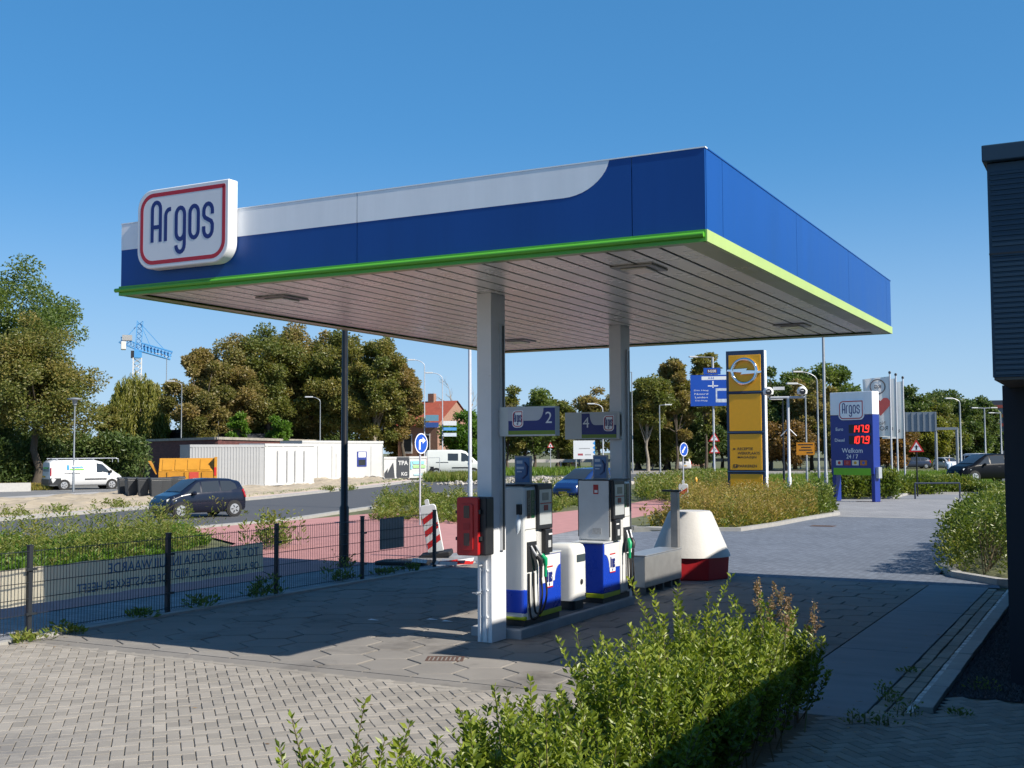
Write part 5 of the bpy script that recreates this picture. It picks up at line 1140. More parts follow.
def van(label, x, y, hd, paint, L_=4.8, Hh=1.95, Wd=1.9, logo=False, rack=False, name='delivery_van', group='vans', sidewin=False):
    f = L_/4.8; h = Hh/1.95; hw = Wd/2
    prof = [(-2.40*f, .35*h, 1.0*h, 1.0*h, hw*.86, hw*.8), (-2.37*f, .30*h, 1.10*h, 1.80*h, hw*.97, hw*.82), (-2.2*f, .28*h, 1.12*h, 1.93*h, hw, hw*.86), (-1*f, .28*h, 1.12*h, 1.95*h, hw, hw*.88), (.5*f, .28*h, 1.1*h, 1.93*h, hw, hw*.88), (.95*f, .28*h, 1.08*h, 1.82*h, hw, hw*.84),
            (1.45*f, .28*h, 1.04*h, 1.44*h, hw*.99, hw*.80), (1.85*f, .28*h, .98*h, 1.12*h, hw*.97, hw*.76), (2.15*f, .28*h, .80*h, .98*h, hw*.92, hw*.66), (2.34*f, .30*h, .62*h, .74*h, hw*.8, hw*.55), (2.40*f, .34*h, .50*h, .54*h, hw*.68, hw*.45)]
    gl = [[(.55*f, .05), (1.55*f, .08), (1.12*f, .80), (.95*f, .9), (.55*f, .9)]]
    if sidewin: gl.append([(-.55*f, .1), (.3*f, .1), (.3*f, .8), (-.55*f, .8)])
    lb = M('logo_blue', (.04, .25, .6), .5); lg = M('logo_green', (.16, .5, .08), .5)
    def ex(t, body, S, side, patch):
        for s in (1, -1):
            patch('tail_lamp', tail, [(-2.37*f, s*hw*.96, .95*h), (-2.30*f, s*hw*.99, .95*h), (-2.30*f, s*hw*.98, 1.45*h), (-2.36*f, s*hw*.93, 1.45*h)], .02)
            patch('headlamp', headl, [(2.0*f, s*hw*.95, .78*h), (2.3*f, s*hw*.80, .66*h), (2.26*f, s*hw*.7, .78*h), (2.02*f, s*hw*.86, .94*h)], .02)
            patch('rub_strip', dark, [(-.2*f, s*hw*1.0, .66*h), (1.2*f, s*hw*1.0, .66*h), (1.2*f, s*hw*1.0, .74*h), (-.2*f, s*hw*1.0, .74*h)], .02)
            patch('bumper', dark, [(-2.38*f, s*hw*.93, .36*h), (-1.7*f, s*hw*.995, .36*h), (-1.7*f, s*hw*.99, .78*h), (-2.38*f, s*hw*.95, .78*h)], .03)
            patch('bumper', dark, [(2.0*f, s*hw*.95, .34*h), (2.36*f, s*hw*.75, .34*h), (2.34*f, s*hw*.74, .62*h), (2.0*f, s*hw*.95, .62*h)], .03)
            MB().box(1.36*f, 1.5*f, s*(hw+.02), s*(hw+.2), 1.1*h, 1.28*h).build('mirror', dark, t, bevel=.03)
            patch('door_rail', dark, [(-1.5*f, s*hw*.995, 1.06*h), (-.5*f, s*hw*.995, 1.06*h), (-.5*f, s*hw*.995, 1.09*h), (-1.5*f, s*hw*.995, 1.09*h)], .015)
            if logo:
                for c, (a, b, f0, f1) in ((lb, (-1.05, -.3, .45, .62)), (lg, (-1.15, -.25, .22, .40)), (lb, (-1.35, -1.18, .25, .72))): 
                    mb = MB(); mb.quad(*[side(q*f, ff, s, .02) for q, ff in ((a, f0), (b, f0), (b, f1), (a, f1))]); mb.build('logo_mark', c, t)
        patch('rear_window', M('rear_glass', (.16, .2, .24), .2), [(-2.375*f, -.68, 1.2*h), (-2.375*f, .68, 1.2*h), (-2.33*f, .62, 1.75*h), (-2.33*f, -.62, 1.75*h)], .03)
        if logo: patch('logo_mark', lg, [(-2.40*f, -.5, 1.38*h), (-2.40*f, .5, 1.38*h), (-2.385*f, .5, 1.48*h), (-2.385*f, -.5, 1.48*h)], .035)
        patch('rear_bumper', dark, [(-2.41*f, -.85, .36*h), (-2.41*f, .85, .36*h), (-2.41*f, .85, .72*h), (-2.41*f, -.85, .72*h)], .04)
        patch('number_plate', plate, [(-2.41*f, .1, .82*h), (-2.41*f, .62, .82*h), (-2.41*f, .62, .93*h), (-2.41*f, .1, .93*h)], .04)
        if rack:
            for s in (.6, -.6): MB().tube([(-2.2*f, s, 2.03*h), (1.9*f, s, 2.05*h)], .03, 6).build('ladder_rail', galv, t)
            for q in np.linspace(-2, 1.8, 10): MB().tube([(q*f, -.6, 2.03*h), (q*f, .6, 2.03*h)], .02, 5).build('rung', galv, t)
            for q in (-1.9, -.6, .4):
                MB().box(q*f-.03, q*f+.03, -.75, .75, 1.93*h, 1.99*h).build('roof_bar', galv, t)
            for s in (.6, -.6): MB().tube([(1.9*f, s, 2.05*h), (2.05*f, s, 2.0*h), (2.05*f, s, 1.78*h)], .025, 5).build('rail_hook', galv, t)
    return vehicle(name, label, 'van', x, y, hd, prof, paint, Wd, gl, [(.98*f, 1.82*f, .92)], (-1.5*f, 1.55*f), .33*h, group, extras=ex)
def paint(n, rgb, rough=.3): return M('paint_'+n, rgb, rough, var=.03, scale=2, coat=.5, metal=0)
def pxdir(u1, v1, u2, v2): a, b = G(u1, v1), G(u2, v2); return math.atan2(b[1]-a[1], b[0]-a[0])
# dark blue hatchback on the road: its nose points to the lower left
p = G(200, 518); fw_a = math.atan2(-FW[1], -FW[0]); hd = math.atan2(-.84, .30)
hatch('dark blue hatchback with yellow plate driving on the road behind the weeds', p[0]-.7, p[1]+.6, math.atan2(-RT[1]*.72-FW[1]*.69, -RT[0]*.72-FW[0]*.69), paint('navy', (.006, .008, .02), .25), 3.3, 1.56, 1.42)
# white van with ladder rack parked in the yard, its rear towards us
p = stand(79, 490); van('white van with ladder rack and green blue logo parked on the yard', p[0]-.6, p[1]+.9, math.atan2(RT[1]*.80+FW[1]*.6, RT[0]*.80+FW[0]*.6), paint('white', (.6, .6, .6), .35), 4.8, 1.95, logo=True, rack=True)
p = stand(455, D=108); van('large white van with dark side window driving behind the building site', p[0], p[1], math.atan2(RT[1], RT[0]), paint('cream', (.58, .6, .57), .4), 5.4, 2.6, 2.0, sidewin=True)
p = stand(589, D=55); hatch('bright blue car half hidden behind the far pump', p[0], p[1], math.atan2(-RT[1]*.66-FW[1]*.75, -RT[0]*.66-FW[0]*.75), paint('blue', (.008, .028, .12), .25), 4.0, 1.75, 1.58)
p = stand(684, D=146); hatch('small white hatchback seen from behind on the far road', p[0], p[1], math.atan2(FW[1]*.96+RT[1]*.1, FW[0]*.96+RT[0]*.1), paint('white2', (.6, .6, .62), .35), 3.6, 1.7, 1.55)
p = stand(985, D=73); hatch('dark grey suv parked beyond the hedge at the dark building', p[0], p[1], math.atan2(-FW[1]*.25-RT[1]*.95, -FW[0]*.25-RT[0]*.95), M('paint_black', (.004, .005, .008), .35, var=.03, spec=.15), 4.4, 1.85, 1.68, z0=.45)
p = stand(973.5, D=140); van('white van far away between the lamp posts at the right', p[0], p[1], math.atan2(FW[1], FW[0])+.2, paint('white2', (.7, .7, .7)), 4.6, 2.0, sidewin=True)
p = stand(947, D=150); hatch('distant white car below the sign gantry', p[0], p[1], math.atan2(-FW[1], -FW[0])+.2, paint('white2', (.7, .7, .7)), 4.0, 1.75, 1.5)
p = stand(913, D=160); hatch('distant dark car left of the warning triangle', p[0], p[1], math.atan2(-RT[1], -RT[0]), paint('navy2', (.02, .03, .06)), 4.2, 1.75, 1.5)
p = stand(1000, D=190); hatch('distant pale grey car at the right edge of the road', p[0], p[1], math.atan2(-FW[1], -FW[0]), paint('grey', (.3, .32, .35)), 4.2, 1.75, 1.5)
# ================================================================== building site across the road
p0 = lambda u, D: np.array(stand(u, D=D))
white_steel = M('container_white', (.50, .50, .49), .5, var=.06, scale=2, dirt=((.36, .33, .29), 3, .66)); grey_dim_steel = M('container_grey_dim', (.33, .335, .34), .5, var=.08, scale=2, dirt=((.24, .2, .16), 3, .66))
# ribbed container: long side to the lower left, its oblique light put into the grey; short side bright
def slab_thing(name, label, cat, a, b, depth, H, mat, ribs=0, z0=0., group=None, roofm=None, ribm=None, sideribs=0):
    """box standing with its front face from a to b (left to right in view), going back depth"""
    a, b = np.array(a), np.array(b); d = b-a; L_ = np.linalg.norm(d); t = thing(name, label, cat, (*a, z0), math.atan2(d[1], d[0]), group)
    body = MB().box(0, L_, .0, depth, .12, H).build('body', mat, t); MB().box(.05, L_-.05, .05, depth-.05, 0, .118).build('skid', dark, t)
    if ribs:
        r = MB().prism([(0, 0), (.05, -.035), (.14, -.035), (.19, 0)], .18, H-.12).build('rib', ribm or mat, body); r.location = (.12, -.001, 0); st = (L_-.3)/ribs
        for i in range(1, ribs): c = r.copy(); COL.objects.link(c); c.location = (.12+i*st, -.001, 0)
    for z in (.12, H-.12): MB().box(-.02, L_+.02, -.045, .0-.002, z-.0, z+.12).build('beam', ribm or mat, body)
    MB().box(-.02, L_+.02, -.03, depth+.02, H+.001, H+.06).build('roof', roofm or mat, t)
    return t, L_
A = p0(190, 78.5); B = p0(264, 80); slab_thing('site_container', 'ribbed steel container coloured as in dull oblique light behind the yellow skip', 'container', A, B, 2.4, zat(225, 445.5, 79.5), grey_dim_steel, 24)
C_ = p0(314, 84.5); B2 = p0(264.8, 80.2)
slab_thing('site_container', 'short white container end to the right of the ribbed container', 'container', B2, C_, 2.2, zat(290, 444.5, 82), white_steel, 3, ribm=white_steel)
for q_ in (.25, .45, .62, .82): MB().tube([(5.2*q_, -.07, .3), (5.2*q_, -.07, 2.5)], .03, 6).build('lock_rod', grey_dim_steel, bpy.data.objects['site_container.001'])
t, L_ = slab_thing('site_cabin', 'long white site cabin with a small blue framed window', 'cabin', p0(302, 96), p0(383, 103), 2.6, zat(345, 441.5, 99), white_steel, 0)
k = 100/FPX; w_ = MB().box(L_*.66, L_*.78, -.05, -.003, 1.15, 2.45).build('window', M('win_blue', (.03, .05, .25), .4), t); MB().box(L_*.675, L_*.765, -.06, -.051, 1.25, 1.75).build('pane', glass, w_); MB().box(L_*.675, L_*.765, -.06, -.051, 1.95, 2.4).build('blind', signwhite, w_)
for q in (.01, .18, .35, .52, .84, .99): MB().box(L_*q-.025, L_*q+.025, -.03, -.003, .2, 2.9).build('panel_joint', grey_dim_steel, t)
MB().box(L_*.40, L_*.50, -.04, -.003, .2, 2.3).build('door', white_steel, t, bevel=.01)
# brick building with flat roof and the black one behind it
bm_ = brickmat('red_brick', (.135, .045, .04), (.10, .032, .03), (.06, .035, .032), .42, .14); bm_.node_tree.nodes['Brick Texture'].inputs['Mortar Size'].default_value = .012
for n_ in bm_.node_tree.nodes:
    if n_.type == 'MAPPING': n_.inputs['Rotation'].default_value = (math.radians(90), 0, 0)
def block(name, label, D0, u0, D1, u1, D2, u2, vt, vb, mat, capm, Dm, cap=.25, **kw):
    a, b, c = p0(u0, D0), p0(u1, D1), p0(u2, D2); H = zat(u1, vt, Dm); t = thing(name, label, 'building', (*b, 0)); 
    for q0, q1 in ((a, b), (b, c)):
        d = q1-q0; L_ = np.linalg.norm(d); o = MB().box(0, L_, 0, .3, 0, H).build('wall', mat, t); o.location = (*(q0-b), 0); o.rotation_euler = (0, 0, math.atan2(d[1], d[0]))
        o2 = MB().box(-.1, L_+.1, -.12, .3, H+.001, H+cap).build('roof_edge', capm, t); o2.location = (*(q0-b), 0); o2.rotation_euler = (0, 0, math.atan2(d[1], d[0]))
    e = a+(c-b); MB().add([(*(a-b), H-.02), (0, 0, H-.02), (*(c-b), H-.02), (*(e-b), H-.02)], [(0, 1, 2, 3)]).build('roof', dark, t); return t, H
bt, Hb = block('brick_building', 'low red brick building with a flat grey roof edge behind the skip', 116, 147, 100, 218, 128, 335, 439.5, 470, bm_, M('roof_edge', (.30, .27, .23), .8, var=.3, scale=2), 100, .22)
kt, Hk = block('black_building', 'low black clad building with flat roof behind the brick one', 138, 138, 120, 226, 140, 276, 431, 470, M('black_cladding', (.010, .012, .016), .5, var=.2), M('black_trim', (.014, .016, .02), .5), 119, .35)
t, L_ = slab_thing('roof_hut', 'white edged dark roof element beside the man on the roof', 'roof', p0(226, 121), p0(274, 124), 3, zat(250, 434, 122)-3.4, M('hut_dark', (.02, .022, .028), .5), 0, z0=3.4)
# man working on the roof
def person(label, x, y, z, h, rz, shirt, trousers, lean=.25):
    t = thing('person', label, 'person', (x, y, z), rz); me = bpy.data.meshes.new('body'); s = h/1.78
    J = [(0, 0, .92, .13), (0, .03+lean*.1, 1.15, .14), (0, .06+lean*.3, 1.38, .15), (0, .08+lean*.38, 1.52, .06), (0, .09+lean*.45, 1.66, .095), (0, .09+lean*.47, 1.74, .07),
         (.1, 0, .86, .095), (.12, .02, .48, .068), (.12, -.02, .08, .05), (.12, .12, .03, .045), (-.1, 0, .86, .095), (-.13, .05, .48, .068), (-.13, 0, .08, .05), (-.13, .14, .03, .045),
         (.19, .05+lean*.3, 1.40, .065), (.26, .08+lean*.4, 1.14, .05), (.22, .22+lean*.5, .95, .038), (.21, .27+lean*.5, .87, .03), (-.19, .05+lean*.3, 1.40, .065), (-.26, .08+lean*.4, 1.14, .05), (-.22, .22+lean*.5, .95, .038), (-.21, .27+lean*.5, .87, .03)]
    E = [(0, 1), (1, 2), (2, 3), (3, 4), (4, 5), (0, 6), (6, 7), (7, 8), (8, 9), (0, 10), (10, 11), (11, 12), (12, 13), (2, 14), (14, 15), (15, 16), (16, 17), (2, 18), (18, 19), (19, 20), (20, 21)]
    me.from_pydata([(a*s, b*s, c*s) for a, b, c, r in J], E, []); o = newob('body', me); o.modifiers.new('skin', 'SKIN'); o.modifiers.new('sub', 'SUBSURF').levels = 1
    me.skin_vertices[0].data[0].use_root = True
    for i, q in enumerate(J): me.skin_vertices[0].data[i].radius = (q[3]*s, q[3]*s)
    bpy.context.view_layer.update(); m2 = bpy.data.meshes.new_from_object(o.evaluated_get(bpy.context.evaluated_depsgraph_get())); bpy.data.objects.remove(o)
    skin_ = M('skin', (.42, .24, .17), .5, var=.05); hair = M('hair', (.04, .028, .02), .7)
    for m_ in (shirt, trousers, skin_, hair, dark): m2.materials.append(m_)
    for f in m2.polygons:
        z_ = f.center.z/s; f.material_index = 4 if z_ < .09 else 1 if z_ < .93 and abs(f.center.x) < .2*s else 2 if (z_ < 1.12 and abs(f.center.x) > .17*s) or 1.5 < z_ < 1.68 else 3 if z_ >= 1.68 else 0
        f.use_smooth = True
    b = newob('body', m2, t); return t
x, y = stand(232.5, D=126); person('man in white shirt and dark trousers bending forward on the flat roof', x, y, Hk-.02, 1.7, 2.2, M('shirt_white', (.6, .6, .6), .8), M('jeans', (.02, .03, .05), .8))
x, y = stand(949, D=95); person('person in pale top and dark trousers walking in the grass far right', x, y, .0, 1.75, .5, M('shirt_pale', (.42, .5, .62), .8), M('jeans', (.02, .03, .05), .8), .02)
# yellow skip
yel = M('skip_yellow', (.44, .20, .015), .45, var=.1, scale=2, dirt=((.22, .11, .03), 3, .62)); t = thing('skip_container', 'yellow steel skip with sloping lids in front of the ribbed container', 'skip', (*stand(160, D=73), 0), math.atan2(RT[1]*.97+FW[1]*.22, RT[0]*.97+FW[0]*.22)); k = 74/FPX
Ls = 50*k; 
MB().prism([(-.9, .25), (.0-.55, .1), (.9, .1), (.9, 1.25), (-.9, 1.25)], -.25*k, Ls, 'x').build('tub', yel, t, bevel=.02)
MB().prism([(-.92, 1.26), (.92, 1.26), (.45, 2.05), (-.15, 2.05)], 0, Ls-.02, 'x').build('hood', yel, t, bevel=.02)
for i in range(4):
    a = .2+i*(Ls-.3)/4; b = a+(Ls-.3)/4-.14; q = lambda f: (-.92+.77*f-.02, 1.26+.79*f)
    y_, z_ = q(.12); y2, z2 = q(.92); MB().add([(a, y_, z_), (b, y_, z_), (b, y2, z2), (a, y2, z2), (a, y_-.04, z_+.0), (b, y_-.04, z_), (b, y2-.04, z2), (a, y2-.04, z2)], [(0, 1, 2, 3), (4, 5, 6, 7), (0, 1, 5, 4), (1, 2, 6, 5), (2, 3, 7, 6), (3, 0, 4, 7)]).build('lid', yel, t)
MB().box(Ls, Ls+.14, -.95, .95, .1, 2.12).build('end_frame', yel, t, bevel=.02); MB().add([(-.1, -.9, 1.1), (-.55, -.9, 1.9), (-.55, .6, 1.9), (-.1, .6, 1.1), (-.16, -.9, 1.1), (-.61, -.9, 1.9), (-.61, .6, 1.9), (-.16, .6, 1.1)], [(0, 1, 2, 3), (4, 7, 6, 5), (0, 4, 5, 1), (3, 2, 6, 7), (1, 5, 6, 2), (0, 3, 7, 4)]).build('tail_flap', yel, t)
for i in range(3): MB().box(.5+i*1.0, .6+i*1.0, -.97, -.902, .15, 1.24).build('stiffener', yel, t)
MB().box(Ls*.55, Ls*.72, -.93, -.903, .5, 1.22).build('red_panel', M('skip_red', (.45, .05, .03), .6), t); MB().box(Ls+.01, Ls+.13, -.97, -.951, 1.0, 1.5).build('warning_mark', signred, t)
# wheelie bins
wb = thing('wheelie_bin', 'first wheelie bin from the van in the dark grey row', 'bin', (0, 0, 0), 0, 'dark grey wheelie bins in a row'); wm = M('bin_grey', (.035, .038, .042), .5, var=.1)
vs = []; P0 = [(-.24, -.27), (.24, -.27), (.24, .27), (-.24, .27)]
mb = MB(); mb.add([(x*.86, y*.8, .06) for x, y in P0]+[(x*1.06, y*1.05, .96) for x, y in P0], [(0, 3, 2, 1), (4, 5, 6, 7), (0, 1, 5, 4), (1, 2, 6, 5), (2, 3, 7, 6), (3, 0, 4, 7)]); mb.build('tub', wm, wb, bevel=.03)
MB().prism([(-.30, .97), (.30, .97), (.32, 1.0), (.2, 1.06), (-.2, 1.08), (-.30, 1.02)], -.275, .275, 'x').build('lid', wm, wb, bevel=.015); MB().tube([(-.25, .32, .98), (.25, .32, .98)], .02, 6).build('handle', wm, wb)
for s in (-1, 1): MB().lathe([(.10, -.03), (.10, .03)], 12, (s*.24, .24, .10), 'x').build('wheel', black, wb)
ords = ['first', 'second', 'third', 'fourth', 'fifth', 'sixth', 'seventh']
for i, (u, D) in enumerate(((124, 62.5), (132, 61.5), (143.5, 61), (155.5, 60.5), (165, 61), (173, 61.5), (178.5, 63))):
    o = wb if i == 0 else copy_tree(wb); o.location = (*stand(u, D=D), .06); o.rotation_euler = (0, 0, YAW+.5+.12*math.sin(i*2.3)); o.scale = (1.1, 1.1, 1.0); o['label'] = '%s wheelie bin from the van in the dark grey row' % ords[i]
# site hoarding banners on a mesh fence
t, L_ = slab_thing('hoarding', 'black and white site hoarding with large letters beside the cabin', 'hoarding', p0(384, 100), p0(409, 101), .1, zat(395, 457.5, 100), M('hoard_white', (.52, .52, .51), .7), 0)
MB().box(L_*.50, L_*.99, -.06, -.046, .15, 1.95).build('dark_field', M('hoard_dark', (.03, .035, .045), .7), t); text('TPA', M('hoard_pale', (.5, .5, .5), .7), t, L_*.75, -.066, 1.45, width=.95); text('KG', MATS['hoard_pale'], t, L_*.8, -.066, .5, width=.55)
MB().prism([(.05, .15), (.05, .6), (.35, 1.0), (.3, .5), (.6, 1.1), (.85, 1.5), (1.0, .15)], -.056, -.046, 'y').build('figure', MATS['hoard_dark'], t)
t, L_ = slab_thing('hoarding', 'white site banner with pale green and blue print beside the dark hoarding', 'hoarding', p0(409.4, 101), p0(426.5, 101.7), .1, zat(418, 457, 101), MATS['hoard_white'], 0)
for c, a, b, z0, z1 in (((.25, .6, .75), .2, .85, 1.35, 1.6), ((.35, .6, .25), .2, .92, 1.0, 1.25), ((.25, .6, .75), .06, .15, .9, 1.6), ((.4, .65, .75), .25, .75, .35, .5)): MB().box(L_*a, L_*b, -.06, -.046, z0, z1).build('print', M('print%d' % int(c[0]*100+z0*10), c, .7), t)
t = thing('site_fence', 'open wire site fence panel right of the white banner', 'fence', (*p0(427.5, 101.8), 0), YAW); k = 102/FPX
for q in (0, 12*k): MB().tube([(q, 0, 0), (q, 0, 1.9)], .03, 6).build('post', galv, t)
for z in (.1, 1.88): MB().tube([(0, 0, z), (12*k, 0, z)], .02, 6).build('rail', galv, t)
# red roofed house between the trees
rt = M('roof_tiles', (.30, .065, .035), .8, var=.2, scale=3); bw_ = M('house_brick', (.30, .17, .12), .85, var=.2, scale=4)
def house(label, u0, u1, D, v_eave, v_ridge, depth, rz=0, z0=0):
    a = p0(u0, D); k = D/FPX; L_ = (u1-u0)*k; He = zat((u0+u1)/2, v_eave, D); Hr = zat((u0+u1)/2, v_ridge, D); t = thing('red_roofed_house', label, 'house', (*a, 0), YAW+rz)
    MB().box(0, L_, 0, depth, 0, He).build('wall', bw_, t)
    m = depth/2
    for s in (0, L_-.25): MB().prism([(0, He), (depth, He), (m, Hr)], s, s+.25, 'x').build('gable', bw_, t)
    MB().add([(-.2, -.3, He-.15), (L_+.2, -.3, He-.15), (L_+.2, m, Hr+.1), (-.2, m, Hr+.1), (L_+.2, depth+.3, He-.15), (-.2, depth+.3, He-.15)], [(0, 1, 2, 3), (3, 2, 4, 5)]).build('roof', rt, t)
    for q in (.25, .7): w_ = MB().box(L_*q-.6, L_*q+.6, -.05, -.002, He*.4, He*.8).build('window', signwhite, t); MB().box(L_*q-.5, L_*q+.5, -.07, -.051, He*.44, He*.77).build('pane', glass, w_)
    ch = MB().box(L_*.3, L_*.3+.8, m-.3, m+.3, Hr-.6, Hr+1.0).build('chimney', bw_, t); return t
house('brick house with steep red tiled roof behind the autumn trees and lamp posts', 398, 443, 135, 424.5, 401, 9, -.45)
house('red roof glimpsed low between the autumn trees left of the man', 184, 212, 150, 425, 404, 8, .3)
house('red roof glimpsed through the autumn trees above the white cabin', 278, 300, 160, 412, 396, 8, -.2)
house('red roof showing below the blue road sign', 688, 704, 190, 408, 401, 7, 0)
# tower crane
D = 260; x, y = stand(136, D=D); k = D/FPX; t = thing('tower_crane', 'blue tower crane with short jib rising above the willow', 'crane', (x, y, 0), math.atan2(y, x)-math.pi/2); Z = lambda v: zat(136, v, D); cbm = M('crane_blue', (.06, .26, .55), .5, var=.08); cw = M('crane_white', (.6, .58, .55), .6)
def lattice(name, m, a, b, w_, n, par):
    mb = MB(); a, b = np.array(a, float), np.array(b, float); d = (b-a)/np.linalg.norm(b-a); u = np.cross(d, [0, 1, 0]); u = u/np.linalg.norm(u)*w_/2; v = np.array([0, w_/2, 0]); C4 = [u+v, u-v, -u-v, -u+v]
    for c in C4: mb.tube([a+c, b+c], w_*.09, 4)
    for i in range(n):
        p, q = a+(b-a)*i/n, a+(b-a)*(i+1)/n
        for j in range(4): mb.tube([p+C4[j], q+C4[(j+1) % 4]], w_*.06, 3, cap=False)
    return mb.build(name, m, par)
lattice('mast', cw, (0, 0, 0), (0, 0, Z(358)), 1.7, 20, t); MB().box(-3*k, 4*k, -.9, .9, Z(358), Z(350)).build('slewing_ring', cbm, t); lattice('tower_top', cbm, (.5*k, 0, Z(351)), (2*k, 0, Z(321)), 1.2, 6, t)
lattice('jib', cbm, (3*k, 0, Z(347)), (31*k, 0, Z(355)), 1.7, 9, t); MB().prism([(5*k, Z(349.5)), (31*k, Z(356)), (31*k, Z(353.5)), (5*k, Z(345.5))], -.5, .5, 'y').build('jib_plate', cbm, t); lattice('counter_jib', cbm, (1*k, 0, Z(347.5)), (-16*k, 0, Z(340)), 1.2, 6, t)
MB().box(-15*k, -10.5*k, -1, 1, Z(350), Z(342)).build('counterweight', cw, t, bevel=.1); MB().box(-14*k, -5*k, -.8, .8, Z(341), Z(335.5)).build('winch', M('winch', (.3, .3, .3), .6, var=.4), t); MB().box(-6*k, -2*k, -.8, .8, Z(358), Z(351)).build('cab', dark, t)
for u0, v0, u1, v1 in ((2, 323, 27, 352), (2, 323, 12, 346.5), (1, 323, -12, 340)): MB().tube([(u0*k, 0, Z(v0)), (u1*k, 0, Z(v1))], .09, 4).build('stay', cbm, t)
# sign gantry far right (seen from behind)
D = 135; x, y = stand(930, D=D); k = D/FPX; t = thing('sign_gantry', 'grey back of a big road sign on a steel gantry over the far road', 'gantry', (x, y, 0), math.atan2(y, x)-math.pi/2); Z = lambda v: zat(930, v, D); X = lambda u: (u-930)*k
for u in (935.5, 954): MB().tube([(X(u), 0, 0), (X(u), 0, Z(428))], .16, 6).build('gantry_post', pole_g, t)
MB().box(X(905), X(955), -.15, .15, Z(430), Z(427.5)).build('beam', pole_g, t)
bk = MB().box(X(907.5), X(936.5), -.25, -.16, Z(431.5), Z(412)).build('sign_back', M('sign_back', (.16, .20, .25), .5, var=.1), t)
for i in range(6): MB().box(X(909+i*5.2), X(909+i*5.2)+.12, -.33, -.251, Z(431), Z(412.5)).build('stiffener', pole_g, bk)
# red banded flats
D = 420; x, y = stand(1002, D=D); k = D/FPX; t = thing('apartment_block', 'distant flats with red bands and glass storeys beside the dark building', 'building', (x, y, 0), math.atan2(y, x)-math.pi/2); Z = lambda v: zat(1000, v, D)
MB().box(-14*k, 14*k, 0, 12, 0, Z(406.5)).build('core', M('flats_core', (.16, .17, .19), .6), t); MB().box(-12*k, 2*k, 2, 9, Z(406), Z(400)).build('roof_house', M('flats_dark', (.05, .06, .075), .6), t)
for i in range(4):
    v = 405+i*9.2; MB().box(-14.3*k, 14.3*k, -.6, -.002, Z(v+3), Z(v)).build('red_band', M('flats_red', (.30, .06, .045), .7), t)
    for j in range(7): MB().box((-14+j*4.05)*k, (-10.6+j*4.05)*k, -.2, -.003, Z(v+8.6), Z(v+3.4)).build('window', M('flats_glass', (.10, .13, .17), .15), t)
# poster board and signs beyond the pumps
D = 125; x, y = stand(588, D=D); k = D/FPX; t = thing('poster_board', 'white poster board with blue wave edge beyond the pumps', 'board', (x, y, 0), math.atan2(y, x)-math.pi/2); Z = lambda v: zat(588, v, D); X = lambda u: (u-588)*k
b = MB().box(X(573.5), X(595), -.06, 0, Z(459), Z(440.5)).build('board', signwhite, t)
for i in range(4): MB().prism([(X(595), Z(441+i*4.5)), (X(592.6), Z(443.2+i*4.5)), (X(595), Z(445.5+i*4.5))], -.065, -.0605, 'y').build('blue_wave', M('wave_blue', (.05, .3, .7), .5), b)
MB().box(X(578), X(583), -.064, -.0605, Z(455.5), Z(453.5)).build('print', M('print_red', (.4, .08, .1), .5), b); MB().box(X(585), X(591), -.064, -.0605, Z(455.3), Z(454)).build('print', M('print_grey', (.4, .4, .42), .5), b); MB().box(X(579), X(590), -.064, -.0605, Z(449), Z(448)).build('print', MATS['print_grey'], b)
for u in (576, 593): MB().tube([(X(u), .02, 0), (X(u), .02, Z(441))], .06, 6).build('leg', galv, t)
# street name boards on the two white posts
for (u, rows, lab) in ((424.5, ((415, 421, (.10, .22, .30)), (422.5, 427.5, (.02, .06, .22))), 'blue street name boards on the white lamp post left'), (442.5, ((421, 425.5, (.62, .64, .66)), (427.5, 430.5, (.08, .3, .62)), (433, 436.5, (.55, .62, .68))), 'pale direction boards on the white lamp post right')):
    D = 111.8; x, y = stand(u, D=D); k = D/FPX; t = thing('street_name_board', lab, 'sign', (x, y, 0), math.atan2(y, x)-math.pi/2)
    for v0, v1, c in rows: MB().box(.09, 14*k, -.14, -.07, zat(u, v1, D), zat(u, v0, D)).build('name_board', M('nb%d' % int(c[0]*100), c, .45), t)
# orange digger far behind
D = 170; x, y = stand(567, D=D); t = thing('excavator', 'small orange excavator in the bushes beyond the pumps', 'excavator', (x, y, 0), YAW); k = D/FPX; om = M('digger_orange', (.55, .2, .02), .5)
MB().box(-1.6, 1.4, -.9, .9, .7, 1.9).build('house', om, t, bevel=.1); MB().box(-.2, .9, -.7, .7, 1.9, 2.9).build('cab', glass, t, bevel=.1); MB().tube([(.9, -.4, 1.6), (2.2, -.4, 3.6), (3.6, -.4, 3.0)], [.22, .25, .15], 6).build('boom', om, t); MB().tube([(3.6, -.4, 3.0), (3.9, -.4, 1.4)], .15, 6).build('stick', om, t); MB().box(3.6, 4.3, -.8, 0, .8, 1.5).build('bucket', dark, t)
for s in (-1, 1): MB().prism(rrect(-1.7, 1.7, 0, .68, .3), s*.75-.22, s*.75+.22, 'y').build('track', black, t)
# yellow bollard by the far car
x, y = stand(695.5, D=60); t = thing('yellow_bollard', 'slim yellow bollard left of the round arrow sign', 'bollard', (x-.0, y, 0)); MB().tube([(0, 0, 0), (0, 0, .9), (0, 0, 1.0)], [.09, .09, .04], 10).build('post', M('bollard_yellow', (.6, .3, .02), .5), t); MB().tube([(0, 0, .6), (0, 0, .7)], .093, 10).build('band', signwhite, t)
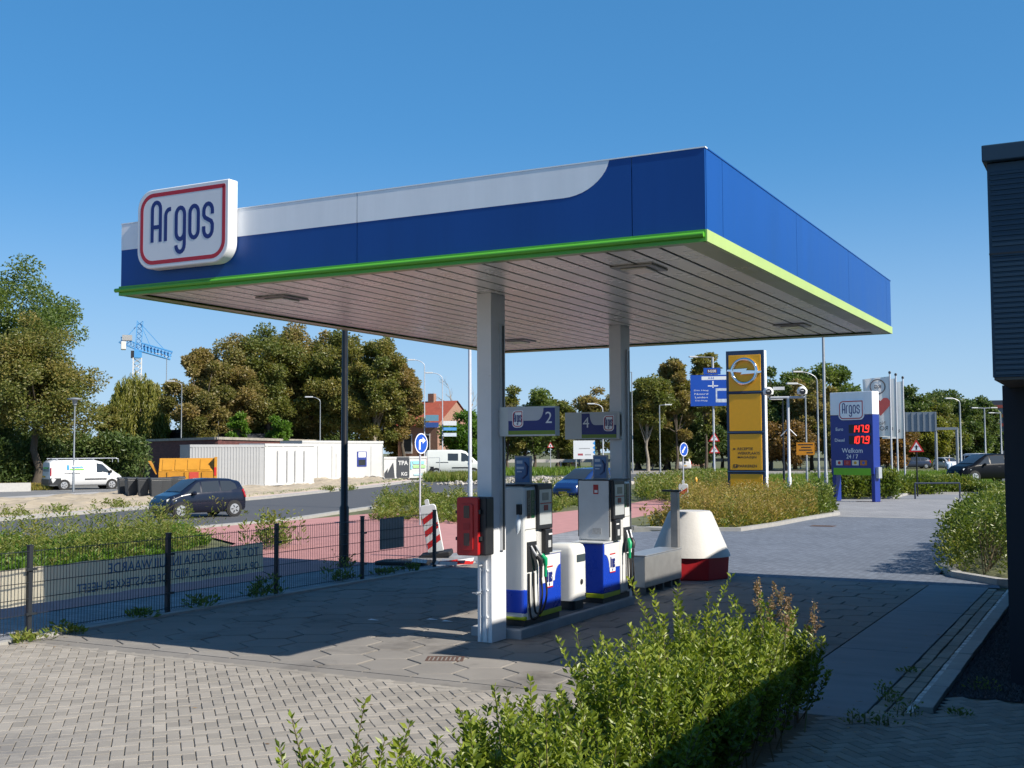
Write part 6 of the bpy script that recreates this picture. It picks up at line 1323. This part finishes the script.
# low barrier hoop and gate in front of the far lawn
x, y = stand(930, D=59); t = thing('hoop_rail', 'low dark hoop rail before the hedge at the far parking edge', 'rail', (x, y, 0), YAW); k = 59/FPX
for a in (-15*k, 27*k): MB().tube([(a, 0, 0), (a, 0, .75)], .04, 6).build('post', M('rail_blue', (.02, .03, .06), .5), t)
MB().tube([(-15*k, 0, .75), (27*k, 0, .75)], .04, 6).build('rail', MATS['rail_blue'], t)
# heap of broken stone beyond the pumps
rng = np.random.default_rng(77); t = thing('rubble_heap', 'long low heap of pale broken stone beyond the pumps', 'rubble', (*stand(540, D=84), 0), YAW); mb = MB()
for i in range(420):
    x, y = rng.normal(0, 3.2), rng.normal(0, .8); z = max(0, .45*math.exp(-(y/.9)**2)*(1-abs(x)/9)); s = .10+.16*rng.random(); a = rng.random(3)*3
    P = np.array([(1, 0, 0), (-1, 0, 0), (0, 1, 0), (0, -1, 0), (0, 0, .8), (0, 0, -.8)])*s*(.7+.6*rng.random((6, 3))); R_ = np.array(Matrix.Rotation(a[0], 3, 'X') @ Matrix.Rotation(a[1], 3, 'Z'))
    mb.add([tuple(np.array([x, y, z])+R_@p) for p in P], [(0, 2, 4), (2, 1, 4), (1, 3, 4), (3, 0, 4), (2, 0, 5), (1, 2, 5), (3, 1, 5), (0, 3, 5)])
mb.build('stones', M('rubble', (.36, .33, .29), .9, var=.2, rnd=.25), t)['kind'] = 'stuff'
# ================================================================== trees
TR = lambda u, D: tuple(stand(u, D=D))
def Tpx(label, u, D, vt, wpx, leaf, vb=None, n=6000, ls=None, seed=0, name='broadleaf_tree', group='trees', **kw):
    H = zat(u, vt, D)*1.05; R = wpx/2*D/FPX; cb = kw.pop('cb', None); cb = H*.18 if cb is None else cb
    return tree(name, label, TR(u, D), H, R, cb, leaf, int(n*2.7), ls or .0024*D, seed, group=group, **kw)
Tpx('tall green tree at the left edge, highest of the left pair', 6, 100, 258, 158, 'green', n=13000, seed=1, cb=2.5, K=70, rcf=.24)
Tpx('broad olive brown tree behind the white van', 36, 88, 308, 134, 'mixed', n=14000, seed=2, cb=.8, K=90, top=.25, tint0=.1, rcf=.24)
Tpx('dark green tree low behind the tall left tree', -22, 92, 330, 110, 'dark', n=6000, seed=3, cb=1)
for i, (u, vt, w_, lab) in enumerate(((12, 418, 80, 'dark bush left of the trunk behind the white van'), (66, 424, 60, 'dark bush right of the trunk behind the white van'))): Tpx(lab, u, 96, vt, w_, 'dark', n=4500, seed=120+i, cb=.1, K=50, cat='bush', name='bush', group='bushes behind the van')
willow('weeping_willow', 'weeping willow with pale yellow green strands below the crane', TR(138, 132), zat(138, 374, 132), 30*132/FPX, 4)
Tpx('small green tree between the broad tree and the willow', 104, 96, 400, 34, 'mixed', n=4200, seed=5, cb=.5)
for i, (u, D, vt, w_, lf, sd, lab, kw) in enumerate((
    (198, 118, 350, 84, 'brown', 6, 'brown autumn tree at the left end of the big wood', dict(K=34)),
    (228, 122, 336, 98, 'brown', 7, 'russet autumn tree second from the left in the big wood', dict(tint0=.2)),
    (270, 124, 320, 104, 'mixed', 8, 'olive green tree rising highest at the left of the big wood', {}),
    (308, 128, 318, 104, 'brown', 9, 'brown tree in the middle of the big wood', dict(tint0=.1)),
    (342, 124, 324, 96, 'mixed', 10, 'olive tree behind the slim black lamp post', {}),
    (374, 122, 326, 84, 'mixed', 12, 'green tree with pale trunk near the right of the big wood', dict(barkmat=barkl)),
    (404, 124, 336, 66, 'brown', 13, 'thin leaved reddish tree at the right end of the big wood', dict(tint0=.25, K=26, rcf=.24)))):
    Tpx(lab, u, D, vt, w_, lf, n=14000 if i < 6 else 8500, seed=sd, cb=2.0, group='trees of the big wood', **({'K': 110, 'rcf': .2, **kw}))
for i, (u, D, vt, w_, lf, sd) in enumerate(((205, 138, 385, 70, 'dark', 20), (250, 140, 375, 80, 'dark', 21), (300, 140, 372, 80, 'dark', 22), (350, 138, 375, 80, 'dark', 23), (395, 138, 385, 60, 'mixed', 24))):
    Tpx(('first', 'second', 'third', 'fourth', 'fifth')[i]+' dark tree from the left in the back row of the big wood', u, D, vt, w_, lf, n=6500, seed=sd, cb=.3, group='back row of the big wood')
Tpx('bright green young tree left of the man on the roof', 238, 112, 401, 26, 'bright', n=2600, seed=30, cb=.6, top=.4)
Tpx('bright green bush right of the man on the roof', 279, 114, 409, 30, 'bright', n=2600, seed=31, cb=.6, top=.5)
Tpx('russet autumn tree behind the red roofed house', 437, 150, 402, 28, 'red', n=2600, seed=32, cb=1)
Tpx('large bright green bush beside the red roofed house', 464, 120, 410, 58, 'bright', n=6500, seed=33, cb=.3)
Tpx('olive tree behind the bright green bush', 476, 150, 402, 60, 'mixed', n=5000, seed=34, cb=.5)
bare_tree('bare_tree', 'leafless tree above the bright green bush', TR(463, 140), zat(463, 372, 140), 3)
for i, (u, D, vt, w_, lf, sd, lab) in enumerate(((508, 150, 378, 46, 'mixed', 40, 'olive tree just right of the near column'), (534, 150, 381, 54, 'green', 41, 'round green tree above the number two sign'), (558, 155, 392, 48, 'mixed', 42, 'low olive tree between the two number signs'), (598, 140, 378, 54, 'brown', 43, 'brown tree behind the far column'),
    (525, 170, 412, 70, 'dark', 44, 'dark bush under the number two sign'), (572, 170, 412, 76, 'dark', 45, 'dark bush under the number four sign'))):
    Tpx(lab, u, D, vt, w_, lf, n=5500, seed=sd, cb=.5, group='trees behind the pumps')
bare_tree('bare_tree', 'leafless pale tree above the number four sign', TR(580, 145), zat(580, 383, 145), 5)
for i, (u, D, vt, w_, lf, sd, lab, kw) in enumerate(((648, 140, 361, 62, 'mixed', 50, 'tall green tree right of the far column', dict(barkmat=barkl, K=44, trunk=.22)), (676, 142, 352, 46, 'brown', 51, 'tall thin brown tree in the bare wood', dict(K=40, rcf=.26, tint0=.1, trunk=.2)), (706, 144, 343, 44, 'mixed', 52, 'tallest slender tree behind the blue road sign', dict(K=44, rcf=.26, top=.5, trunk=.2)),
    (690, 150, 385, 60, 'dark', 53, 'dark tree low behind the blue road sign', {}), (640, 155, 400, 60, 'brown', 54, 'dark brown undergrowth right of the far column', {}), (664, 152, 410, 60, 'dark', 55, 'dark undergrowth below the thin brown tree', {}), (668, 158, 375, 80, 'mixed', 57, 'wide olive tree in the back row right of the far column', {}), (722, 155, 375, 50, 'mixed', 56, 'olive tree hidden behind the yellow pylon', {}))):
    Tpx(lab, u, D, vt, w_, lf, n=8500, seed=sd, cb=.5 if i > 2 else 2.0, group='trees beyond the guard rail', **{'K': 60, **kw})
for i, (u, D, vt, w_, lf, lab) in enumerate(((636, 147, 418, 60, 'dark', 'dark bush at the foot of the tall tree right of the far column'), (668, 146, 414, 64, 'mixed', 'olive bush under the thin brown tree behind the guard rail'), (702, 147, 416, 60, 'dark', 'dark bush under the blue road sign behind the guard rail'))):
    Tpx(lab, u, D, vt, w_, lf, n=5000, seed=90+i, cb=.1, group='bushes behind the guard rail', K=50, cat='bush', name='bush')
for i, (u, D, vt, w_, lf, sd, lab, kw) in enumerate(((770, 150, 362, 56, 'dark', 60, 'dark green tree right of the yellow pylon', {}), (795, 155, 360, 60, 'green', 61, 'round green tree above the camera mast', {}), (832, 155, 361, 66, 'green', 62, 'big green tree behind the price sign', {}), (812, 148, 372, 60, 'brown', 63, 'russet brown tree behind the camera mast', dict(tint0=.15)),
    (858, 160, 385, 46, 'dark', 64, 'dark tree right of the price sign', {}), (785, 142, 420, 70, 'red', 65, 'low russet bushes left of the camera mast', {}), (850, 145, 420, 70, 'mixed', 66, 'low olive bushes behind the flags', {}), (888, 145, 422, 60, 'red', 67, 'low reddish shrub right of the flags', {}),
    (905, 175, 383, 66, 'dark', 68, 'dark rounded tree behind the flag poles', {}), (950, 185, 385, 60, 'dark', 69, 'dark rounded tree behind the tall street lamp', {}), (975, 190, 392, 50, 'dark', 70, 'dark green tree left of the flats', {}), (935, 175, 400, 60, 'mixed', 71, 'olive tree behind the sign gantry', {}), (965, 200, 412, 60, 'green', 72, 'green bush low behind the distant van', {}), (900, 165, 415, 60, 'willow', 73, 'pale green tree below the dark one behind the flags', {}), (928, 165, 412, 44, 'willow', 74, 'pale yellow green tree under the gantry sign', {}), (990, 210, 425, 40, 'dark', 75, 'dark bush in front of the flats', {}))):
    Tpx(lab, u, D, vt, w_, lf, n=8000, seed=sd, cb=.4, group='trees on the right', K=70, rcf=.24, **kw)
# dark clipped hedges behind the van and below the trees
hedge('clipped_hedge', 'dark clipped hedge behind the white van', [TR(62, 95), TR(143, 91)], 1.6, zat(110, 440, 93), 'dark', 9000, .34, 5)
hedge('clipped_hedge', 'shady bank of shrubs behind the yard at the left edge', [TR(-20, 88), TR(62, 90)], 2, zat(20, 446, 88), 'dark', 9000, .34, 6)
blades('bank_grass', 'dry grass on the bank behind the van', [TR(-20, 80), TR(52, 80), TR(60, 88), TR(-20, 88)], 5000, (.2, .5), 'gold', 4, .06)
ribbon('yard_wall', [TR(-30, 78), TR(31, 78.5)], .4, 0, M('yard_wall', (.42, .41, .39), .8, var=.1), .55)
# ================================================================== weeds
rng = np.random.default_rng(2)
stripW = [(-25.2, -2), (-25.2, 26.4), (-20.4, 22.8), (-18.8, 19.8), (-18.7, -2)]
sheet('verge', stripW, -.02, soil)
vp = [(-25.0, 8), (-25.0, 26), (-20.5, 22.5), (-18.9, 19.5), (-18.9, 8)]
def hnoise(p, a=.9, sd=0.): return np.clip(.62+.38*np.sin(p[:, 0]*a+1.3+sd)*np.sin(p[:, 1]*a*1.3+.7+sd)+.25*np.sin(p[:, 0]*2.7+p[:, 1]*1.9+sd), .3, 1.25)
p = scatter(vp, 1500, rng); plants('low_weeds', 'bright green low weeds behind the fence banner', 'weeds', p, (.14, .34), 'bright', 24, .13, .05, 4, spread=.35, stem=False, clump=hnoise(p))
p = scatter(vp, 520, rng); plants('weeds', 'mixed weeds on the verge between fence and road', 'weeds', p, (.25, .58), 'weed', 24, .13, .035, 3, spread=.26, clump=hnoise(p, .7, 2))
c_ = np.array([(-20.6, 20.6), (-20.2, 19.0), (-21.2, 18.4), (-19.9, 17.2), (-20.5, 15.6), (-21.8, 21.8)]); p = np.concatenate([q+rng.normal(0, .75, (36, 2)) for q in c_]); p = p[inpoly(p, stripW)]
plants('tall_weeds', 'tall seeding weeds on the verge in front of the dark blue car', 'weeds', p, (.6, 1.22), 'weed', 34, .12, .03, 33, spread=.3, lean=.1)
def clump(label, u, vb, h, leaf, n, seed, D=None, w_=.5, name='weed_clump', ll=.14, lw=.05, nl=30):
    x, y = G(u, vb)[:2] if D is None else stand(u, D=D); t = thing(name, label, 'weed', (x, y, 0), 0, 'weed clumps'); r = np.random.default_rng(seed); q = r.normal(0, w_*.5, (n, 2)); plants('x', '', '', q, (h*.5, h), leaf, nl, ll, lw, seed, parent=t, spread=.28); return t
clump('bushy weed at the right end of the verge behind the fence', 275, 548, .95, 'weed', 26, 9, w_=.8)
p = scatter([G(372, 522)[:2], G(470, 524)[:2], G(560, 512)[:2], G(600, 500)[:2], G(560, 488)[:2], G(470, 500)[:2], G(385, 500)[:2]], 1100, rng); plants('weeds', 'tall green weeds beside the round arrow sign', 'weeds', p, (.3, 1.1), 'weed', 30, .16, .045, 6, spread=.4, clump=hnoise(p, .5)*np.where(p[:, 0] > -23.5, .62, 1))
p = scatter([G(636, 500)[:2], G(690, 505)[:2], G(700, 490)[:2], G(760, 486)[:2], G(700, 481)[:2], G(640, 490)[:2]], 1200, rng); plants('weeds', 'green weeds behind the small barrier board', 'weeds', p, (.4, 1.1), 'weed', 22, .22, .07, 7, spread=.4)
bed = [(-11.9, 32.5), (-10.15, 33.0), (-9.85, 35.7), (-9.75, 38.9), (-9.6, 41.0), (-11.2, 45), (-13.5, 51), (-16.6, 49), (-16.0, 44.5), (-13.6, 38), (-12.3, 34)]
sheet('planting_bed', [(-12.7, 32.0), (-11.8, 32.35), (-10.0, 32.9), (-9.7, 35.7), (-9.6, 38.9), (-9.3, 42.6), (-9.8, 45), (-12.3, 56), (-17, 56), (-15.7, 45), (-14.6, 33.5)], .05, soil)
p = scatter(bed, 1500, rng); plants('tall_weeds', 'tall golden orange weeds in the bed below the yellow pylon', 'weeds', p, (.55, 1.3), 'gold', 44, .13, .03, 8, spread=.3, clump=hnoise(p, .8)*.55+.5)
p = scatter(bed, 700, rng); plants('green_weeds', 'green weeds mixed into the golden bed below the yellow pylon', 'weeds', p, (.3, .9), 'weed', 36, .14, .04, 88, spread=.34, clump=hnoise(p, .6, 3))
p = scatter([(-11.4, 41), (-9.75, 41), (-9.6, 43.5), (-10.4, 46.5), (-12, 48)], 260, rng); plants('low_shrubs', 'dark green low shrubs at the end of the orange weeds', 'shrub', p, (.5, 1.2), 'hedge', 40, .14, .06, 9, spread=.5)
clump('reddish bush at the corner of the bed left of the concrete bollard', 664, 528, .8, 'gold', 22, 12, w_=.7)
t = thing('young_tree', 'small sapling with dark leaves at the corner of the planting bed', 'tree', (*G(820, 513)[:2], 0)); q = np.random.default_rng(4).normal(0, .12, (10, 2)); plants('x', '', '', q, (.8, 1.55), 'dark', 30, .16, .08, 5, parent=t, spread=.5, low=.35)
hedge('low_hedge', 'dense green hedge under the price sign', [tuple(G(834, 499)[:2]+np.array([0, .6])), tuple(G(890, 499)[:2]+np.array([0, .9]))], 1.6, 1.15, 'hedge', 9000, .17, 21)
hedge('low_hedge', 'dense green hedge below the flag poles', [tuple(G(893, 495)[:2]+np.array([-.6, .5])), tuple(G(963, 493)[:2]+np.array([0, 1]))], 2.2, .75, 'hedge', 9500, .18, 22)
hedge('low_hedge', 'green hedge behind the hoop rail, in front of the dark suv', [TR(968, 68), TR(1012, 66)], 2.0, .45, 'hedge', 5000, .15, 23)
hedge('tall_hedge', 'yellow green hedge along the lane beside the dark building', [(-2.35, 22.7), (-2.45, 30), (-2.5, 41)], 1.45, 1.2, 'hedge', 42000, .085, 24, rough=.22)
blades('meadow_grass', 'rough green grass beyond the hedges on the right', [TR(840, 70), TR(1000, 72), TR(1000, 130), TR(880, 125), TR(800, 110), TR(720, 105), TR(760, 75)], 26000, (.2, .55), 'grass', 11, .06)
blades('meadow_grass', 'green grass in front of the guard rail beyond the pumps', [TR(480, 112), TR(600, 114), TR(600, 140), TR(480, 135)], 7000, (.3, .9), 'grass', 12, .10)
blades('meadow_grass', 'green grass strip behind the building site fence', [TR(425, 92), TR(480, 90), TR(500, 110), TR(425, 104)], 5000, (.3, .9), 'weed', 14, .08)
blades('meadow_grass', 'grass along the far road kerb', [(p_[0]-1.85+d_, p_[1]) for d_, rr in ((0, road_far[:6]), (-.8, road_far[:6][::-1])) for p_ in rr], 3500, (.06, .22), 'grass', 15, .03)
blades('meadow_grass', 'green grass island beside the far white hatchback', [TR(690, 100), TR(760, 104), TR(760, 130), TR(690, 128)], 3500, (.3, .7), 'grass', 16, .1)
# tufts on the sand heap, along the fence foot and in the paving joints
for i, (u, D, h) in enumerate(((20, 46, .5), (60, 50, .3), (110, 55, .35), (122, 52, .4), (210, 56, .3), (330, 70, .4), (350, 72, .35), (415, 76, .5))): clump('small weed tuft on the sand heap, %s from the left' % (ords+['eighth'])[i], u, 0, h, 'weed', 10, 40+i, D=D, w_=.6, nl=20)
for i, (u, v, h, lf) in enumerate(((259, 597, .34, 'green'), (200, 607, .16, 'green'), (148, 617, .12, 'green'), (336, 577, .5, 'weed'), (345, 581, .18, 'green'), (385, 575, .15, 'green'), (410, 571, .15, 'green'), (25, 641, .1, 'weed'), (62, 634, .12, 'weed'))):
    clump('green tuft growing at the fence foot, %s from the big one' % (['the big one itself, zero', 'first', 'second', 'third', 'fourth', 'fifth', 'sixth', 'seventh', 'eighth'][i]) if i else 'big dark green tuft at the foot of the middle fence post', u, v, h, lf, 14 if i == 0 else 7, 60+i, w_=.28 if i == 0 else .22, ll=.10, lw=.035, nl=16)
for i, (u, v, h, w_) in enumerate(((858, 723, .14, .2), (880, 726, .12, .15), (906, 715, .13, .14), (888, 694, .14, .12), (893, 702, .08, .1), (985, 690, .14, .3), (960, 715, .06, .08), (908, 672, .06, .06))):
    clump(('creeping weed at the near corner of the concrete strip', 'low weed where the concrete strip meets the brick paving', 'small weed at the end of the pale cobble row', 'weed in the joint of the concrete strip', 'tiny weed beside the gutter pavers', 'low weeds along the gravel edge by the dark wall', 'tiny weed in the shaded brick paving', 'tiny weed on the gutter line')[i], u, v, h, 'green', 6, 80+i, w_=w_*.6, ll=.04, lw=.018, nl=9)
# ================================================================== privet hedge in the foreground
def privet():
    t = thing('privet_hedge', 'loose light green privet hedge in the foreground', 'hedge', (-2.9, 6.5, 0)); r = np.random.default_rng(17); Vs = []; Fs = []; Tn = []; SV = []; k = 0; Ps = []; Ds = []; Ls = []; Ts = []
    sheet('hedge_bed', [(-3.5, 2.5), (-2.35, 2.5), (-2.3, 9.9), (-2.45, 10.5), (-3.3, 10.4), (-3.6, 9.8)], -.004, M('bed_soil', (.13, .105, .075), .95, var=.4, scale=4, bump=.6, bscale=20))
    mb = MB(); tops = []
    def hprof(x, y): return (.84 if y < 8.2 else .98)+.08*math.sin(y*1.7+.6)+.13*math.sin(y*4.1+x*3)+.10*math.sin(y*8.3+x*7)
    for i in range(1250):
        y = 3.75+6.45*r.random(); x = -3.42+1.02*r.random(); edge = abs(x+2.91)/.51; h = hprof(x, y)*(1-.22*edge**2.5)*(.62+.45*r.random())
        if r.random() < .05: h *= 1.16
        if y > 9.7: h *= .85
        if y < 6.2: h *= 1.0
        if math.sin(y*5.7+x*4.3) < -.45 and r.random() < .8: continue
        if y < 6.8 and r.random() < .1: continue
        ln = np.array([r.normal(0, .13)+(x+2.91)*.25, r.normal(0, .13)]); b = np.array([x-ln[0]*.3, y-ln[1]*.3, 0]); tip = np.array([x+ln[0]*h, y+ln[1]*h, h])
        bend = r.normal(0, .03, 3); n = int(13+h*13); q = np.sqrt(np.linspace(.06, 1, n)); a = r.random()*6.28
        P = b+(tip-b)*q[:, None]+bend*np.sin(q*3.14)[:, None]
        an = a+np.arange(n)*1.57+r.normal(0, .3, n); sz = (.080-.034*q)*(.7+.6*r.random(n))
        for s in (0, math.pi):
            d = np.stack([np.cos(an+s), np.sin(an+s), .35+.6*q+r.normal(0, .15, n)], 1); Ps.append(P); Ds.append(d); Ls.append(sz); Ts.append(np.clip(.15+.55*q*(h/1.0)+r.normal(0, .12, n)+.1*r.random(), 0, 1))  # lower leaves tinted darker: shade inside the hedge put into their colour
        for s in range(2):                                  # side twigs
            q0 = .35+.4*r.random(); p = b+(tip-b)*q0; dd = np.array([r.normal(0, 1), r.normal(0, 1), .8]); dd /= np.linalg.norm(dd); L_ = .10+.14*r.random(); m = 7; qq = np.linspace(.15, 1, m); Pt = p+dd*L_*qq[:, None]
            an = r.random(m)*6.28; d = np.stack([np.cos(an), np.sin(an), .5+r.normal(0, .3, m)], 1); Ps.append(Pt); Ds.append(d); Ls.append(.058*(.6+.7*r.random(m))); Ts.append(np.clip(.3*q0+.25+r.normal(0, .15, m), 0, 1))
        if i % 2 == 0: tops.append((b, (b+tip)/2+bend, tip))
    P = np.concatenate(Ps)-np.array([-2.9, 6.5, 0]); D_ = np.concatenate(Ds); L_ = np.concatenate(Ls); P[:, 2] = np.maximum(P[:, 2], .02)
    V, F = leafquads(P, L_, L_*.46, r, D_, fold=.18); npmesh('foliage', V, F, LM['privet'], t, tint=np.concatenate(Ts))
    for b, m, e in tops: mb.tube([b-np.array([-2.9, 6.5, 0]), m-np.array([-2.9, 6.5, 0]), e-np.array([-2.9, 6.5, 0])], [.006, .0045, .002], 4, cap=False)
    mb.build('stems', stemm, t)
privet()
# dry dock stalks sticking out of the hedge
def dock(label, x, y, H, seed, nb):
    t = thing('dock_stalk', label, 'weed', (x, y, 0), 0, 'dry dock stalks in the hedge'); r = np.random.default_rng(seed); mb = MB(); Ps = []
    for i in range(nb):
        tip = np.array([r.normal(0, .07)+.04*i*(-1)**i, r.normal(0, .07), H*(.82+.18*r.random())]); mb.tube([(0, 0, 0), tip*.5+np.array([.01, 0, 0]), tip], [.006, .005, .002], 5, cap=False)
        n = 90; q = .70+.30*r.random(n); Ps.append(tip*q[:, None]+r.normal(0, .014, (n, 3)))
        for s in range(4):
            q0 = .72+.22*r.random(); p = tip*q0; dd = np.array([r.normal(0, .6), r.normal(0, .6), 1]); dd /= np.linalg.norm(dd); e = p+dd*(.10+.10*r.random()); mb.tube([p, e], [.003, .0015], 4, cap=False); n = 40; qq = .2+.8*r.random(n); Ps.append(p+(e-p)*qq[:, None]+r.normal(0, .009, (n, 3)))
    P = np.concatenate(Ps); V, F = leafquads(P, .02, .014, r); npmesh('seeds', V, F, LM['straw'], t, tint=r.random(len(P))); mb.build('stems', M('dock_stem', (.16, .17, .07), .7), t)
x, y = at(772, 640, 9.9)[:2]; dock('dry brown dock stalks rising above the foreground hedge', x, y, zat(772, 579, 9.9), 3, 4)
x, y = at(803, 640, 9.9)[:2]; dock('single thin dock stalk right of the thicker stalks', x, y, zat(812, 587, 9.9), 6, 1)


# fallen leaves and scraps lying about on the paving
r = np.random.default_rng(31); P = np.concatenate([np.stack([-12.0+.35*np.abs(r.normal(0, 1, 90)), 9+11*r.random(90)], 1), np.stack([-11+8*r.random(60), 4+6*r.random(60)], 1), np.stack([-2.1+.25*r.normal(0, 1, 60), 10+10*r.random(60)], 1), np.stack([-2.3+.2*np.abs(r.normal(0, 1, 50)), 7+3.4*r.random(50)], 1)])
P = np.concatenate([P, np.full((len(P), 1), .006)], 1); d = np.stack([r.normal(0, 1, len(P)), r.normal(0, 1, len(P)), .05*r.random(len(P))], 1)
V, F = leafquads(P, .03+.035*r.random(len(P)), .025, r, d, fold=.1); V[:, 2] = np.abs(V[:, 2]-.004)*.4+.004; tag(npmesh('leaf_litter', V, F, LM['straw'], tint=r.random(len(P))), 'dry fallen leaves scattered along the fence and kerbs', 'leaves', kind='stuff')
for i, (u, v, lab) in enumerate(((373, 620.5, 'pale scrap of paper on the shaded tiles, farthest from the near column'), (432, 620, 'pale scrap of paper on the shaded tiles nearest the column'), (447, 621.8, 'small pale scrap on the shaded tiles right beside the other'))):
    x, y = G(u, v)[:2]; s_ = .05; tag(MB().add([(x-s_*1.6, y-s_*.4, .006), (x+s_*1.4, y-s_*.5, .012), (x+s_*1.7, y+s_*.5, .006), (x-s_, y+s_*.6, .018)], [(0, 1, 2, 3)]).build('paper_scrap', signwhite), lab, 'paper', 'paper scraps')
